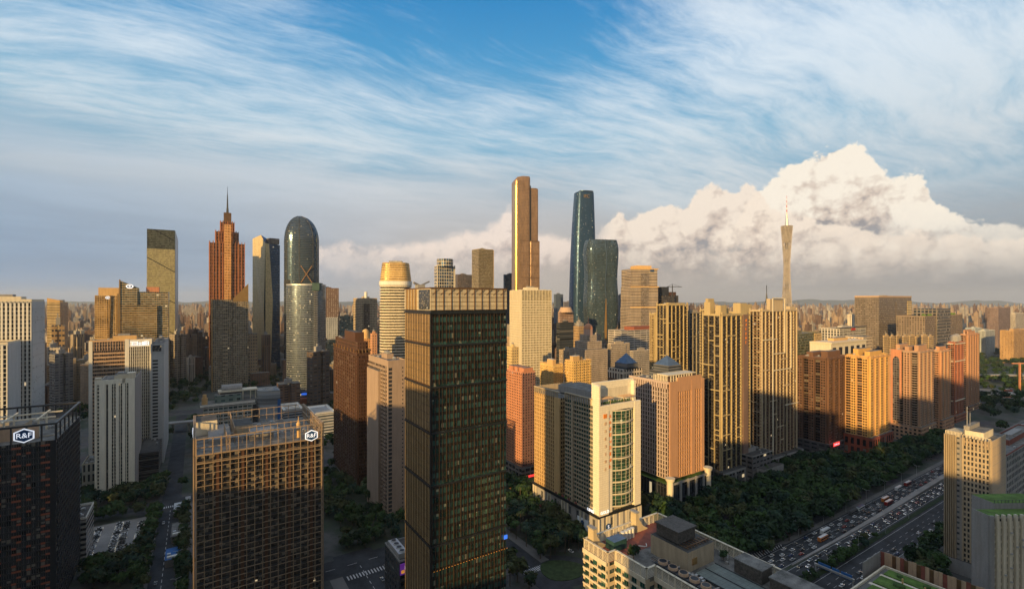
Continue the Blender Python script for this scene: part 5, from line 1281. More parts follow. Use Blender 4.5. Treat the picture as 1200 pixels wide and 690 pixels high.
# rear wing with ribs, recess between
ry0 = oy+td+7; ry1 = D-2
B.part('recess_wall', MB().box(ox+5, ox+tw_, oy+td+.01, ry0, PH+.01, zh-3, top=1), [M['orange'], M['roof']])
B.part('rear_wall', MB().box(ox, ox+tw_, ry0+.01, ry1, PH+.01, zh-1, top=1), [gm_('rear_core', (.46, .33, .18), (.07, .06, .04), 2.2, 3.5, .6, .6, lit=.004), M['roof']])
geo = MB(); wins = []; T = B.T('l', ox, ry0, tw_, ry1-ry0); LL = ry1-ry0
ww, wh = punched(B, 'l', 0, LL-6, PH+.02, zh-1, 11, nf, .45, .2, .7, geo, T=T, wins=wins); B.fb(geo, T, LL-6, LL+.7, .0, .7, PH+.02, zh-1)
B.part('rear_ribs', geo, M['orange']); repeats(B, 'window', pane(ww, wh), M['pane_brown'], wins, 60)
tm = MB(); 
for i in range(12): B.fb(tm, T, LL*i/12., LL*i/12.+.4, -.3, .9, zh-1, zh+3.4)
B.fb(tm, T, 0, LL, -.4, 1.1, zh+3.4, zh+4.2); tm.box(ox, ox+tw_, ry1-.4, ry1, zh-1, zh+4); B.part('roof_colonnade', tm, M['beige'])
B.part('plant_room', MB().box(ox+14, ox+tw_-4, oy+14, D*.8, zh+.02, zh+6, top=1), [M['grey'], M['roof']])
q = put_text(B.root, 'KING', 3.0, 'f', 0, 0, 0, M['litwhite'], .2, name='lettering'); q.location = (-1.0, 7, PH+2.2); q.rotation_euler = (pi/2, 0, -pi/2)
q = put_text(B.root, 'GOLD', 3.0, 'f', 0, 0, 0, M['litwhite'], .2, name='lettering'); q.location = (5.5, -1, PH+2.2); q.rotation_euler = (pi/2, 0, 0)
for k in range(7): x, y = R.uniform(-.0, .6), 24+k*4; B.part('planter', MB().box(.3, 1.1, y, y+2.5, PH+.01, PH+1.6), M['green'] if k % 2 else M['redpaint'])

# --- granite grid tower with dark glass pyramids
B = Bld('office_tower', 'pink granite gridded office with slate pyramids on its roof, right of the green-glass hotel', 'tower', 784, 405, 824, 713, 449)
W, D, HH = B.w, B.d, B.h; zp = Z(566, 398)
core = gm_('granite_core', (.20, .13, .10), (.03, .025, .022), 1.8, 3.4, .6, .7, lit=.003)
B.part('front_wall', MB().box(0, W, 0, D*.62, zp, HH, top=1), [core, M['roof']])
geo = MB(); wins = []; nf = int((HH-zp)/4.0)
Tl = B.T('l', 0, 0, W, D*.62)
ww, wh = punched(B, 'l', 2.2, D*.62-1, zp, HH-5, 15, nf, .34, .16, .7, geo, T=Tl, wins=wins); wl = (ww, wh)
pl_ = plain('granite_light', (.46, .36, .31), .6, .1, .1, streak=True)
for i in range(16): B.fb(geo, Tl, 2+(D*.62-3)*i/16+.6, 2+(D*.62-3)*i/16+2.0, .1, .8, HH-5, HH+.0) 
B.fb(geo, Tl, 0, D*.62, .02, .9, HH-.8, HH+1.2)
B.part('side_grid', geo, pl_); repeats(B, 'window', pane(*wl), M['pane_brown'], wins)
g2 = MB(); wins = []; ww, wh = punched(B, 'f', W*.22, W*.62, zp, HH-8, 6, nf, .42, .12, .8, g2, wins=wins); w2, h2_ = punched(B, 'f', W*.72, W*.92, zp, HH-8, 3, nf, .4, .12, .8, g2, wins=wins)
T = B.T('f'); B.fb(g2, T, 0, W*.22, .02, 1.2, zp, HH+1); B.fb(g2, T, W*.62, W*.72, .02, 1.2, zp, HH+1); B.fb(g2, T, W*.92, W, .02, 1.2, zp, HH+1); B.fb(g2, T, W*.22, W*.92, .02, 1.0, HH-8, HH+4)
B.part('front_piers', g2, M['salmon'] if 0 else plain('granite_pink', (.46, .26, .15), .6, .1, .1, streak=True)); repeats(B, 'front_window', pane(ww, wh), M['pane_brown'], wins, 60)
B.part('rear_wall', MB().box(-1, W*.9, D*.63, D, zp, HH-4, top=1), [core, M['roof']])
def pyramid_head(B, cx_, cy_, w_, z0, h0, h1):
    p = MB(); p.box(cx_-w_*.55, cx_+w_*.55, cy_-w_*.55, cy_+w_*.55, z0, z0+h0*.5); p.box(cx_-w_*.42, cx_+w_*.42, cy_-w_*.42, cy_+w_*.42, z0+h0*.5+.01, z0+h0); o = B.part('pyramid_drum', p, gm_('drum', (.12, .12, .13), (.05, .06, .07), 40, 2.4, 1, .5, gmetal=0, lit=0))
    q = MB(); P = [(cx_-w_*.4, cy_-w_*.4, z0+h0), (cx_+w_*.4, cy_-w_*.4, z0+h0), (cx_+w_*.4, cy_+w_*.4, z0+h0), (cx_-w_*.4, cy_+w_*.4, z0+h0)]
    for i in range(4): q.face([P[i], P[(i+1) % 4], (cx_, cy_, z0+h0+h1)])
    q.beam((cx_, cy_, z0+h0+h1-.2), (cx_, cy_, z0+h0+h1+8), .25); B.part('pyramid_roof', q, M['lead'])
pyramid_head(B, W*.52, D*.30, 20, HH+1, 11, 8)
pyramid_head(B, W*.3, D*.86, 18, HH, 10, 9)
pa = MB()
for f, L in (('l', D*.2), ('f', W*.55)): pass
pa.box(-.5, W*.75, 0.5, D*.16, HH+.02, HH+6, top=0); B.part('parapet_block', pa, core)
cl = MB()
for i in range(9): cl.box(-.9, -.51, 1.2+i*1.7, 2+i*1.7, HH+.5, HH+6)
for i in range(9): cl.box(W*.05+i*W*.075, W*.05+i*W*.075+1, .1, .49, HH+.5, HH+6)
cl.box(-1.2, W*.77, -.2, D*.165, HH+6.01, HH+6.8); B.part('parapet_columns', cl, M['cream'])
c2 = MB(); c2.box(-1.6, W*.55, D*.72, D*.99, HH-3.9, HH+5); B.part('rear_parapet_block', c2, gm_('colonnade', (.5, .42, .34), (.04, .04, .04), 3.4, 9, .6, .8, gmetal=0, lit=0))
roof_kit(B, HH, 1, W-1, D*.17, D*.61, 3, .8, room=False, wallm=M['beige'], units=6)
# its podium with dark glass and round stone columns
pb = B.part('podium', MB().box(-3.5, W+2, -4, D*.7, 0, zp-3, top=1), [gm_('podium_glass', (.04, .04, .045), (.03, .035, .045), 3, 10, .85, .95, gmetal=.3, lit=.01), M['green']])
for k, (x, y) in enumerate(((-2.5, -3.2), (W+1.5, -3.6))):
    MB().cyl(x, y, 2.7, 0, zp+1, 18).cyl(x, y, 3.6, zp+1, zp+3.2, 18, 4).build('corner_column', M['cream'], B.root)
fr_ = MB(); 
for x in rng(W*.18, W*.85, 3): fr_.box(x, x+2.2, -4.9, -4.02, 0, zp-1)
fr_.box(-3.6, W+2, -4.8, -4.02, zp-3, zp-1.4); B.part('podium_frame', fr_, M['grey'])

# --- clusters of dark residential towers with cream frames
def frame_tower(label, px, Y, pr, sd, ty, heads, seedk, cols=('cream',), dark=(.04, .034, .03), lightp=(.42, .33, .18), podium=True, zbase=16, name='apartment_tower', strips=True, group=None):
    B = Bld(name, label, 'apartment tower', px, Y, pr, sd, ty, group=group)
    W, D, HH = B.w, B.d, B.h; zb = zbase if podium else 0
    bdk = plain('balcony_front', tuple(x*1.5 for x in dark), .8, .2, .1); core = gm_('balcony_dark', dark, (.04, .04, .042), 2.6, 3.1, .7, .6, lit=.004)
    B.part('wall', MB().box(0, W, 0, D, zb, HH, top=1), [core, M['roof']])
    lp = plain('frame_cream', lightp, .7, .1, .1, streak=True)
    rr = random.Random(seedk); nf = int((HH-zb)/3.1); fr = MB(); bal = []; win = []
    bayw = max(3.4, W/6)
    for f in 'fl' + ('r' if sd > px else ''):
        T = B.T(f); L = W if f == 'f' else D; nb = max(3, int(L/6.6)); bw = L/nb
        for i in range(nb+1):
            wd = .9 if i in (0, nb) else (.6 if (i+seedk) % 2 else .35); u = min(max(i*bw, wd/2), L-wd/2); B.fb(fr, T, u-wd/2, u+wd/2, .02, 1.35, zb, HH+(2.5 if i in (0, nb) else 0))
        for i in range(nb):
            if (i+seedk) % 3 != 2:
                for j in range(nf): q = T((i+.5)*bw, .02, zb+.3+j*3.1); bal.append((q[0], q[1], q[2], ROTF[f]))
            for j in range(nf):
                for s_ in (-.22, .22): q = T((i+.5+s_)*bw, .04, zb+1.0+j*3.1); win.append((q[0], q[1], q[2], ROTF[f]))
        z = zb+9
        while z < HH-4:
            a = rr.randrange(nb); b = min(nb, a+rr.choice((1, 2))); B.fb(fr, T, a*bw, b*bw, 1.0, 1.6, z, z+.9); z += 9.3*rr.choice((.5, 1, 1.5))
        B.fb(fr, T, 0, L, .02, 1.5, HH-1, HH+.4)
    B.part('frame', fr, lp)
    repeats(B, 'balcony', balcony(min(4.2, bayw*.8), 3, 1.3, .75), bdk, bal)
    repeats(B, 'window', pane(bayw*.34 if bayw < 5 else 1.7, 1.7), M['pane_balcony'], win)
    for (a, b, c_, d_, hh) in heads:
        B.part('stair_head', MB().box(W*a, W*b, D*c_, D*d_, HH+.41, HH+hh, top=1), [lp, M['roof']])
    roof_kit(B, HH+.01, 1.5, W-1.5, 1.5, D-1.5, seedk, .9, room=False, wallm=lp, units=4)
    if podium:
        pd = gm_('podium_dark', (.10, .10, .105), (.04, .045, .05), 5, 5, .75, .6, lit=.02)
        B.part('podium', MB().box(-4, W+4, -5, D, 0, zb-.02, top=1), [pd, M['roof_dark']])
        pp = MB(); [pp.box(x, x+2.5, -5.6, -5.01, 0, zb-3) for x in rng(-2, W-1, 3)]; pp.box(-4.4, W+4.4, -5.7, -5.01, zb-2.6, zb-1); B.part('podium_pilasters', pp, M['grey'])
    return B
B = frame_tower('dark residential tower with cream frames and a brown stripe bearing orange lettering', 845, 455, 878, 824, 369, ((.05, .25, .1, .4, 9), (.75, .98, .1, .5, 11), (.3, .6, .5, .8, 6), (.0, .15, .6, .95, 12)), 1)
T = B.T('f'); st = MB(); B.fb(st, T, B.w*.72, B.w*.90, .5, 1.9, 16, B.h); B.part('brown_stripe', st, plain('stripe_brown', (.20, .13, .10), .6, .1, .1))
for k in range(6): link(glyph(200+k, 2.6, .3).mesh('letter', M['signorange']), 'letter', B.root, (B.w*.81, -1.92, B.h-7-k*4.3))
cu = MB(); T = B.T('f')
B = frame_tower('tall residential slab with white nested frames and raised head, before the lattice tower', 892, 490, 933, 879, 364, ((.25, .62, .05, .35, 12), (.85, 1., .1, .5, 4)), 2, lightp=(.46, .37, .25), dark=(.13, .08, .05))
T = B.T('f'); st = MB(); W = B.w
for a, b, z0, z1 in ((.26, .28, 20, B.h+13), (.60, .62, B.h-45, B.h+13), (.78, .80, B.h-62, B.h-2)): B.fb(st, T, W*a, W*b, 1.5, 2.2, z0, z1)
for a, b, z in ((.26, .62, B.h+12.2), (.26, .62, B.h-45), (.28, .8, B.h-62), (.0, .4, B.h-30), (.62, 1, B.h-100)): B.fb(st, T, W*a, W*b, 1.5, 2.2, z, z+.9)
B.part('nested_frame', st, M['cream'])
sp = MB(); sp.beam((W*.3, B.d*.5, B.h), (W*.3, B.d*.5, B.h+26), .5); sp.cyl(W*.3, B.d*.5, 1.3, B.h+8, B.h+20, 8, .2); B.part('spire', sp, M['dgrey'])
frame_tower('slim dark residential tower with gold edge, squeezed behind the brown-striped tower', 829, 520, 846, 821, 363, ((.1, .5, .1, .5, 12),), 3, podium=False)
frame_tower('dark residential tower with pale stair core behind and between the two tall framed towers', 862, 545, 882, 852, 366, ((.1, .4, .1, .5, 10), (.7, 1, .1, .5, 9)), 4, podium=False)
frame_tower('wide dark residential tower with framed head, above the granite grid office', 782, 560, 805, 770, 357, ((.2, .95, .1, .5, 2),), 5, podium=False)
frame_tower('cream-striped balcony tower on the left flank of the wide dark residential tower', 768, 600, 780, 762, 368, (), 6, podium=False, dark=(.2, .14, .08))
frame_tower('narrow dark blue residential tower right of the wide dark one, above the slate pyramid', 807, 600, 820, 804, 366, ((.1, .8, .1, .5, 3),), 7, podium=False, dark=(.04, .05, .07), lightp=(.3, .26, .2))
B = Bld('shop_building', 'stepped dark annex between the two tall framed towers, above the trees', 'building', 882, 462, 905, 872, 5026, depth=30)
B.core([gm_('annex2', (.13, .12, .12), (.03, .035, .04), 6, 4.5, .7, .45, lit=.03), M['roof_dark']]); roof_kit(B, 26, 0, B.w, 0, B.d, 3, 1, room=True, wallm=M['grey'], units=5)
B.part('lower_step', MB().box(B.w*.2, B.w+6, -8, -.02, 0, 15, top=1), [M['grey'], M['roof_dark']])

# --- the residential row along the park
def row_tower(label, px, Y, pr, sd, ty, wall, accent, zb=14, podm=None, nbf=None, seedk=1, arch=False, heads=2, bal=True, wm='pane_balcony', glow=None):
    B = Bld('apartment_tower', label, 'apartment tower', px, Y, pr, sd, ty); W, D, HH = B.w, B.d, B.h
    wm_ = plain('row_wall', wall, .8, .12, .1, streak=True); am = plain('row_accent', accent, .8, .1, .1, streak=True)
    core = gm_('row_core', tuple(x*.8 for x in wall), (.05, .045, .04), 2.4, 3.0, .5, .55, lit=.006)
    B.part('wall', MB().box(0, W, 0, D, zb, HH, top=1), [core, M['roof']])
    nf = int((HH-zb)/3.0); fr = MB(); ac = MB(); pl = []; win = []; sw = []
    for f in 'fl':
        T = B.T(f); L = W if f == 'f' else D; nb = max(2, round(L/6.5)); bw = L/nb
        for i in range(nb):
            kind = (i+seedk) % 2 if f == 'l' else (1 if i % 2 == 0 else 0)
            tgt = fr if kind else ac
            o = 2.0 if kind else .02
            if kind: # projecting bay with punched windows
                B.fb(tgt, T, i*bw+.3, (i+1)*bw-.3, .02, 2.0, zb, HH+.5)
                for j in range(nf):
                    for s_ in (.3, .7): q = T((i+s_)*bw, 2.04, zb+1+j*3.0); sw.append((q[0], q[1], q[2], ROTF[f]))
            else:
                for j in range(nf): q = T((i+.5)*bw, .02, zb+.3+j*3.0); pl.append((q[0], q[1], q[2], ROTF[f]))
                for j in range(nf): q = T((i+.5)*bw, .05, zb+.7+j*3.0); win.append((q[0], q[1], q[2], ROTF[f]))
                B.fb(ac, T, i*bw-.1, i*bw+.25, .03, 1.2, zb, HH); B.fb(ac, T, (i+1)*bw-.25, (i+1)*bw+.1, .04, 1.2, zb, HH)
        B.fb(ac, T, 0, L, .05, 2.2, HH-1.6, HH-.2)
    B.part('bays', fr, wm_); B.part('piers', ac, am)
    repeats(B, 'balcony', balcony(4.6, 3, 1.5, .75), am if bal else wm_, pl)
    repeats(B, 'window', pane(5.0, 2.3), M[wm], win, 80); repeats(B, 'small_window', pane(1.5, 1.7), M['pane_small'], sw, 80)
    for k in range(heads):
        a = (k+.25)/heads; B.part('stair_head', MB().box(W*.2, W*.8, D*a, D*(a+.45/heads), HH+.02, HH+5+2*((k+seedk) % 2), top=1), [wm_, M['roof']])
    roof_kit(B, HH+.01, .5, W-.5, .5, D-.5, seedk, 1, room=False, wallm=wm_, units=4)
    if zb > 0:
        B.part('podium', MB().box(-3, W+3, -4, D+1, 0, zb-.02, top=1), [podm or gm_('row_podium', tuple(x*.9 for x in wall), (.05, .05, .05), 4.5, 4.6, .55, .55, lit=.01), M['roof']])
    return B
row_tower('dark brown residential slab with vertical ribs, left end of the row above the park', 969, 548, 994, 935, 420, (.15, .08, .05), (.11, .06, .04), zb=14, seedk=1, podm=gm_('dark_shops', (.08, .07, .07), (.04, .04, .045), 8, 4.5, .7, .4, lit=.05))
Bq = B
row_tower('yellow-ochre residential tower on a red-brown podium, second in the row above the park', 1018, 545, 1041, 991, 418, (.60, .36, .12), (.52, .30, .14), zb=22, seedk=2, podm=gm_('red_podium', (.26, .07, .04), (.04, .03, .03), 6, 10, .5, .7, lit=.01))
sc_ = empty('red_sign_board', (*GP(983, 523), 12)); 
B = row_tower('pinkish residential block with a tall arch niche near its left end, third in the row', 1076, 597, 1092, 1043, 412, (.44, .26, .16), (.34, .25, .19), zb=20, seedk=1, heads=3)
T = B.T('l'); ar = MB(); D, HH = B.d, B.h
B.fb(ar, T, 2, 13, 2.1, 3.2, HH-14, HH+1); B.fb(ar, T, 2, 4, 2.1, 3.2, 20, HH-14); B.fb(ar, T, 11, 13, 2.1, 3.2, HH-60, HH-14)
B.part('arch_frame', ar, M['salmon'])
ad = MB(); P = [T(7.5+3.6*cos(a), 3.25, HH-14+6.5*sin(a)) for a in rng(0, pi, 12)]+[T(3.9, 3.25, 24), T(11.1, 3.25, 24)]; P2 = [T(7.5+3.6*cos(a), 3.22, HH-14+6.5*sin(a)) for a in rng(0, pi, 12)]
ad.face(P); B.part('arch_niche', ad, gm_('niche', (.15, .13, .13), (.04, .045, .05), 2.6, 3, .75, .6, lit=.0))
row_tower('salmon residential tower with rounded white balconies, fourth in the row', 1101, 650, 1113, 1091, 411, (.50, .26, .14), (.38, .27, .19), zb=16, seedk=2, heads=1)
B = row_tower('brick-red residential tower with white cross bands and two small domes, fifth in the row', 1117, 700, 1128, 1111, 401, (.36, .13, .07), (.34, .15, .10), zb=10, seedk=1, heads=1)
for k, (x, y) in enumerate(((.25, .2), (.75, .7))):
    dm = MB(); dm.cyl(B.w*x, B.d*y, 5, B.h+.5, B.h+6, 14); dm.loft([[(B.w*x+5*cos(e)*cos(a), B.d*y+5*cos(e)*sin(a), B.h+6+5*sin(e)) for a in rng(0, 2*pi, 14)[:-1]] for e in rng(0, 1.5, 5)], smooth=True); B.part('dome', dm, M['grey'])
wb = MB(); [B.fb(wb, B.T(f), -.5, L+.5, 2.1, 3, z, z+1.2) for f, L in (('f', B.w), ('l', B.d)) for z in (30, B.h-28, B.h-3)]; B.part('cross_bands', wb, M['cream'])
row_tower('tan residential tower with notched crown, right end of the row', 1133, 770, 1146, 1125, 392, (.44, .24, .14), (.38, .22, .14), zb=8, seedk=2, heads=2)
# red shop sign of the brown slab
COL.objects.unlink(sc_); bpy.data.objects.remove(sc_)
sgx, sgy = X(975, 542), 542
sb = MB().box(0, 14, 0, .5, 13, 17); o = tag(sb.build('sign_board', M['litred'], None, (sgx, sgy-3, 0), GA), 'glowing red shop sign at the foot of the brown ribbed slab', 'sign')
for k in range(6): link(glyph(300+k, 1.8).mesh('letter', M['litwhite']), 'letter', o, (2+k*2.1, -.02, 14.1))
# --- behind the row
B, m, tr = simple('olive-green glass office with gold right third, behind the brown ribbed slab', 'building', 934, 760, 962, 928, 392, (.14, .13, .08), glass=(.10, .12, .08), pw=2.5, fh=4.4, wf=.9, hf=.7, name='office_block', gmetal=.5, tilt=.05, lit=0, depth=50)
B.part('gold_wall', MB().box(B.w*.7, B.w+.5, -1, -.02, B.h-22, B.h), gm_('gold_w', (.50, .36, .18), (.40, .28, .14), 3, 4, .8, .7, lit=0))
B = Bld('civic_building', 'wide cream building with a row of tall recessed bays, behind the ochre tower', 'building', 974, 720, 1015, 972, 403, depth=30)
B.core([M['cream'], M['roof']]); q = MB(); W = B.w
for i in range(6): q.box(W*(i+.25)/6, W*(i+.8)/6, -.06, -.01, B.h-26, B.h-6)
B.part('recess', q, M['black']); B.part('cornice', MB().box(-1, W+1, -1.4, B.d, B.h+.01, B.h+2), M['cream']); B.part('side_block', MB().box(W+.1, W+34, 4, B.d, 0, B.h+5, top=1), [gm_('civ', (.5, .4, .28), (.05, .05, .05), 5, 5, .5, .5, lit=0), M['roof']])
roof_kit(B, B.h+2, 2, W-2, 2, B.d-2, 3, .4, wallm=M['orange'], units=8)
B, m, tr = simple('white building with three-bay glazed head and red emblem, behind the wide cream one', 'building', 984, 880, 1015, 982, 386, (.5, .46, .4), pw=5, fh=5, wf=.6, hf=.75, name='office_block', lit=0, depth=34)
B.part('head', MB().box(-1, B.w+1, -1, 6, B.h+1.5, B.h+3.2), M['dgrey']); B.part('emblem', MB().box(B.w*.4, B.w*.55, -1.6, -1.02, B.h-3, B.h+1), M['redmetal'])
simple('blue slab with white vertical stripes beside the big square tower', 'tower', 1003, 1080, 1024, 993, 369, (.60, .54, .45), glass=(.30, .26, .2), pw=4.5, fh=90, wf=.35, hf=1, name='office_tower', lit=0, gmetal=0, grough=.7)
B, m, tr = simple('big square grey tower with gold right corner, behind the residential row', 'tower', 1030, 1000, 1068, 1022, 349, (.20, .16, .13), glass=(.09, .09, .09), pw=3, fh=3.8, wf=.7, hf=.5, name='office_tower', lit=.002, depth=44)
B.part('corner_bands', MB().box(B.w*.86, B.w+.6, -.8, -.02, 20, B.h-6), gm_('gold_b', (.55, .42, .22), (.15, .12, .08), 30, 3.8, 1, .4, lit=0)); B.part('dark_bay', MB().box(B.w*.5, B.w*.78, -.8, -.02, 20, B.h-8), m)
B.part('crown', MB().box(-.5, B.w+.5, -.5, B.d, B.h+1.5, B.h+4.5), M['tan'])
simple('teal striped slab between the big square tower and the green-topped block', 'building', 1070, 1080, 1082, 1069, 371, (.10, .17, .20), glass=(.4, .42, .42), pw=6, fh=60, wf=.4, hf=1, name='office_block', lit=0, gmetal=0, grough=.7, depth=30)
B, m, tr = simple('dark grid-windowed block with shrubs on both roof steps, right of the big square tower', 'building', 1084, 900, 1128, 1083, 371, (.22, .17, .13), glass=(.05, .05, .05), pw=4, fh=4, wf=.5, hf=.5, name='office_block', lit=0, depth=44)
B.part('raised_grid', MB().box(B.w*.28, B.w*.62, -2, B.d*.8, 0, Z(362, 900), top=1), [gm_('gridb', (.2, .17, .15), (.03, .05, .07), 6, 6, .7, .7, lit=0), M['roof']])
for a, b in ((.02, .24), (.66, .9)):
    hg = MB(); [hg.cyl(B.w*R.uniform(a, b), R.uniform(1, 8), R.uniform(1, 2.2), B.h+1.4, B.h+R.uniform(3, 6), 7, .5) for _ in range(16)]; B.part('roof_shrubs', hg, M['green'])
for k in range(8):
    px = 1036+k*7.5; simple(('low gold-edged apartment block, %s in the line before the big square tower' % ('first', 'second', 'third', 'fourth', 'fifth', 'sixth', 'seventh', 'last')[k]), 'apartment block', px, 840+(k % 3)*12, px+5.6, px-1.5, 394+(k % 2), (.46, .33, .18), glass=(.05, .06, .07), wf=.6, hf=.5, name='apartment_block', lit=0, seed=k+2)
simple('grey twin-shaft tower far right beyond the park', 'tower', 1170, 1700, 1184, 1169, 361, (.22, .16, .15), name='apartment_tower', lit=0, depth=30)
simple('pale blue apartment slab far right, left one of the pair beyond the park', 'apartment block', 1143, 1500, 1151, 1142, 385, (.36, .40, .42), name='apartment_block', lit=0, depth=24)
simple('pale blue apartment slab far right, right one of the pair beyond the park', 'apartment block', 1155, 1500, 1166, 1154, 388, (.38, .40, .40), name='apartment_block', lit=0, depth=24)
simple('ochre apartment block at the right edge beyond the dark park', 'apartment block', 1188, 1350, 1204, 1187, 388, (.46, .28, .12), name='apartment_block', lit=0, depth=28)
simple('pale slab with slot windows at the right edge on the skyline', 'apartment block', 1190, 1800, 1204, 1189, 368, (.42, .38, .34), name='apartment_block', lit=0, depth=28)

# --- slab on the right beside the highway
B = Bld('office_tower', 'beige tower with corrugated fins and open roof frame beside the highway, bottom right', 'tower', 1162, 300, 1178, 1106, 518)
W, D, HH = B.w, B.d, B.h
core = gm_('mullion_core', (.40, .31, .22), (.04, .045, .05), 1.6, 3.4, .6, .6, lit=.004)
B.part('wall', MB().box(0, W, 0, D*.60, 0, HH, top=1), [core, M['roof']]); B.part('finned_wall', MB().box(.5, W, D*.60+.01, D, 0, HH-2, top=1), [M['beige'], M['roof']])
geo = MB(); wins = []; T = B.T('l'); fz_ = MB()
ww, wh = punched(B, 'l', D*.42, D-.8, 4, HH-5, 7, 24, .42, .34, .5, geo, wins=wins)
ww2, wh2 = punched(B, 'l', D*.42, D-.8, HH-5, HH, 7, 1, .42, .05, .6, geo)
Tm = T
for u in (D*.40, D-.5): B.fb(geo, T, u, u+.5, .02, .9, 0, HH+1.6)
B.part('window_grid', geo, M['beige']); repeats(B, 'window', pane(ww, wh), M['pane'], wins)
for i in range(6):
    u = D*.0+i*D*.28/6; P = lambda a, o, z: T(a, o, z)
    zt = HH+.5
    A = [T(u, .02, 0), T(u+D*.022, 1.5, 0), T(u+D*.034, 1.5, 0), T(u+D*.045, .02, 0)]; A2 = [(a[0], a[1], zt) for a in A]
    fz_.loft([A, A2])
B.part('fins', fz_, M['beige'])
gw = MB(); B.fb(gw, T, D*.285, D*.40, .02, .3, 0, HH-.5); B.part('grey_strip', gw, gm_('strip', (.26, .24, .22), (.10, .11, .12), 2.4, 3.4, .55, .4, lit=0))
sw_ = MB(); T = B.T('f'); B.fb(sw_, T, 0, W, .02, .3, 0, HH+.6); B.part('end_wall', sw_, plain('end_render', (.46, .36, .25), .8, .08, .1, streak=True))
ln = MB(); [B.fb(ln, T, .2, W-.2, .31, .36, z, z+.14) for z in rng(8, HH-4, 14)]; B.part('wall_joint', ln, M['grey'])
B.part('rear_slab', MB().box(W+.02, W+7, 3, D*.5, 0, HH-1, top=1), [M['grey'], M['roof']])
fr = MB()
for u in rng(D*.42, D-1, 8): fr.box(.1, .5, D-u, D-u+.35, HH+.01, HH+1.8)
fr.box(.1, .5, .5, D*.58, HH+1.5, HH+1.9)
for k in range(12): y = D*.62+k*D*.37/12; fr.box(1, 1.2+0, y, y+.4, HH-2, HH+2.5); fr.beam((1, y+.2, HH+2.4), (W*.7, y+.2, HH+1.0), .3)
fr.box(W*.7, W*.7+.3, D*.62, D, HH-2, HH+1.2); B.part('roof_frame', fr, M['cream'])
B.part('roof_room', MB().box(2, W*.75, 4, 13, HH+.02, HH+4.4, top=1), [M['cream'], M['roof']]); B.part('lift_room', MB().box(3, W*.8, D*.48, D*.6, HH+.02, HH+7, top=1), [M['grey'], M['roof']])
MB().beam((5, D*.55, HH+7), (5, D*.55, HH+19), .3).beam((8, D*.52, HH+7), (8, D*.52, HH+15), .2).build('antenna', M['steel'], B.root)
B.part('podium', MB().box(-2, W+2, -2, D+4, 0, 9, top=1), [M['grey'], M['roof_dark']])
# lower one in front
B = Bld('office_block', 'pale ribbed office with grass on its roof, bottom right corner', 'building', 1159, 240, 1250, 1139, 606, a=2)
W, D, HH = B.w, B.d, B.h; B.core([gm_('rib2', (.36, .34, .28), (.04, .045, .05), 2.4, 3.4, .6, .55, lit=0), M['roof']])
geo = MB(); wins = []; ww, wh = punched(B, 'f', 2.0, W, 0, HH-2, int((W-2)/3.0), 19, .42, .28, .3, geo, wins=wins); fins(B, 'f', 2.0, W, 0, HH+1.5, int((W-2)/3.0), 1.0, 1.2, geo)
B.part('facade_frame', geo, M['cream']); repeats(B, 'window', pane(ww*.9, wh), M['pane'], wins)
rr_ = random.Random(2); repeats(B, 'air_conditioner', MB().box(-.5, .5, -.5, 0, 0, .7), M['steel'], [(3.4+rr_.randrange(int((W-4)/3))*3.0+.6, -1.25, 2+rr_.randrange(18)*3.45, 0) for _ in range(40)], 40)
w2_ = MB(); B.fb(w2_, B.T('l'), 0, D, .02, .3, 0, HH+1); B.fb(w2_, B.T('f'), 0, 2.0, .02, .8, 0, HH+1); B.part('side_wall', w2_, M['grey'])
B.part('roof_grass', MB().box(1, W-1, 1, D-.5, HH+.01, HH+.5), M['green']); bx = MB().box(W*.30, W, D+.1, D+12, 0, HH+3.2, top=1); B.part('rear_block', bx, [M['grey'], M['green']])
rl = MB(); [rl.box(W*.30+k*1.9, W*.30+k*1.9+.15, D+.05, D+.2, HH+3.2, HH+4.8) for k in range(13)]; rl.box(W*.30, W, D+.05, D+.2, HH+4.7, HH+4.85); B.part('railing', rl, M['dgrey'])
# --- annex bridge-like block behind the slab
B = Bld('office_block', 'white framed low block tucked behind the right-hand beige tower', 'building', 1180, 360, 1230, 1178, 5060, depth=20)
B.core([gm_('wf', (.32, .3, .28), (.05, .06, .07), 4, 5, .65, .6, lit=0), M['roof']]); roof_kit(B, 60, 0, B.w, 0, B.d, 8, 1, wallm=M['redpaint'], units=6)

# --- green roof with rusty panel fence, bottom right
gx = empty('roof_garden', (0, 0, 0)); tag(gx, 'green lawn roof terrace edged in pale stone, bottom right', 'roof garden')
zg = 34.
def RP(px, py, z): Y = (H-z)*F/(py-HY); return (X(px, Y), Y)
zg = 33.; Wg, Dg = 62, 74
pc_ = RP(1036, 664, zg); gx.location = (pc_[0]-Wg*cG+Dg*sG, pc_[1]-Wg*sG-Dg*cG, 0); gx.rotation_euler.z = GA
MB().box(0, Wg, 0, Dg, 0, zg, top=1).build('wall', [M['beige'], M['paving']], gx)
e = MB(); e.box(0, Wg, Dg-.8, Dg, zg, zg+1.1).box(Wg-.8, Wg, 0, Dg-.81, zg, zg+1.1); e.build('parapet', M['cream'], gx)
for a, b, c_, d_ in ((Wg-9, Wg-2, 4, Dg-3), (Wg-22, Wg-12, 24, Dg-3), (Wg-22, Wg-12, 2, 22), (Wg-36, Wg-25, 4, Dg-4), (4, Wg-39, 10, Dg-4)): MB().box(a, b, c_, d_, zg+.01, zg+.7).build('lawn_bed', M['green'], gx)
hs = plain('hedge', (.045, .085, .02), .95, .4, .8)
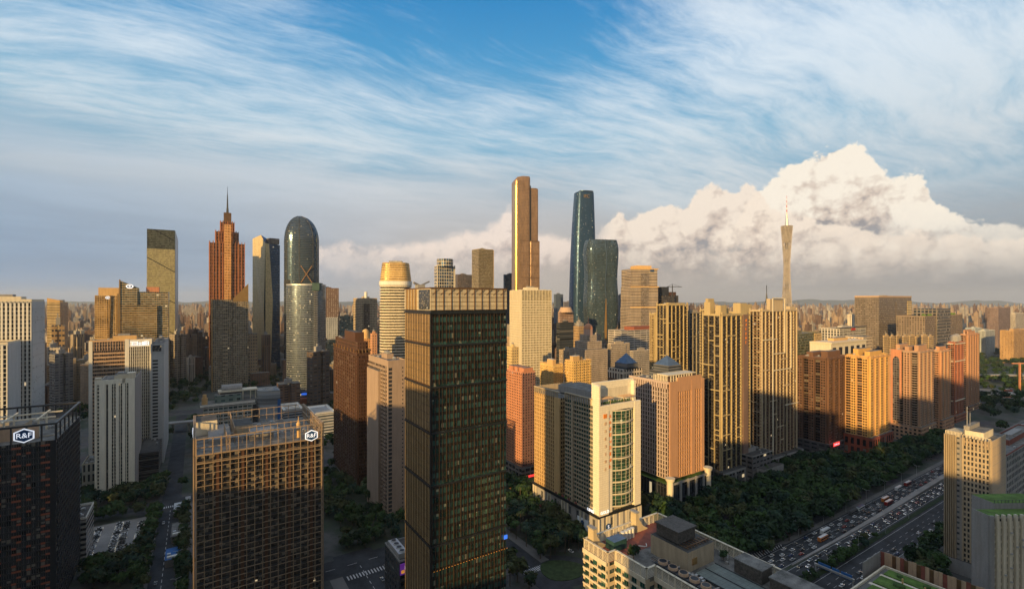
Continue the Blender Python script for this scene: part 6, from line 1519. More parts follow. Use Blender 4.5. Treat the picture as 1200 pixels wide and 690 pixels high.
for a, b, c_ in ((Wg-16, Dg-12, 2.6), (Wg-18, Dg-24, 2.2), (Wg-30, Dg-12, 2.4), (Wg-30, Dg-30, 1.8), (Wg-6, Dg-20, 1.6), (Wg-6, Dg-9, 1.4)): q = MB(); q.cyl(a, b, c_, zg+.7, zg+1.7, 14, c_*.8); q.build('hedge', hs, gx)
q = MB(); q.box(Wg-11.6, Wg-9.4, 2, Dg-2, zg+.02, zg+.25).box(Wg-24.6, Wg-22.4, 2, Dg-2, zg+.02, zg+.25); q.build('path', M['cream'], gx)
for k in range(4): MB().box(Wg-11.2, Wg-10.6, Dg-12-k*9, Dg-11.4-k*9, zg+.25, zg+2.8).build('post', M['orange'], gx)
fe = empty('panel_fence', gx.location, GA); tag(fe, 'tall panel fence, part grey and part rusty, behind the lawn roof terrace', 'fence')
for k in range(26): MB().box(Wg+4, Wg+4.3, Dg+3-k*1.75-1.65, Dg+3-k*1.75, 24, zg+6+.2*((k*7) % 3)).build('panel', M['redpaint'] if k % 5 == 0 else M['tan' if k % 3 else 'bronze'], fe)
for k in range(12): MB().box(Wg+4-k*1.75-1.7, Wg+3.9-k*1.75, Dg+3.1, Dg+3.4, 24, zg+6).build('panel', M['grey'], fe)
MB().box(Wg+4.31, Wg+4.6, Dg-44, Dg+3, 24, zg+3).build('rail', M['dgrey'], fe)
MB().box(Wg+.01, Wg+4.6, Dg-44, Dg+3.5, 0, 24).build('base_wall', M['grey'], fe)

# --- cream building in the foreground with louvred roof screen
zb = 60.; A = RP(683.5, 634, zb+3)
s_, t_ = toG(*A); WF, DF = 51., 92.
lb = G(s_, t_-DF)
B = Bld('office_building', 'cream office with louvred roof screens, roof garden and fans, bottom centre right', 'building', 903, 156, 1100, 880, 5060, depth=DF)
B.x, B.y = lb; B.root.location = (lb[0], lb[1], 0); B.w, B.d = WF, DF
FOOT[-1] = ((lb[0]+WF/2*cG-DF/2*sG), (lb[1]+WF/2*sG+DF/2*cG), 50, GA, WF, DF)
W, D, HH = WF, DF, zb
# jagged left outline: three steps
core = gm_('cream_core', (.50, .40, .27), (.04, .06, .06), 5.2, 3.6, .55, .5, lit=.01)
steps = [(0, W, D-16, D), (4.5, W, D-34, D-16.02), (9.5, W, D-60, D-34.02), (14, W, 0, D-60.02)]
for k, (a, b, c_, d_) in enumerate(steps):
    B.part('wing', MB().box(a, b, c_, d_, 0, HH, top=1), [core, M['redpaint'] if k == 0 else M['roof']])
sc = MB(); wins = []; fr = MB(); par = MB()
def louvre(x0, x1, y0, y1, z0=HH+.02, z1=HH+4.2, n=7):
    for i in range(n): z = z0+(z1-z0)*i/n+.25; sc.box(min(x0, x1)-.06, max(x0, x1)+.06, min(y0, y1)-.06, max(y0, y1)+.06, z, z+.24)
    L = max(abs(x1-x0), abs(y1-y0)); m_ = max(1, int(L/3))
    for i in range(m_+1): x, y = x0+(x1-x0)*i/m_, y0+(y1-y0)*i/m_; sc.box(x-.2, x+.2, y-.2, y+.2, z0-.02, z1+.4)
    sc.box(min(x0, x1)-.5, max(x0, x1)+.5, min(y0, y1)-.5, max(y0, y1)+.5, z1+.1, z1+.4)
for k, (a, b, c_, d_) in enumerate(steps):
    louvre(a+.4, a+.4, c_+.3, d_-.3)
    if k: louvre(steps[k-1][0]+.4, a+.4, d_+.3, d_+.3)
    for j in range(17):
        for i in range(max(1, int((d_-c_)/4.4))):
            n_ = int((d_-c_)/4.4); y = c_+(i+.5)*(d_-c_)/n_; wins.append((a-.04, y, HH-4.2-j*3.6, -pi/2))
    fr.box(a-.5, a-.02, c_+.5, d_+.0, HH-1.8, HH+.3)
    for j in range(17): fr.box(a-.32, a-.02, c_+.3, d_, HH-5.4-j*3.6, HH-4.6-j*3.6)
louvre(.4, W-.4, D-.4, D-.4); louvre(W-.4, W-.4, 6, D-.6)
B.part('louvre_screen', sc, M['cream']); B.part('window_bands', fr, M['cream']); repeats(B, 'window', pane(2.6, 2.5), M['pane_green'], wins)
hi = MB()
for (x, y) in ((2.2, D-4.5), (W*.62, D-3.2)):
    q = MB(); P = []
    prof = [(0, 0), (0, 9.5), (1.5, 9.5), (2.4, 6), (4.8, 2.6), (8.2, .4), (8.2, 0)]
    q.face([(x+u, y+0, HH+v) for u, v in prof][::1]); q.face([(x+u, y+3.6, HH+v) for u, v in prof][::-1])
    n_ = len(prof)
    for i in range(n_): u, v = prof[i]; u2, v2 = prof[(i+1) % n_]; q.face([(x+u, y+3.6, HH+v), (x+u2, y+3.6, HH+v2), (x+u2, y, HH+v2), (x+u, y, HH+v)][::1])
    ch = B.part('light_chute', q, plain('chute_panel', (.52, .42, .26), .6, .1, .3)); o_ = MB(); [MB().beam((x+u, y-.05, HH+v+.1), (x+u, y+3.65, HH+v+.1), .18).build('seam', M['grey'], ch) for u, v in prof[2:6]]; o_.box(x-.4, x+2, y-.4, y+4, HH+9.5, HH+10.2); o_.build('chute_cap', M['grey'], ch)
B.part('water_tank', MB().box(9, 17, D-11, D-5.5, HH+.02, HH+4.5, top=1), [M['darkgreen'], M['lead']])
for k in range(4): q = MB(); q.cyl(20+k*2.4, D-5.4+.2*k, 1.05, HH+.02, HH+4.4, 14); B.part('storage_tank', q, M['white'])
# plant room with mechanical cage
pr_ = B.part('plant_room', MB().box(23, 41, D-40, D-20, HH+.02, HH+8.5, top=1), [M['beige'], M['roof_dark']])
cgm = plain('cage_mesh', (.09, .08, .07), .7, .5, 1.2)
cg1 = MB(); cg1.box(24.5, 36, D-34, D-22, HH+9.2, HH+14); cg1.box(24, 36.5, D-34.5, D-21.5, HH+14.01, HH+14.6); cg1.build('cage', cgm, pr_)
pp = MB(); [pp.beam((25+k*2, D-39, HH+9.1), (25+k*2, D-34.2, HH+9.1), .3) for k in range(8)]; pp.beam((24, D-38, HH+9.5), (40, D-38, HH+9.5), .35); pp.build('pipe', M['bronze'], pr_)
MB().box(26, 29, D-40.3, D-40.02, HH+2.5, HH+5.2).build('vent_louvre', M['gold'], pr_)
for k in range(7):
    y = D-36-k*5.2; c_ = B.part('cooling_tower', MB().box(12.5, 17.4, y, y+4.8, HH+.02, HH+3.8), M['dgrey']); f_ = MB(); f_.cyl(15, y+2.4, 2.1, HH+3.81, HH+4.8, 18, 1.9); f_.build('fan_ring', M['tan'], c_); f2 = MB(); f2.cyl(15, y+2.4, 1.6, HH+4.81, HH+4.84, 16); f2.build('fan', M['black'], c_)
sk = MB(); x0, x1, y0, y1 = 24, 38, D-66, D-43; sk.box(x0, x1, y0, y1, HH+.5, HH+1.2); B.part('skylight', sk, gm_('skyglass', (.10, .11, .10), (.13, .155, .14), 2, 2, .93, .93, gvar=.2, gmetal=0, grough=.7, lit=0, curtain=0))
for k, (a, b, c_, d_) in enumerate(((40.5, 48, D-62, D-50), (39, 48.5, D-82, D-66))): q = B.part('chiller_box', MB().box(a, b, c_, d_, HH+.02, HH+5.5), cgm); MB().box(a-.3, b+.3, c_-.3, d_+.3, HH+5.51, HH+5.9).build('lid', M['roof'], q)
ft = MB(); [ft.beam((19+k*.9, D-16+sin(k)*1.2, HH+1.6), (19.9+k*.9, D-16+sin(k+1)*1.2, HH+1.6), .3) for k in range(7)]; B.part('pergola', ft, M['white'])
for k in range(6): x, y = R.uniform(19, 22), R.uniform(D-60, D-30); B.part('air_conditioner', MB().box(x, x+1.6, y, y+1.2, HH+.02, HH+1.6), M['steel'])
for k in range(9):
    x, y = R.uniform(19, 22), D-30-k*6; B.part('duct', MB().beam((18.2, y, HH+.7), (23.5, y+R.uniform(-.5, .5), HH+.7), .7), M['steel'] if k % 2 else M['grey'])
for k in range(5): B.part('pipe', MB().beam((18+k*.5, D-62, HH+.35), (18+k*.5, D-24, HH+.35), .18), M['bronze'] if k % 2 else M['steel'])
for k in range(12):
    x, y = R.uniform(39, 48), R.uniform(D-48, D-10); s_ = R.uniform(.8, 1.8)
    if not (23 < x < 42 and y > D-41): B.part('vent_box', MB().box(x, x+s_, y, y+s_, HH+.02, HH+.5+s_*.6), M['steel'] if k % 3 else M['grey'])
for k in range(6): B.part('roof_mat', MB().box(R.uniform(18, 20), R.uniform(21, 23), D-26-k*5.5, D-23-k*5.5, HH+.02, HH+.06), M['roof_dark'])
for k in range(3): B.part('roof_beam', MB().box(x0-.6+k*7, x0-.2+k*7, y0, y1, HH+1.21, HH+1.5), M['dgrey'])
OFFICE_ROOF = (B, HH)

# ================================================================== unseen towers added behind the viewpoint, heights shaped to shade the lower view
shw = M['beige']
for k, (u0, u1, hh, d0) in enumerate(((-1300, -740, 168, -120), (-738, -658, 165, -120), (-655, -560, 182, -120), (-555, -500, 118, -120), (-498, -400, 160, -120), (-395, -300, 158, -120), (-298, -268, 178, -120), (-266, -212, 132, -120), (-210, -180, 112, -120), (-178, -146, 196, -120), (-145, -62, 103, -120), (-61.9, -37, 174, -120), (-36.9, 1, 226, -121), (1.1, 46, 214, -120), (46.1, 81, 200, -121), (81.1, 113, 176, -120), (113.1, 159, 245, -121), (159.1, 221, 280, -120), (221.1, 421, 300, -121), (421.1, 1000, 270, -120))): #(((-1250, -770, 170, -150), (-765, -585, 196, -150), (-580, -400, 199, -140), (-395, -250, 172, -130), (-248, -196, 152, -120), (-194, -172, 160, -120), (-170, -147, 138, -120), (-145, -124, 190, -120), (-123, -99, 160, -120), (-97, -32, 107, -110), (-30, 14, 124, -100), (16, 48, 171, -110), (50, 112, 221, -120), (114, 200, 176, -120), (202, 262, 200, -130), (264, 420, 226, -130), (425, 1000, 190, -160))):
    ux, uy = cos(SUN_AZ), -sin(SUN_AZ); dx_, dy_ = sin(SUN_AZ), cos(SUN_AZ)
    loc = (u0*ux+d0*dx_, u0*uy+d0*dy_, 0)
    root = tag(empty('shade_block', loc, -SUN_AZ), 'tall unseen block added behind the viewpoint to shade the streets below', 'building', 'unseen shading towers added behind the viewpoint')
    MB().box(0, u1-u0, -40, 0, 0, hh, top=1).build('wall', [gm_('rear_block_wall', (.4, .35, .28), (.05, .06, .07), 3, 3.3, .6, .5) if k == 0 else bpy.data.materials['rear_block_wall'], M['roof']], root)

# ================================================================== trees
leaf, t, p = mat('leaves')
oi = t.new('ShaderNodeObjectInfo'); geo = t.new('ShaderNodeNewGeometry')
co = t.new('ShaderNodeTexCoord').outputs['Object']
rpi = t.white(t.vm('FLOOR', t.vm('MULTIPLY', geo.outputs['Position'], (.9, .9, .9))))[0]
n = t.noise(geo.outputs['Position'], .05, 3, .5)
vc = t.new('ShaderNodeTexVoronoi', voronoi_dimensions='2D'); t.put(vc.inputs['Vector'], geo.outputs['Position']); vc.inputs['Scale'].default_value = .09
vx = t.xyz(vc.outputs['Color'])
lc = t.mix(vx[0], (.008, .022, .010, 1), (.036, .074, .018, 1)); lc = t.mix(t.m('GREATER_THAN', vx[1], .82), lc, (.050, .060, .022, 1)); lc = t.mix(t.m('GREATER_THAN', vx[2], .85), lc, (.016, .040, .026, 1))
lc = t.mix(t.mr(n, .4, .65, 0, .2), lc, (.036, .060, .016, 1))
t.put(p.inputs['Base Color'], t.vm('SCALE', lc, scale=t.mr(rpi, 0, 1, .7, 1.35, False))); p.inputs['Roughness'].default_value = .75; p.inputs['Specular IOR Level'].default_value = .2
bark = plain('bark', (.09, .065, .045), .9, .3, 1.)
def crown_mesh(seed, rad=4.2, hh=6.0, n=360, leafs=.74, z0=2.6):
    r = random.Random(seed); mb = MB()
    bl = [(r.uniform(-.5, .5)*rad, r.uniform(-.5, .5)*rad, z0+hh*r.uniform(.25, .8), rad*r.uniform(.42, .68)) for _ in range(8)]
    bl.append((0, 0, z0+hh*.5, rad*.7))
    for k in range(n):
        b = r.choice(bl); v = Vector((r.gauss(0, 1), r.gauss(0, 1), r.gauss(0, 1)+.25)).normalized()
        q = b[3]*(r.random()**.28); c_ = Vector((b[0]+v.x*q, b[1]+v.y*q, b[2]+v.z*q*.8))
        nrm = (v+Vector((r.uniform(-.7, .7), r.uniform(-.7, .7), r.uniform(-.3, .9)))).normalized()
        a = nrm.orthogonal().normalized(); bb = nrm.cross(a); s_ = leafs*r.uniform(.6, 1.5); th = r.uniform(0, 6.3)
        a, bb = a*cos(th)+bb*sin(th), bb*cos(th)-a*sin(th)
        mb.face([c_+a*s_, c_+bb*s_*.8, c_-a*s_*.9, c_-bb*s_*.7], 0, [(0, 0)]*4)
    return mb
def trunk_mesh(seed, hh=4.2):
    r = random.Random(seed); mb = MB(); mb.cyl(0, 0, .28, 0, hh, 7, .17, smooth=True)
    for k in range(4): a = r.uniform(0, 6.3); mb.beam((0, 0, hh*.75), (1.6*cos(a), 1.6*sin(a), hh+1.6), .16)
    return mb
CR = [crown_mesh(s_, R.uniform(3.8, 4.8), R.uniform(5, 7)) for s_ in range(7)]
CM = [c.mesh('crown', leaf) for c in CR]; TM = trunk_mesh(3).mesh('trunk', bark)
palm = MB()
for k in range(13):
    a = 2*pi*k/13; P = [Vector((cos(a)*u, sin(a)*u, 9.2+1.1*u-.42*u*u)) for u in (0, 1, 2, 3)]
    for q0, q1 in zip(P, P[1:]): s_ = Vector((-sin(a), cos(a), 0))*.35; palm.face([q0-s_, q0+s_, q1+s_*.8, q1-s_*.8], 0, [(0, 0)]*4)
PALM = palm.mesh('crown', leaf); PT = MB().cyl(0, 0, .26, 0, 9.3, 7, .17).mesh('trunk', bark)
def inpoly(px, py, P):
    c_ = False
    for i in range(len(P)):
        x1, y1 = P[i]; x2, y2 = P[i-1]
        if (y1 > py) != (y2 > py) and px < (x2-x1)*(py-y1)/(y2-y1)+x1: c_ = not c_
    return c_
def proj(x, y, z=0): return CX+F*x/y, HY+(H-z)*F/y
def blocked(x, y, pad=2.5):
    for (cx_, cy_, r, a, w_, d_) in FOOT:
        dx_, dy_ = x-cx_, y-cy_
        if dx_*dx_+dy_*dy_ > (r+pad+1)**2: continue
        u = dx_*cos(a)+dy_*sin(a); v = -dx_*sin(a)+dy_*cos(a)
        if abs(u) < w_/2+pad and abs(v) < d_/2+pad: return True
    return False
def onroad(x, y):
    s_, t_ = toG(x, y)
    if s_ > 140 and 133 < t_ < 187: return not (151.8 < t_ < 156.6)
    if -27 < s_ < -9 and 245 < t_ < 900: return True
    if 506 < t_ < 526 and -400 < s_ < 60: return True
    if 76 < s_ < 106 and 150 < t_ < 345: return True
    if 316 < t_ < 342 and -30 < s_ < 200: return True
    if 173 < s_ < 195 and 196 < t_ < 520: return True
    if -71 < s_ < -30 and 414 < t_ < 496: return True
    if 22 < s_ < 62 and 372 < t_ < 440: return True
    if 545 < t_ < 560 and 60 < s_ < 700: return True
    return False
rt = random.Random(11)
spots = []     # (x, y, scale, region)
REG = [('park', [(752, 600), (790, 585), (840, 575), (870, 575), (905, 552), (935, 536), (1000, 545), (1045, 530), (1106, 512), (1110, 528), (905, 646), (880, 668), (800, 640)], 330, 10.5, 1.5),
       ('boulevard', [(597, 565), (618, 575), (650, 600), (690, 640), (640, 655), (625, 692), (597, 692)], 80, 8.5, 1.3),
       ('garden', [(378, 565), (400, 560), (430, 570), (470, 605), (500, 615), (500, 640), (440, 640), (410, 650), (380, 610)], 60, 8.5, 1.25),
       ('car_park', [(97, 560), (112, 590), (170, 575), (200, 560), (217, 540), (217, 690), (100, 690)], 120, 8.2, 1.25),
       ('median', [(936, 690), (932, 672), (975, 648), (1030, 628), (1010, 645), (960, 690)], 26, 4.2, .62),
       ('far_park', [(1140, 398), (1200, 392), (1200, 520), (1180, 520), (1150, 480)], 330, 13, 1.6),
       ('left_park', [(196, 432), (245, 428), (300, 430), (330, 432), (330, 462), (232, 462), (232, 520), (198, 520)], 160, 11, 1.5),
       ('middle', [(378, 430), (395, 420), (395, 560), (378, 560)], 60, 10, 1.2),
       ('left_avenue', [(56, 436), (104, 440), (104, 500), (56, 480)], 50, 12, 1.3),
       ('roadside', [(1040, 700), (1108, 622), (1108, 690)], 40, 7, 1.1)]
cell = {}
for name, P, cap, sep, sc_ in REG:
    gp = [GP(*q) for q in P]; xs = [q[0] for q in gp]; ys = [q[1] for q in gp]; got = 0
    for _ in range(cap*40):
        x, y = rt.uniform(min(xs), max(xs)), rt.uniform(min(ys), max(ys))
        if not inpoly(x, y, gp) or blocked(x, y) or (onroad(x, y)): continue
        k = (int(x//sep), int(y//sep))
        if any((x-a)**2+(y-b)**2 < (sep*.72)**2 for i in (-1, 0, 1) for j in (-1, 0, 1) for a, b in cell.get((k[0]+i, k[1]+j), ())): continue
        cell.setdefault(k, []).append((x, y)); spots.append((x, y, sc_*rt.uniform(.75, 1.3), name)); got += 1
        if got >= cap: break
for s_ in (-29, -7.5):   # street trees
    for t_ in range(262, 500, 9): x, y = G(s_, t_+rt.uniform(-1.5, 1.5)); spots.append((x, y, rt.uniform(.8, 1.1), 'street'))
for t_ in range(155, 316, 9): spots.append((*G(108.5, t_), rt.uniform(.8, 1.1), 'garden'))
WHERE = {'park': 'in the dark park between the highway and the residential row', 'boulevard': 'in the wooded corner right of the big dark tower', 'garden': 'in the dark garden left of the big dark tower',
         'car_park': 'among the trees round the left car park', 'median': 'on the planted strip between the carriageways', 'far_park': 'in the far park at the right edge', 'left_park': 'in the park belt behind the caged bronze slab',
         'middle': 'between the brown granite tower and the white blocks', 'left_avenue': 'along the jammed avenue at far left', 'street': 'lining the straight street beside the car park', 'roadside': 'on the dark bank right of the highway'}
vis = []
for q in spots:
    px, py = proj(q[0], q[1], 6); 
    vis.append((-(1 if -8 < px < 1208 and py < 700 else 0)*1e6+q[0]**2+q[1]**2, q))
vis.sort(key=lambda a: (a[0]))
near = [q for _, q in vis if -8 < proj(q[0], q[1], 6)[0] < 1208]
for k, (x, y, s_, reg) in enumerate(near[:290]):
    tr = tag(empty('tree', (x, y, 0), rt.uniform(0, 6.3)), 'leafy dark green tree '+WHERE[reg], 'tree', 'trees '+WHERE[reg]); tr.scale = (s_, s_, s_*rt.uniform(.85, 1.2))
    if reg == 'boulevard' and k % 3 == 0:
        tr['label'] = 'tall palm with bare pale trunk in the wooded corner right of the big dark tower'; tr['group'] = 'palms right of the big dark tower'; tr.name = 'palm_tree'
        link(PT, 'trunk', tr); link(PALM, 'crown', tr)
    else: link(TM, 'trunk', tr); link(rt.choice(CM), 'crown', tr)
def merge_trees(lst, nm, keep=2):
    big = MB()
    for (x, y, s_, reg) in lst:
        c_ = rt.choice(CR); a = rt.uniform(0, 6.3); ca, sa = cos(a)*s_, sin(a)*s_
        step = keep if y > 600 else 1; g = 1.25 if step > 1 else 1
        for f in c_.f[::step]:
            P = [c_.v[i] for i in f]; m_ = [sum(q[i] for q in P)/4 for i in range(3)]
            big.face([((m_[0]+(q[0]-m_[0])*g)*ca-(m_[1]+(q[1]-m_[1])*g)*sa+x, (m_[0]+(q[0]-m_[0])*g)*sa+(m_[1]+(q[1]-m_[1])*g)*ca+y, (m_[2]+(q[2]-m_[2])*g)*s_) for q in P], 0, [(0, 0)]*4)
    return tag(big.build(nm, leaf), 'dark tree canopy of the parks behind the nearest trees', 'trees', None, 'stuff')
merge_trees(near[290:], 'woodland')
# distant green belts: canopy drifts among the mid-distance blocks
far = []
for _ in range(900):
    y = rt.uniform(650, 2600); x = y*rt.uniform(-1.06, 1.06)
    if mnoise.noise(Vector((x/230, y/230, 1.7))) < .05 or blocked(x, y, 4) or onroad(x, y): continue
    far.append((x, y, rt.uniform(1.3, 2.3), 'f'))
merge_trees(far, 'woodland', 6)
# trees on roofs
B, HH = OFFICE_ROOF
def roof_tree(B, x, y, z, s_, lb):
    X_, Y_ = B.world(x, y); tr = tag(empty('tree', (X_, Y_, z)), lb, 'tree'); tr.scale = (s_,)*3; link(TM, 'trunk', tr); link(CM[2], 'crown', tr)
roof_tree(B, 12, B.d-20, HH, .72, 'round bright green tree on the louvred office roof'); roof_tree(B, 44, B.d-30, HH, .6, 'small dark tree by the right screen of the louvred office roof'); roof_tree(B, 45, B.d-42, HH, .5, 'shrubby tree further along the right screen of the louvred office roof')

# ================================================================== cars and buses
paints = {n: None for n in ('white', 'silver', 'grey', 'black', 'red', 'blue')}
pc_ = dict(white=(.62, .63, .64), silver=(.34, .36, .38), grey=(.12, .125, .13), black=(.02, .02, .024), red=(.30, .03, .025), blue=(.03, .07, .18))
for k_ in paints:
    m, t, p = mat('paint_'+k_); p.inputs['Base Color'].default_value = pc_[k_]+(1,); p.inputs['Roughness'].default_value = .3; p.inputs['Metallic'].default_value = .2 if k_ != 'white' else 0; p.inputs['Coat Weight'].default_value = .5; paints[k_] = m
glassm = mat('car_glass')[0]; gp_ = glassm.node_tree.nodes['Principled BSDF']; gp_.inputs['Base Color'].default_value = (.02, .025, .03, 1); gp_.inputs['Roughness'].default_value = .08
tyre = plain('tyre', (.015, .015, .015), .9, .1, 1); hl = lamp_mat('headlight_glow', (1, .9, .7), 2.0); tl = lamp_mat('tail_light_glow', (.8, .03, .02), 1.2)
def ring_body(sec):    # cross sections along x: (x, halfwidth, z0, z1)
    return [[(x, -w_, a), (x, w_, a), (x, w_*1.0, (a+b)*.55), (x, w_*.86, b), (x, -w_*.86, b), (x, -w_*1.0, (a+b)*.55)] for x, w_, a, b in sec]
car_b = MB(); car_b.loft(ring_body([(-2.25, .72, .4, .75), (-2.15, .86, .28, .95), (-1.2, .9, .25, .98), (1.0, .9, .25, .95), (1.9, .85, .27, .82), (2.25, .7, .38, .62)]), smooth=False)
cab = MB(); cab.loft([[(x, -w_, a), (x, w_, a), (x, w_*.82, b), (x, -w_*.82, b)] for x, w_, a, b in ((-1.75, .76, .93, .97), (-1.1, .8, .93, 1.42), (.15, .8, .93, 1.45), (1.05, .76, .9, .95))])
roofp = MB(); roofp.loft([[(x, -w_, 1.43), (x, w_, 1.43), (x, w_*.9, 1.49), (x, -w_*.9, 1.49)] for x, w_ in ((-1.05, .62), (.1, .63))])
whl = MB(); whl.loft([[(.32*cos(a), y, .32*sin(a)) for a in rng(0, 2*pi, 10)[:-1]] for y in (-.1, .1)])
CB = {k_: car_b.mesh('body', paints[k_]) for k_ in paints}; RP_ = {k_: roofp.mesh('roof', paints[k_]) for k_ in paints}
CG = cab.mesh('cabin_glass', glassm); WM = whl.mesh('wheel', tyre); HLm = MB().box(-.03, .03, -.16, .16, 0, .14).mesh('headlight', hl); TLm = MB().box(-.03, .03, -.16, .16, 0, .12).mesh('tail_light', tl)
LW = {'far lanes': 'in the packed far carriageway beyond the concrete ramp', 'near lanes': 'in the middle carriageway below the concrete ramp', 'slow lanes': 'on the sparse near carriageway of the highway', 'car park': 'parked in the left car park between trees', 'left street': 'on the dark street beside the car park', 'crossing': 'on the dark street left of the big dark tower', 'corner': 'on the road below the green-glass hotel', 'avenue': 'in the jammed avenue at far left'}
ncar = 0
def car(x, y, rz, col, where, parts=True, z=.04):
    global ncar
    px, py = proj(x, y)
    if not (-10 < px < 1210 and py < 700) or ncar >= 298: return
    ncar += 1
    lb = {'silver': 'silver'}.get(col, col)+' car '+LW[where]
    o = tag(empty('car', (x, y, z), rz), lb, 'car', lb.replace(' car ', ' cars ')); link(CB[col], 'body', o); link(CG, 'cabin_glass', o); link(RP_[col], 'roof', o)
    if y < 520:
        for a in (-1.38, 1.38):
            for b in (-.83, .83): link(WM, 'wheel', o, (a, b, .33))
        for b in (-.55, .55): link(HLm, 'headlight', o, (2.2, b, .55)); link(TLm, 'tail_light', o, (-2.2, b, .62))
cols = ['white']*5+['silver']*3+['grey']*2+['black']*3+['red']+['blue']
rc_ = random.Random(5)
BUSPX = [('white coach behind the hatched slip road', 'white', 967, 624), ('orange and white bus beside the concrete ramp', 'orange', 979, 638), ('blue and white bus beside the park kerb', 'blue', 1009, 597), ('dark coach just behind the blue and white bus', 'grey', 999, 601), ('orange and yellow bus in the upper lanes', 'orange', 1036, 586), ('red and white bus next to the orange and yellow bus', 'red', 1043, 591), ('cream coach in front of the orange and yellow bus', 'white', 1051, 573), ('red bus furthest up the park-side lanes', 'red', 1060, 567)]
bus_at = []
orange_p = mat('paint_orange')[0]; orange_p.node_tree.nodes['Principled BSDF'].inputs['Base Color'].default_value = (.50, .17, .04, 1); paints['orange'] = orange_p
bb_ = MB(); bb_.loft(ring_body([(-5.6, 1.18, .35, 3.05), (-5.5, 1.25, .3, 3.15), (5.4, 1.25, .3, 3.15), (5.6, 1.15, .35, 2.95)])); bg_1 = MB().box(-5.2, 5.45, -1.27, 1.27, 1.35, 2.35); bg_2 = MB().box(5.5, 5.66, -1.0, 1.0, 1.2, 2.7); br_ = MB().box(-5.3, 5.2, -1.0, 1.0, 3.16, 3.28)
for lb, col, px, py in BUSPX:
    s_, t_ = toG(*GP(px, py)); t_ = min((174.5, 179, 182.7), key=lambda q: abs(q-t_)); bus_at.append((s_, t_)); x, y = G(s_, t_)
    o = tag(empty('bus', (x, y, .04), GA), lb, 'bus', 'buses and coaches on the highway')
    bb_.build('body', paints['white' if col == 'blue' else col], o); bg_1.build('side_windows', glassm, o); bg_2.build('windscreen', glassm, o); br_.build('roof', paints['white'] if col in ('orange', 'red') else paints[col], o)
    for a in (-3.6, 3.6):
        for b in (-1.15, 1.15): w_ = link(WM, 'wheel', o, (a, b, .48)); w_.scale = (1.5, 1.5, 1.5)
for r_, t0, t1, s_ in ((0, 424, 486, -62), (1, 430, 490, -50), (2, 430, 490, -45.2), (3, 426, 488, -36)):
    t_ = t0
    while t_ < t1:
        if rc_.random() < .72: x, y = G(s_, t_); car(x, y, GA+rc_.choice((0, pi)), rc_.choice(['white']*3+['silver', 'silver', 'grey', 'black', 'black']), 'car park', z=.06)
        t_ += 2.75
for s_, t_ in ((-21, 290), (-15, 330), (-21, 372), (-15, 440), (-21.5, 470)): x, y = G(s_, t_); car(x, y, GA+pi/2, rc_.choice(cols), 'left street')
for s_, t_, a in ((84, 250, 1), (84, 262, 1), (97, 240, 1), (84, 280, 1), (98, 300, 1), (120, 333, 0), (60, 325, 0), (72, 245, 1), (72, 251, 1), (72, 257, 1)): x, y = G(s_, t_); car(x, y, GA+a*pi/2, rc_.choice(['white', 'white', 'silver', 'black']), 'crossing')
for s_, t_ in ((24, 380), (30, 380), (36, 380), (24, 400), (30, 400), (42, 400), (36, 420), (50, 420)): x, y = G(s_, t_); car(x, y, GA+pi/2, rc_.choice(cols), 'crossing', z=.07)
for px, py in ((669, 646), (660, 630), (655, 612)): x, y = GP(px, py); car(x, y, GA+pi/2, 'white', 'corner')
for tt, s0, s1, gap_, wh_ in ((172.3, 285, 760, (7, 15), 'far lanes'), (175.6, 285, 760, (6.5, 13), 'far lanes'), (179.0, 290, 760, (6.5, 14), 'far lanes'), (182.6, 300, 760, (8, 19), 'far lanes'),
                              (158.9, 330, 740, (8, 17), 'near lanes'), (162.1, 330, 740, (7.5, 16), 'near lanes'), (165.4, 330, 740, (8, 22), 'near lanes'),
                              (136.7, 300, 620, (28, 70), 'slow lanes'), (140.2, 300, 620, (22, 60), 'slow lanes'), (143.7, 260, 620, (20, 50), 'slow lanes'), (147.6, 260, 620, (18, 50), 'slow lanes')):
    s_ = s0+rc_.uniform(0, 8)
    while s_ < s1:
        if not any(abs(t_-tt) < 3.0 and abs(s_-q) < 9 for q, t_ in bus_at):
            x, y = G(s_, tt+rc_.uniform(-.3, .3)); car(x, y, GA+(pi if wh_ == 'near lanes' else 0)+rc_.uniform(-.03, .03), rc_.choice(cols), wh_)
        s_ += 4.6+rc_.uniform(*gap_)*.86
# the jam far away: one mass of vehicles too many to count
jm = MB(); jp = [paints[q] for q in ('white', 'silver', 'black', 'blue')]
def jamcar(x, y, a, mi):
    ca, sa = cos(a), sin(a); T_ = lambda u, v, z: (x+u*ca-v*sa, y+u*sa+v*ca, z)
    jm.box(-2.2, 2.2, -.88, .88, .25, .9, mi, T_); jm.box(-1.6, 1., -.75, .75, .9, 1.4, mi, T_)
for tt in (172.5, 176, 179.5, 182.8, 159, 162.2, 165.4, 138, 141.5, 145, 148.5):
    s_ = 745 if tt > 155 else 640
    while s_ < 1500: x, y = G(s_, tt); jamcar(x, y, GA, rc_.randrange(4)); s_ += rc_.uniform(6.5, 13)
av = [GP(58, 462), GP(104, 430)]
for k in range(260):
    q = rc_.random(); x = av[0][0]+(av[1][0]-av[0][0])*q+rc_.uniform(-22, 22); y = av[0][1]+(av[1][1]-av[0][1])*q+rc_.uniform(-16, 16)
    jamcar(x, y, atan2(av[1][1]-av[0][1], av[1][0]-av[0][0]), rc_.randrange(4))
tag(jm.build('traffic_jam', jp), 'mass of distant jammed cars on the far highway and avenue', 'traffic', None, 'stuff')
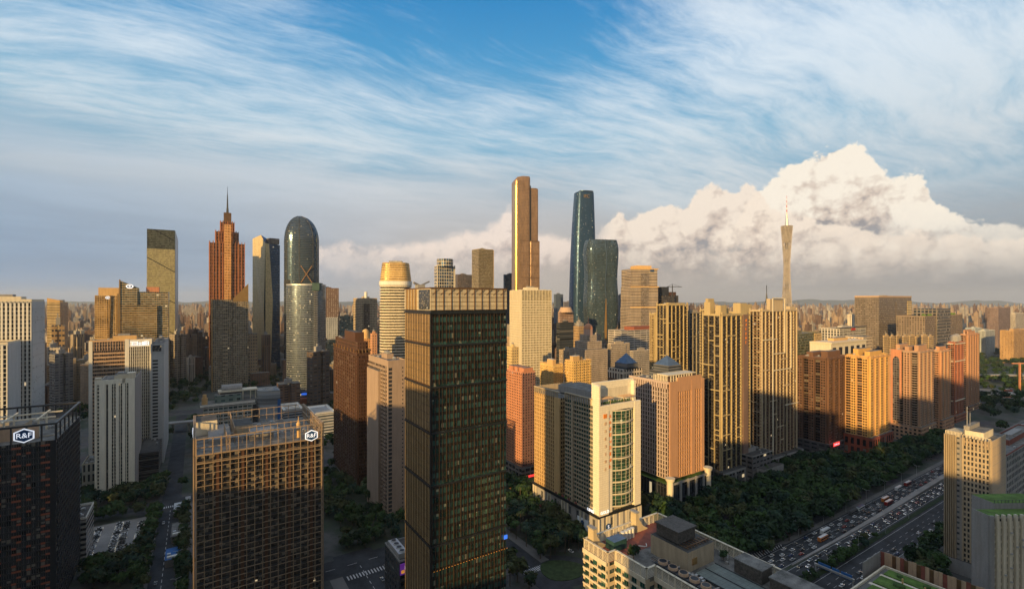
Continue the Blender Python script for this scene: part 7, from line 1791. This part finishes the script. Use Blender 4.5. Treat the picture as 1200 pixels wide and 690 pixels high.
# gantry over the highway, street lamps, footbridge
def lamp(x, y, rz, lb, grp):
    o = tag(empty('street_lamp', (x, y, 0), rz), lb, 'street lamp', grp)
    MB().cyl(0, 0, .13, 0, 10, 7, .08).beam((0, 0, 9.8), (2.0, 0, 10.4), .12).beam((0, 0, 9.8), (-2.0, 0, 10.4), .12).build('pole', M['steel'], o)
    for s_ in (-2.3, 2.3): MB().box(s_-.45, s_+.45, -.18, .18, 10.32, 10.5).build('lamp_head', M['grey'], o)
for k in range(9): lamp(*G(300+k*38, 187.5), GA+pi/2, 'double-armed street lamp on the park side kerb of the highway', 'street lamps on the park side of the highway')
for k in range(6): lamp(*G(-10, 275+k*38), GA, 'street lamp beside the straight street by the car park', 'street lamps along the car park street')
for k in range(5): lamp(*G(300+k*45, 154), GA+pi/2, 'double-armed street lamp on the planted highway strip', 'street lamps on the planted highway strip')
x, y = GP(985, 684); s_, t_ = toG(x, y)
o = tag(empty('sign_gantry', (*G(s_-3, 133), 0), GA+pi/2), 'blue road sign gantry spanning the near carriageway', 'gantry')
MB().box(0, .6, 0, .6, 0, 7).build('post', M['steel'], o); MB().box(21, 21.6, 0, .6, 0, 7).build('post', M['steel'], o); MB().box(-.5, 22, -.1, .7, 7.01, 8.2).build('beam', M['steel'], o)
for a, b in ((1, 7), (8, 12), (13, 20)): MB().box(a, b, -.5, -.11, 6.2, 9.6).build('sign', M['blue'], o)
o = tag(empty('footbridge', (*GP(1045, 528), 0), radians(-14)), 'curving pale footbridge over the road below the arched block', 'footbridge')
MB().box(0, 88, 0, 3.4, 5.2, 5.9).build('deck', M['concrete'], o)
for x in range(4, 86, 14): MB().box(x, x+1, 1.2, 2.2, 0, 5.2).build('pier', M['concrete'], o)
MB().box(0, 88, -.1, .1, 5.9, 7).build('railing', M['steel'], o)
MB().box(0, 88, 3.3, 3.5, 5.9, 7).build('railing', M['steel'], o)
# building site right and elevated road beyond the park
x, y = GP(1165, 462); o = tag(empty('building_site', (x, y, 0), radians(8)), 'pale round-cornered building site with fences at the far right', 'building site')
q = MB(); q.loft([[(70*cos(a), 48*sin(a), z) for a in rng(0, 2*pi, 30)[:-1]] for z in (.1, 2.5)]); q.build('slab', M['concrete'], o)
for k in range(7): a = -2.8+k*.42; MB().box(-7, 7, -.4, .4, 2.5, 7, T=lambda u, v, z, a=a: (62*cos(a)+u*-sin(a)-v*cos(a), 42*sin(a)+u*cos(a)-v*sin(a), z)).build('hoarding', M['cream'] if k % 2 else M['salmon'], o)
for k in range(6): a, b = rc_.uniform(-40, 40), rc_.uniform(-25, 25); MB().box(a, a+12, b, b+7, 2.51, 6).build('site_hut', M['white'] if k % 2 else M['redpaint'], o)
x, y = GP(1195, 466); o = tag(empty('tower_crane', (x, y, 0)), 'red tower crane mast at the right edge beside the building site', 'crane')
MB().beam((0, 0, 0), (0, 0, 62), 2.2).build('mast', M['salmon'], o); MB().beam((-14, 0, 62), (40, 0, 62), 1.6).build('jib', M['salmon'], o)
o = tag(empty('viaduct', (X(1140, 1060), 1060, 0), radians(-3)), 'long pale elevated road crossing the dark park at far right', 'viaduct')
MB().box(0, 420, 0, 16, 11, 13.2).build('deck', M['concrete'], o)
for k in range(12): MB().box(8+k*35, 11+k*35, 5, 10, 0, 11).build('pier', M['concrete'], o)
o = tag(empty('viaduct', (X(196, 640), 640, 0), radians(25)), 'grey elevated road behind the caged bronze slab', 'viaduct')
MB().box(0, 70, 0, 12, 11, 13).build('deck', M['concrete'], o); [MB().box(4+k*18, 6+k*18, 4, 8, 0, 11).build('pier', M['concrete'], o) for k in range(4)]
# market stalls with parasols beside the salmon tower
for k, (px, py, m_) in enumerate(((603, 575, 'redmetal'), (600, 582, 'signorange'), (612, 577, 'green'))):
    x, y = GP(px, py); o = tag(empty('awning', (x, y, 0), GA), ('red', 'orange', 'green')[k]+' shop awning at the foot of the salmon tower', 'awning')
    q = MB(); q.face([(0, 0, 5), (9, 0, 5), (9, 5, 6.4), (0, 5, 6.4)]); q.face([(0, 0, 4.8), (0, 5, 6.2), (9, 5, 6.2), (9, 0, 4.8)]); q.build('canopy', M[m_], o); q = MB(); [q.box(a, a+.2, .2, .4, 0, 4.9) for a in (0, 8.8)]; q.build('post', M['steel'], o)

# ================================================================== the far city
walls = [gm_('far_block_a', (.31, .285, .26), (.07, .08, .09), 3.0, 3.1, .5, .45, lit=0, tint=True, gmetal=.1), gm_('far_block_b', (.28, .26, .24), (.06, .06, .07), 6.5, 3.1, .7, .42, lit=0, tint=True, gmetal=.1), gm_('far_block_c', (.31, .29, .27), (.08, .08, .08), 3.4, 60, .45, .97, lit=0, tint=True, gmetal=.1)]
proto = []
rp = random.Random(21)
for k in range(9):
    w_, d_, h_ = rp.uniform(16, 30), rp.uniform(14, 24), 1.
    form = k % 3; bm = MB(); hh = (48, 70, 92, 60, 36, 80, 100, 54, 30)[k]
    if form == 0: bm.box(-w_/2, w_/2, -d_/2, d_/2, 0, hh, top=1)
    elif form == 1: bm.box(-w_/2, -2, -d_/2, d_/2, 0, hh, top=1); bm.box(2, w_/2, -d_/2, d_/2, 0, hh, top=1); bm.box(-2, 2, -d_/3, d_/3, 0, hh-3, top=1)
    else: bm.box(-w_/2, w_/2, -d_/4, d_/4, 0, hh, top=1); bm.box(-w_/4, w_/4, -d_/2, -d_/4, 0, hh-4, top=1); bm.box(-w_/4, w_/4, d_/4, d_/2, 0, hh-4, top=1)
    top = MB(); top.box(-w_*.2, w_*.15, -d_*.15, d_*.2, hh+.01, hh+4.5); top.box(-w_*.1, 0, -d_*.1, d_*.05, hh+4.5, hh+7)
    if k == 6: top.cyl(0, 0, .4, hh+7, hh+18, 6, .1)
    proto.append((bm, top, hh, bm.mesh('wall', [walls[k % 3], M['roof']]), top.mesh('roof_room', M['grey'])))
TINT = [(1, .90, .76), (1, .78, .58), (1.1, .92, .66), (.55, .36, .26), (.8, .5, .34), (.6, .62, .66), (1.3, 1.25, 1.18), (.34, .26, .22), (1.2, .86, .46)]
def sector(px):
    for lim, nm in ((105, 'left of the beige striped office'), (240, 'between the olive slab and the copper spire tower'), (300, 'beside the copper spire tower'), (420, 'beside the round glass tower'), (600, 'just above the big dark tower'), (672, 'between the tallest golden tower and the tapering blue one'), (775, 'beside the layered tower'), (925, 'between the layered tower and the lattice tower'), (1030, 'right of the lattice tower'), (1140, 'behind the residential row')):
        if px < lim: return nm
    return 'beyond the dark park at the right edge'
cand = []
for _ in range(16000):
    y = 620+(rp.random()**1.35)*8200; x = y*rp.uniform(-1.10, 1.10)
    px, py = proj(x, y)
    if blocked(x, y, 12) or onroad(x, y): continue
    if px > 1128 and y < 1480: continue                      # the far park
    if px > 1110 and 1480 < y < 3800 and mnoise.noise(Vector((x/500, y/500, 3))) > -.25: continue
    if 190 < px < 335 and y < 1000: continue
    if y < 760 and not (590 < px < 1140): continue
    if 375 < px < 600 and y < 800: continue
    if y < 700 and toG(x, y)[1] < 300: continue
    if mnoise.noise(Vector((x/420, y/420, 7.7))) > .36: continue
    cand.append((x, y))
keep = []; cl = {}
for x, y in cand:
    s_ = 34 if y < 3000 else 52; k = (int(x//s_), int(y//s_))
    if any((x-a)**2+(y-b)**2 < (s_*.9)**2 for i in (-1, 0, 1) for j in (-1, 0, 1) for a, b in cl.get((k[0]+i, k[1]+j), ())): continue
    cl.setdefault(k, []).append((x, y)); keep.append((x, y))
items = []
for x, y in keep:
    px, py = proj(x, y); left = px < 620
    cand_h = mnoise.noise(Vector((x/300, y/300, 12)))
    k = rp.randrange(9); bm, top, hh, m1, m2 = proto[k]
    want = rp.choice((12, 18, 24, 34, 48, 66, 88))*rp.uniform(.8, 1.2)+max(0, cand_h)*70
    if y > 2500: want *= 1.15
    if px > 930 and y < 2500: want *= .62
    if 375 < px and y < 1100: want = min(want, 46)
    lim_ = H-(y*.006)-2
    sc_ = min(want, lim_)/hh
    items.append((sc_*hh/max(y, 1)*(1 if -5 < px < 1205 else 0), x, y, k, sc_, px))
items.sort(key=lambda q: q[2])
vis_ = [q for q in items if -6 < q[5] < 1206][:285]; vs = set(id(q) for q in vis_)
low = lambda s_, hh: 'low' if s_*hh < 30 else ('mid-rise' if s_*hh < 60 else 'high-rise')
cn = ['cream', 'peach', 'pale yellow', 'brown', 'salmon', 'grey', 'white', 'dark brown', 'ochre']
for q in vis_:
    _, x, y, k, sc_, px = q; bm, top, hh, m1, m2 = proto[k]; ti = rp.randrange(9)
    band_ = 'nearer' if y < 1200 else ('farther' if y < 1900 else 'distant')
    lb = '%s %s %s block %s' % (band_, cn[ti], low(sc_, hh), sector(px))
    o = tag(empty('city_building', (x, y, 0), GA+rp.choice((0, 0, .1, -.2, .5))), lb, 'building', lb.replace(' block ', ' blocks ')); sx = rp.uniform(.7, 1.5); o.scale = (sx, rp.uniform(.7, 1.3), sc_)
    a = link(m1, 'wall', o); a.color = TINT[ti]+(1,); link(m2, 'roof_room', o)
big = [MB(), MB(), MB()]
for q in items:
    if id(q) in vs: continue
    _, x, y, k, sc_, px = q; bm, top, hh, m1, m2 = proto[k]; a = GA+rp.choice((0, 0, .1, -.2, .5)); ca, sa = cos(a), sin(a); j = rp.randrange(3)
    for src in (bm, top):
        for f, uv, mi in zip(src.f, src.uv, src.mi):
            big[j].face([(x+src.v[i][0]*ca-src.v[i][1]*sa, y+src.v[i][0]*sa+src.v[i][1]*ca, src.v[i][2]*sc_) for i in f], mi, [(u_+k*7, v_*sc_) for u_, v_ in uv])
for j in range(3):
    o = tag(big[j].build('far_city', [walls[j], M['roof']]), 'endless far city blocks fading towards the horizon', 'city', None, 'stuff'); o.color = (TINT[(1, 3, 6)[j]])+(1,)

# ================================================================== air and clouds
hz = bpy.data.materials.new('haze_air'); hz.use_nodes = True; t = NT(hz.node_tree); t.n.clear()
pv = t.new('ShaderNodeVolumePrincipled'); pv.inputs['Color'].default_value = (.80, .87, .97, 1); pv.inputs['Density'].default_value = HAZE = 2.7e-5; pv.inputs['Anisotropy'].default_value = .1
t.l.new(pv.outputs[0], t.new('ShaderNodeOutputMaterial').inputs['Volume'])
hb = MB().box(-26500, 26500, -3500, 30500, -4, 640); tag(hb.build('haze', hz), kind='stuff')
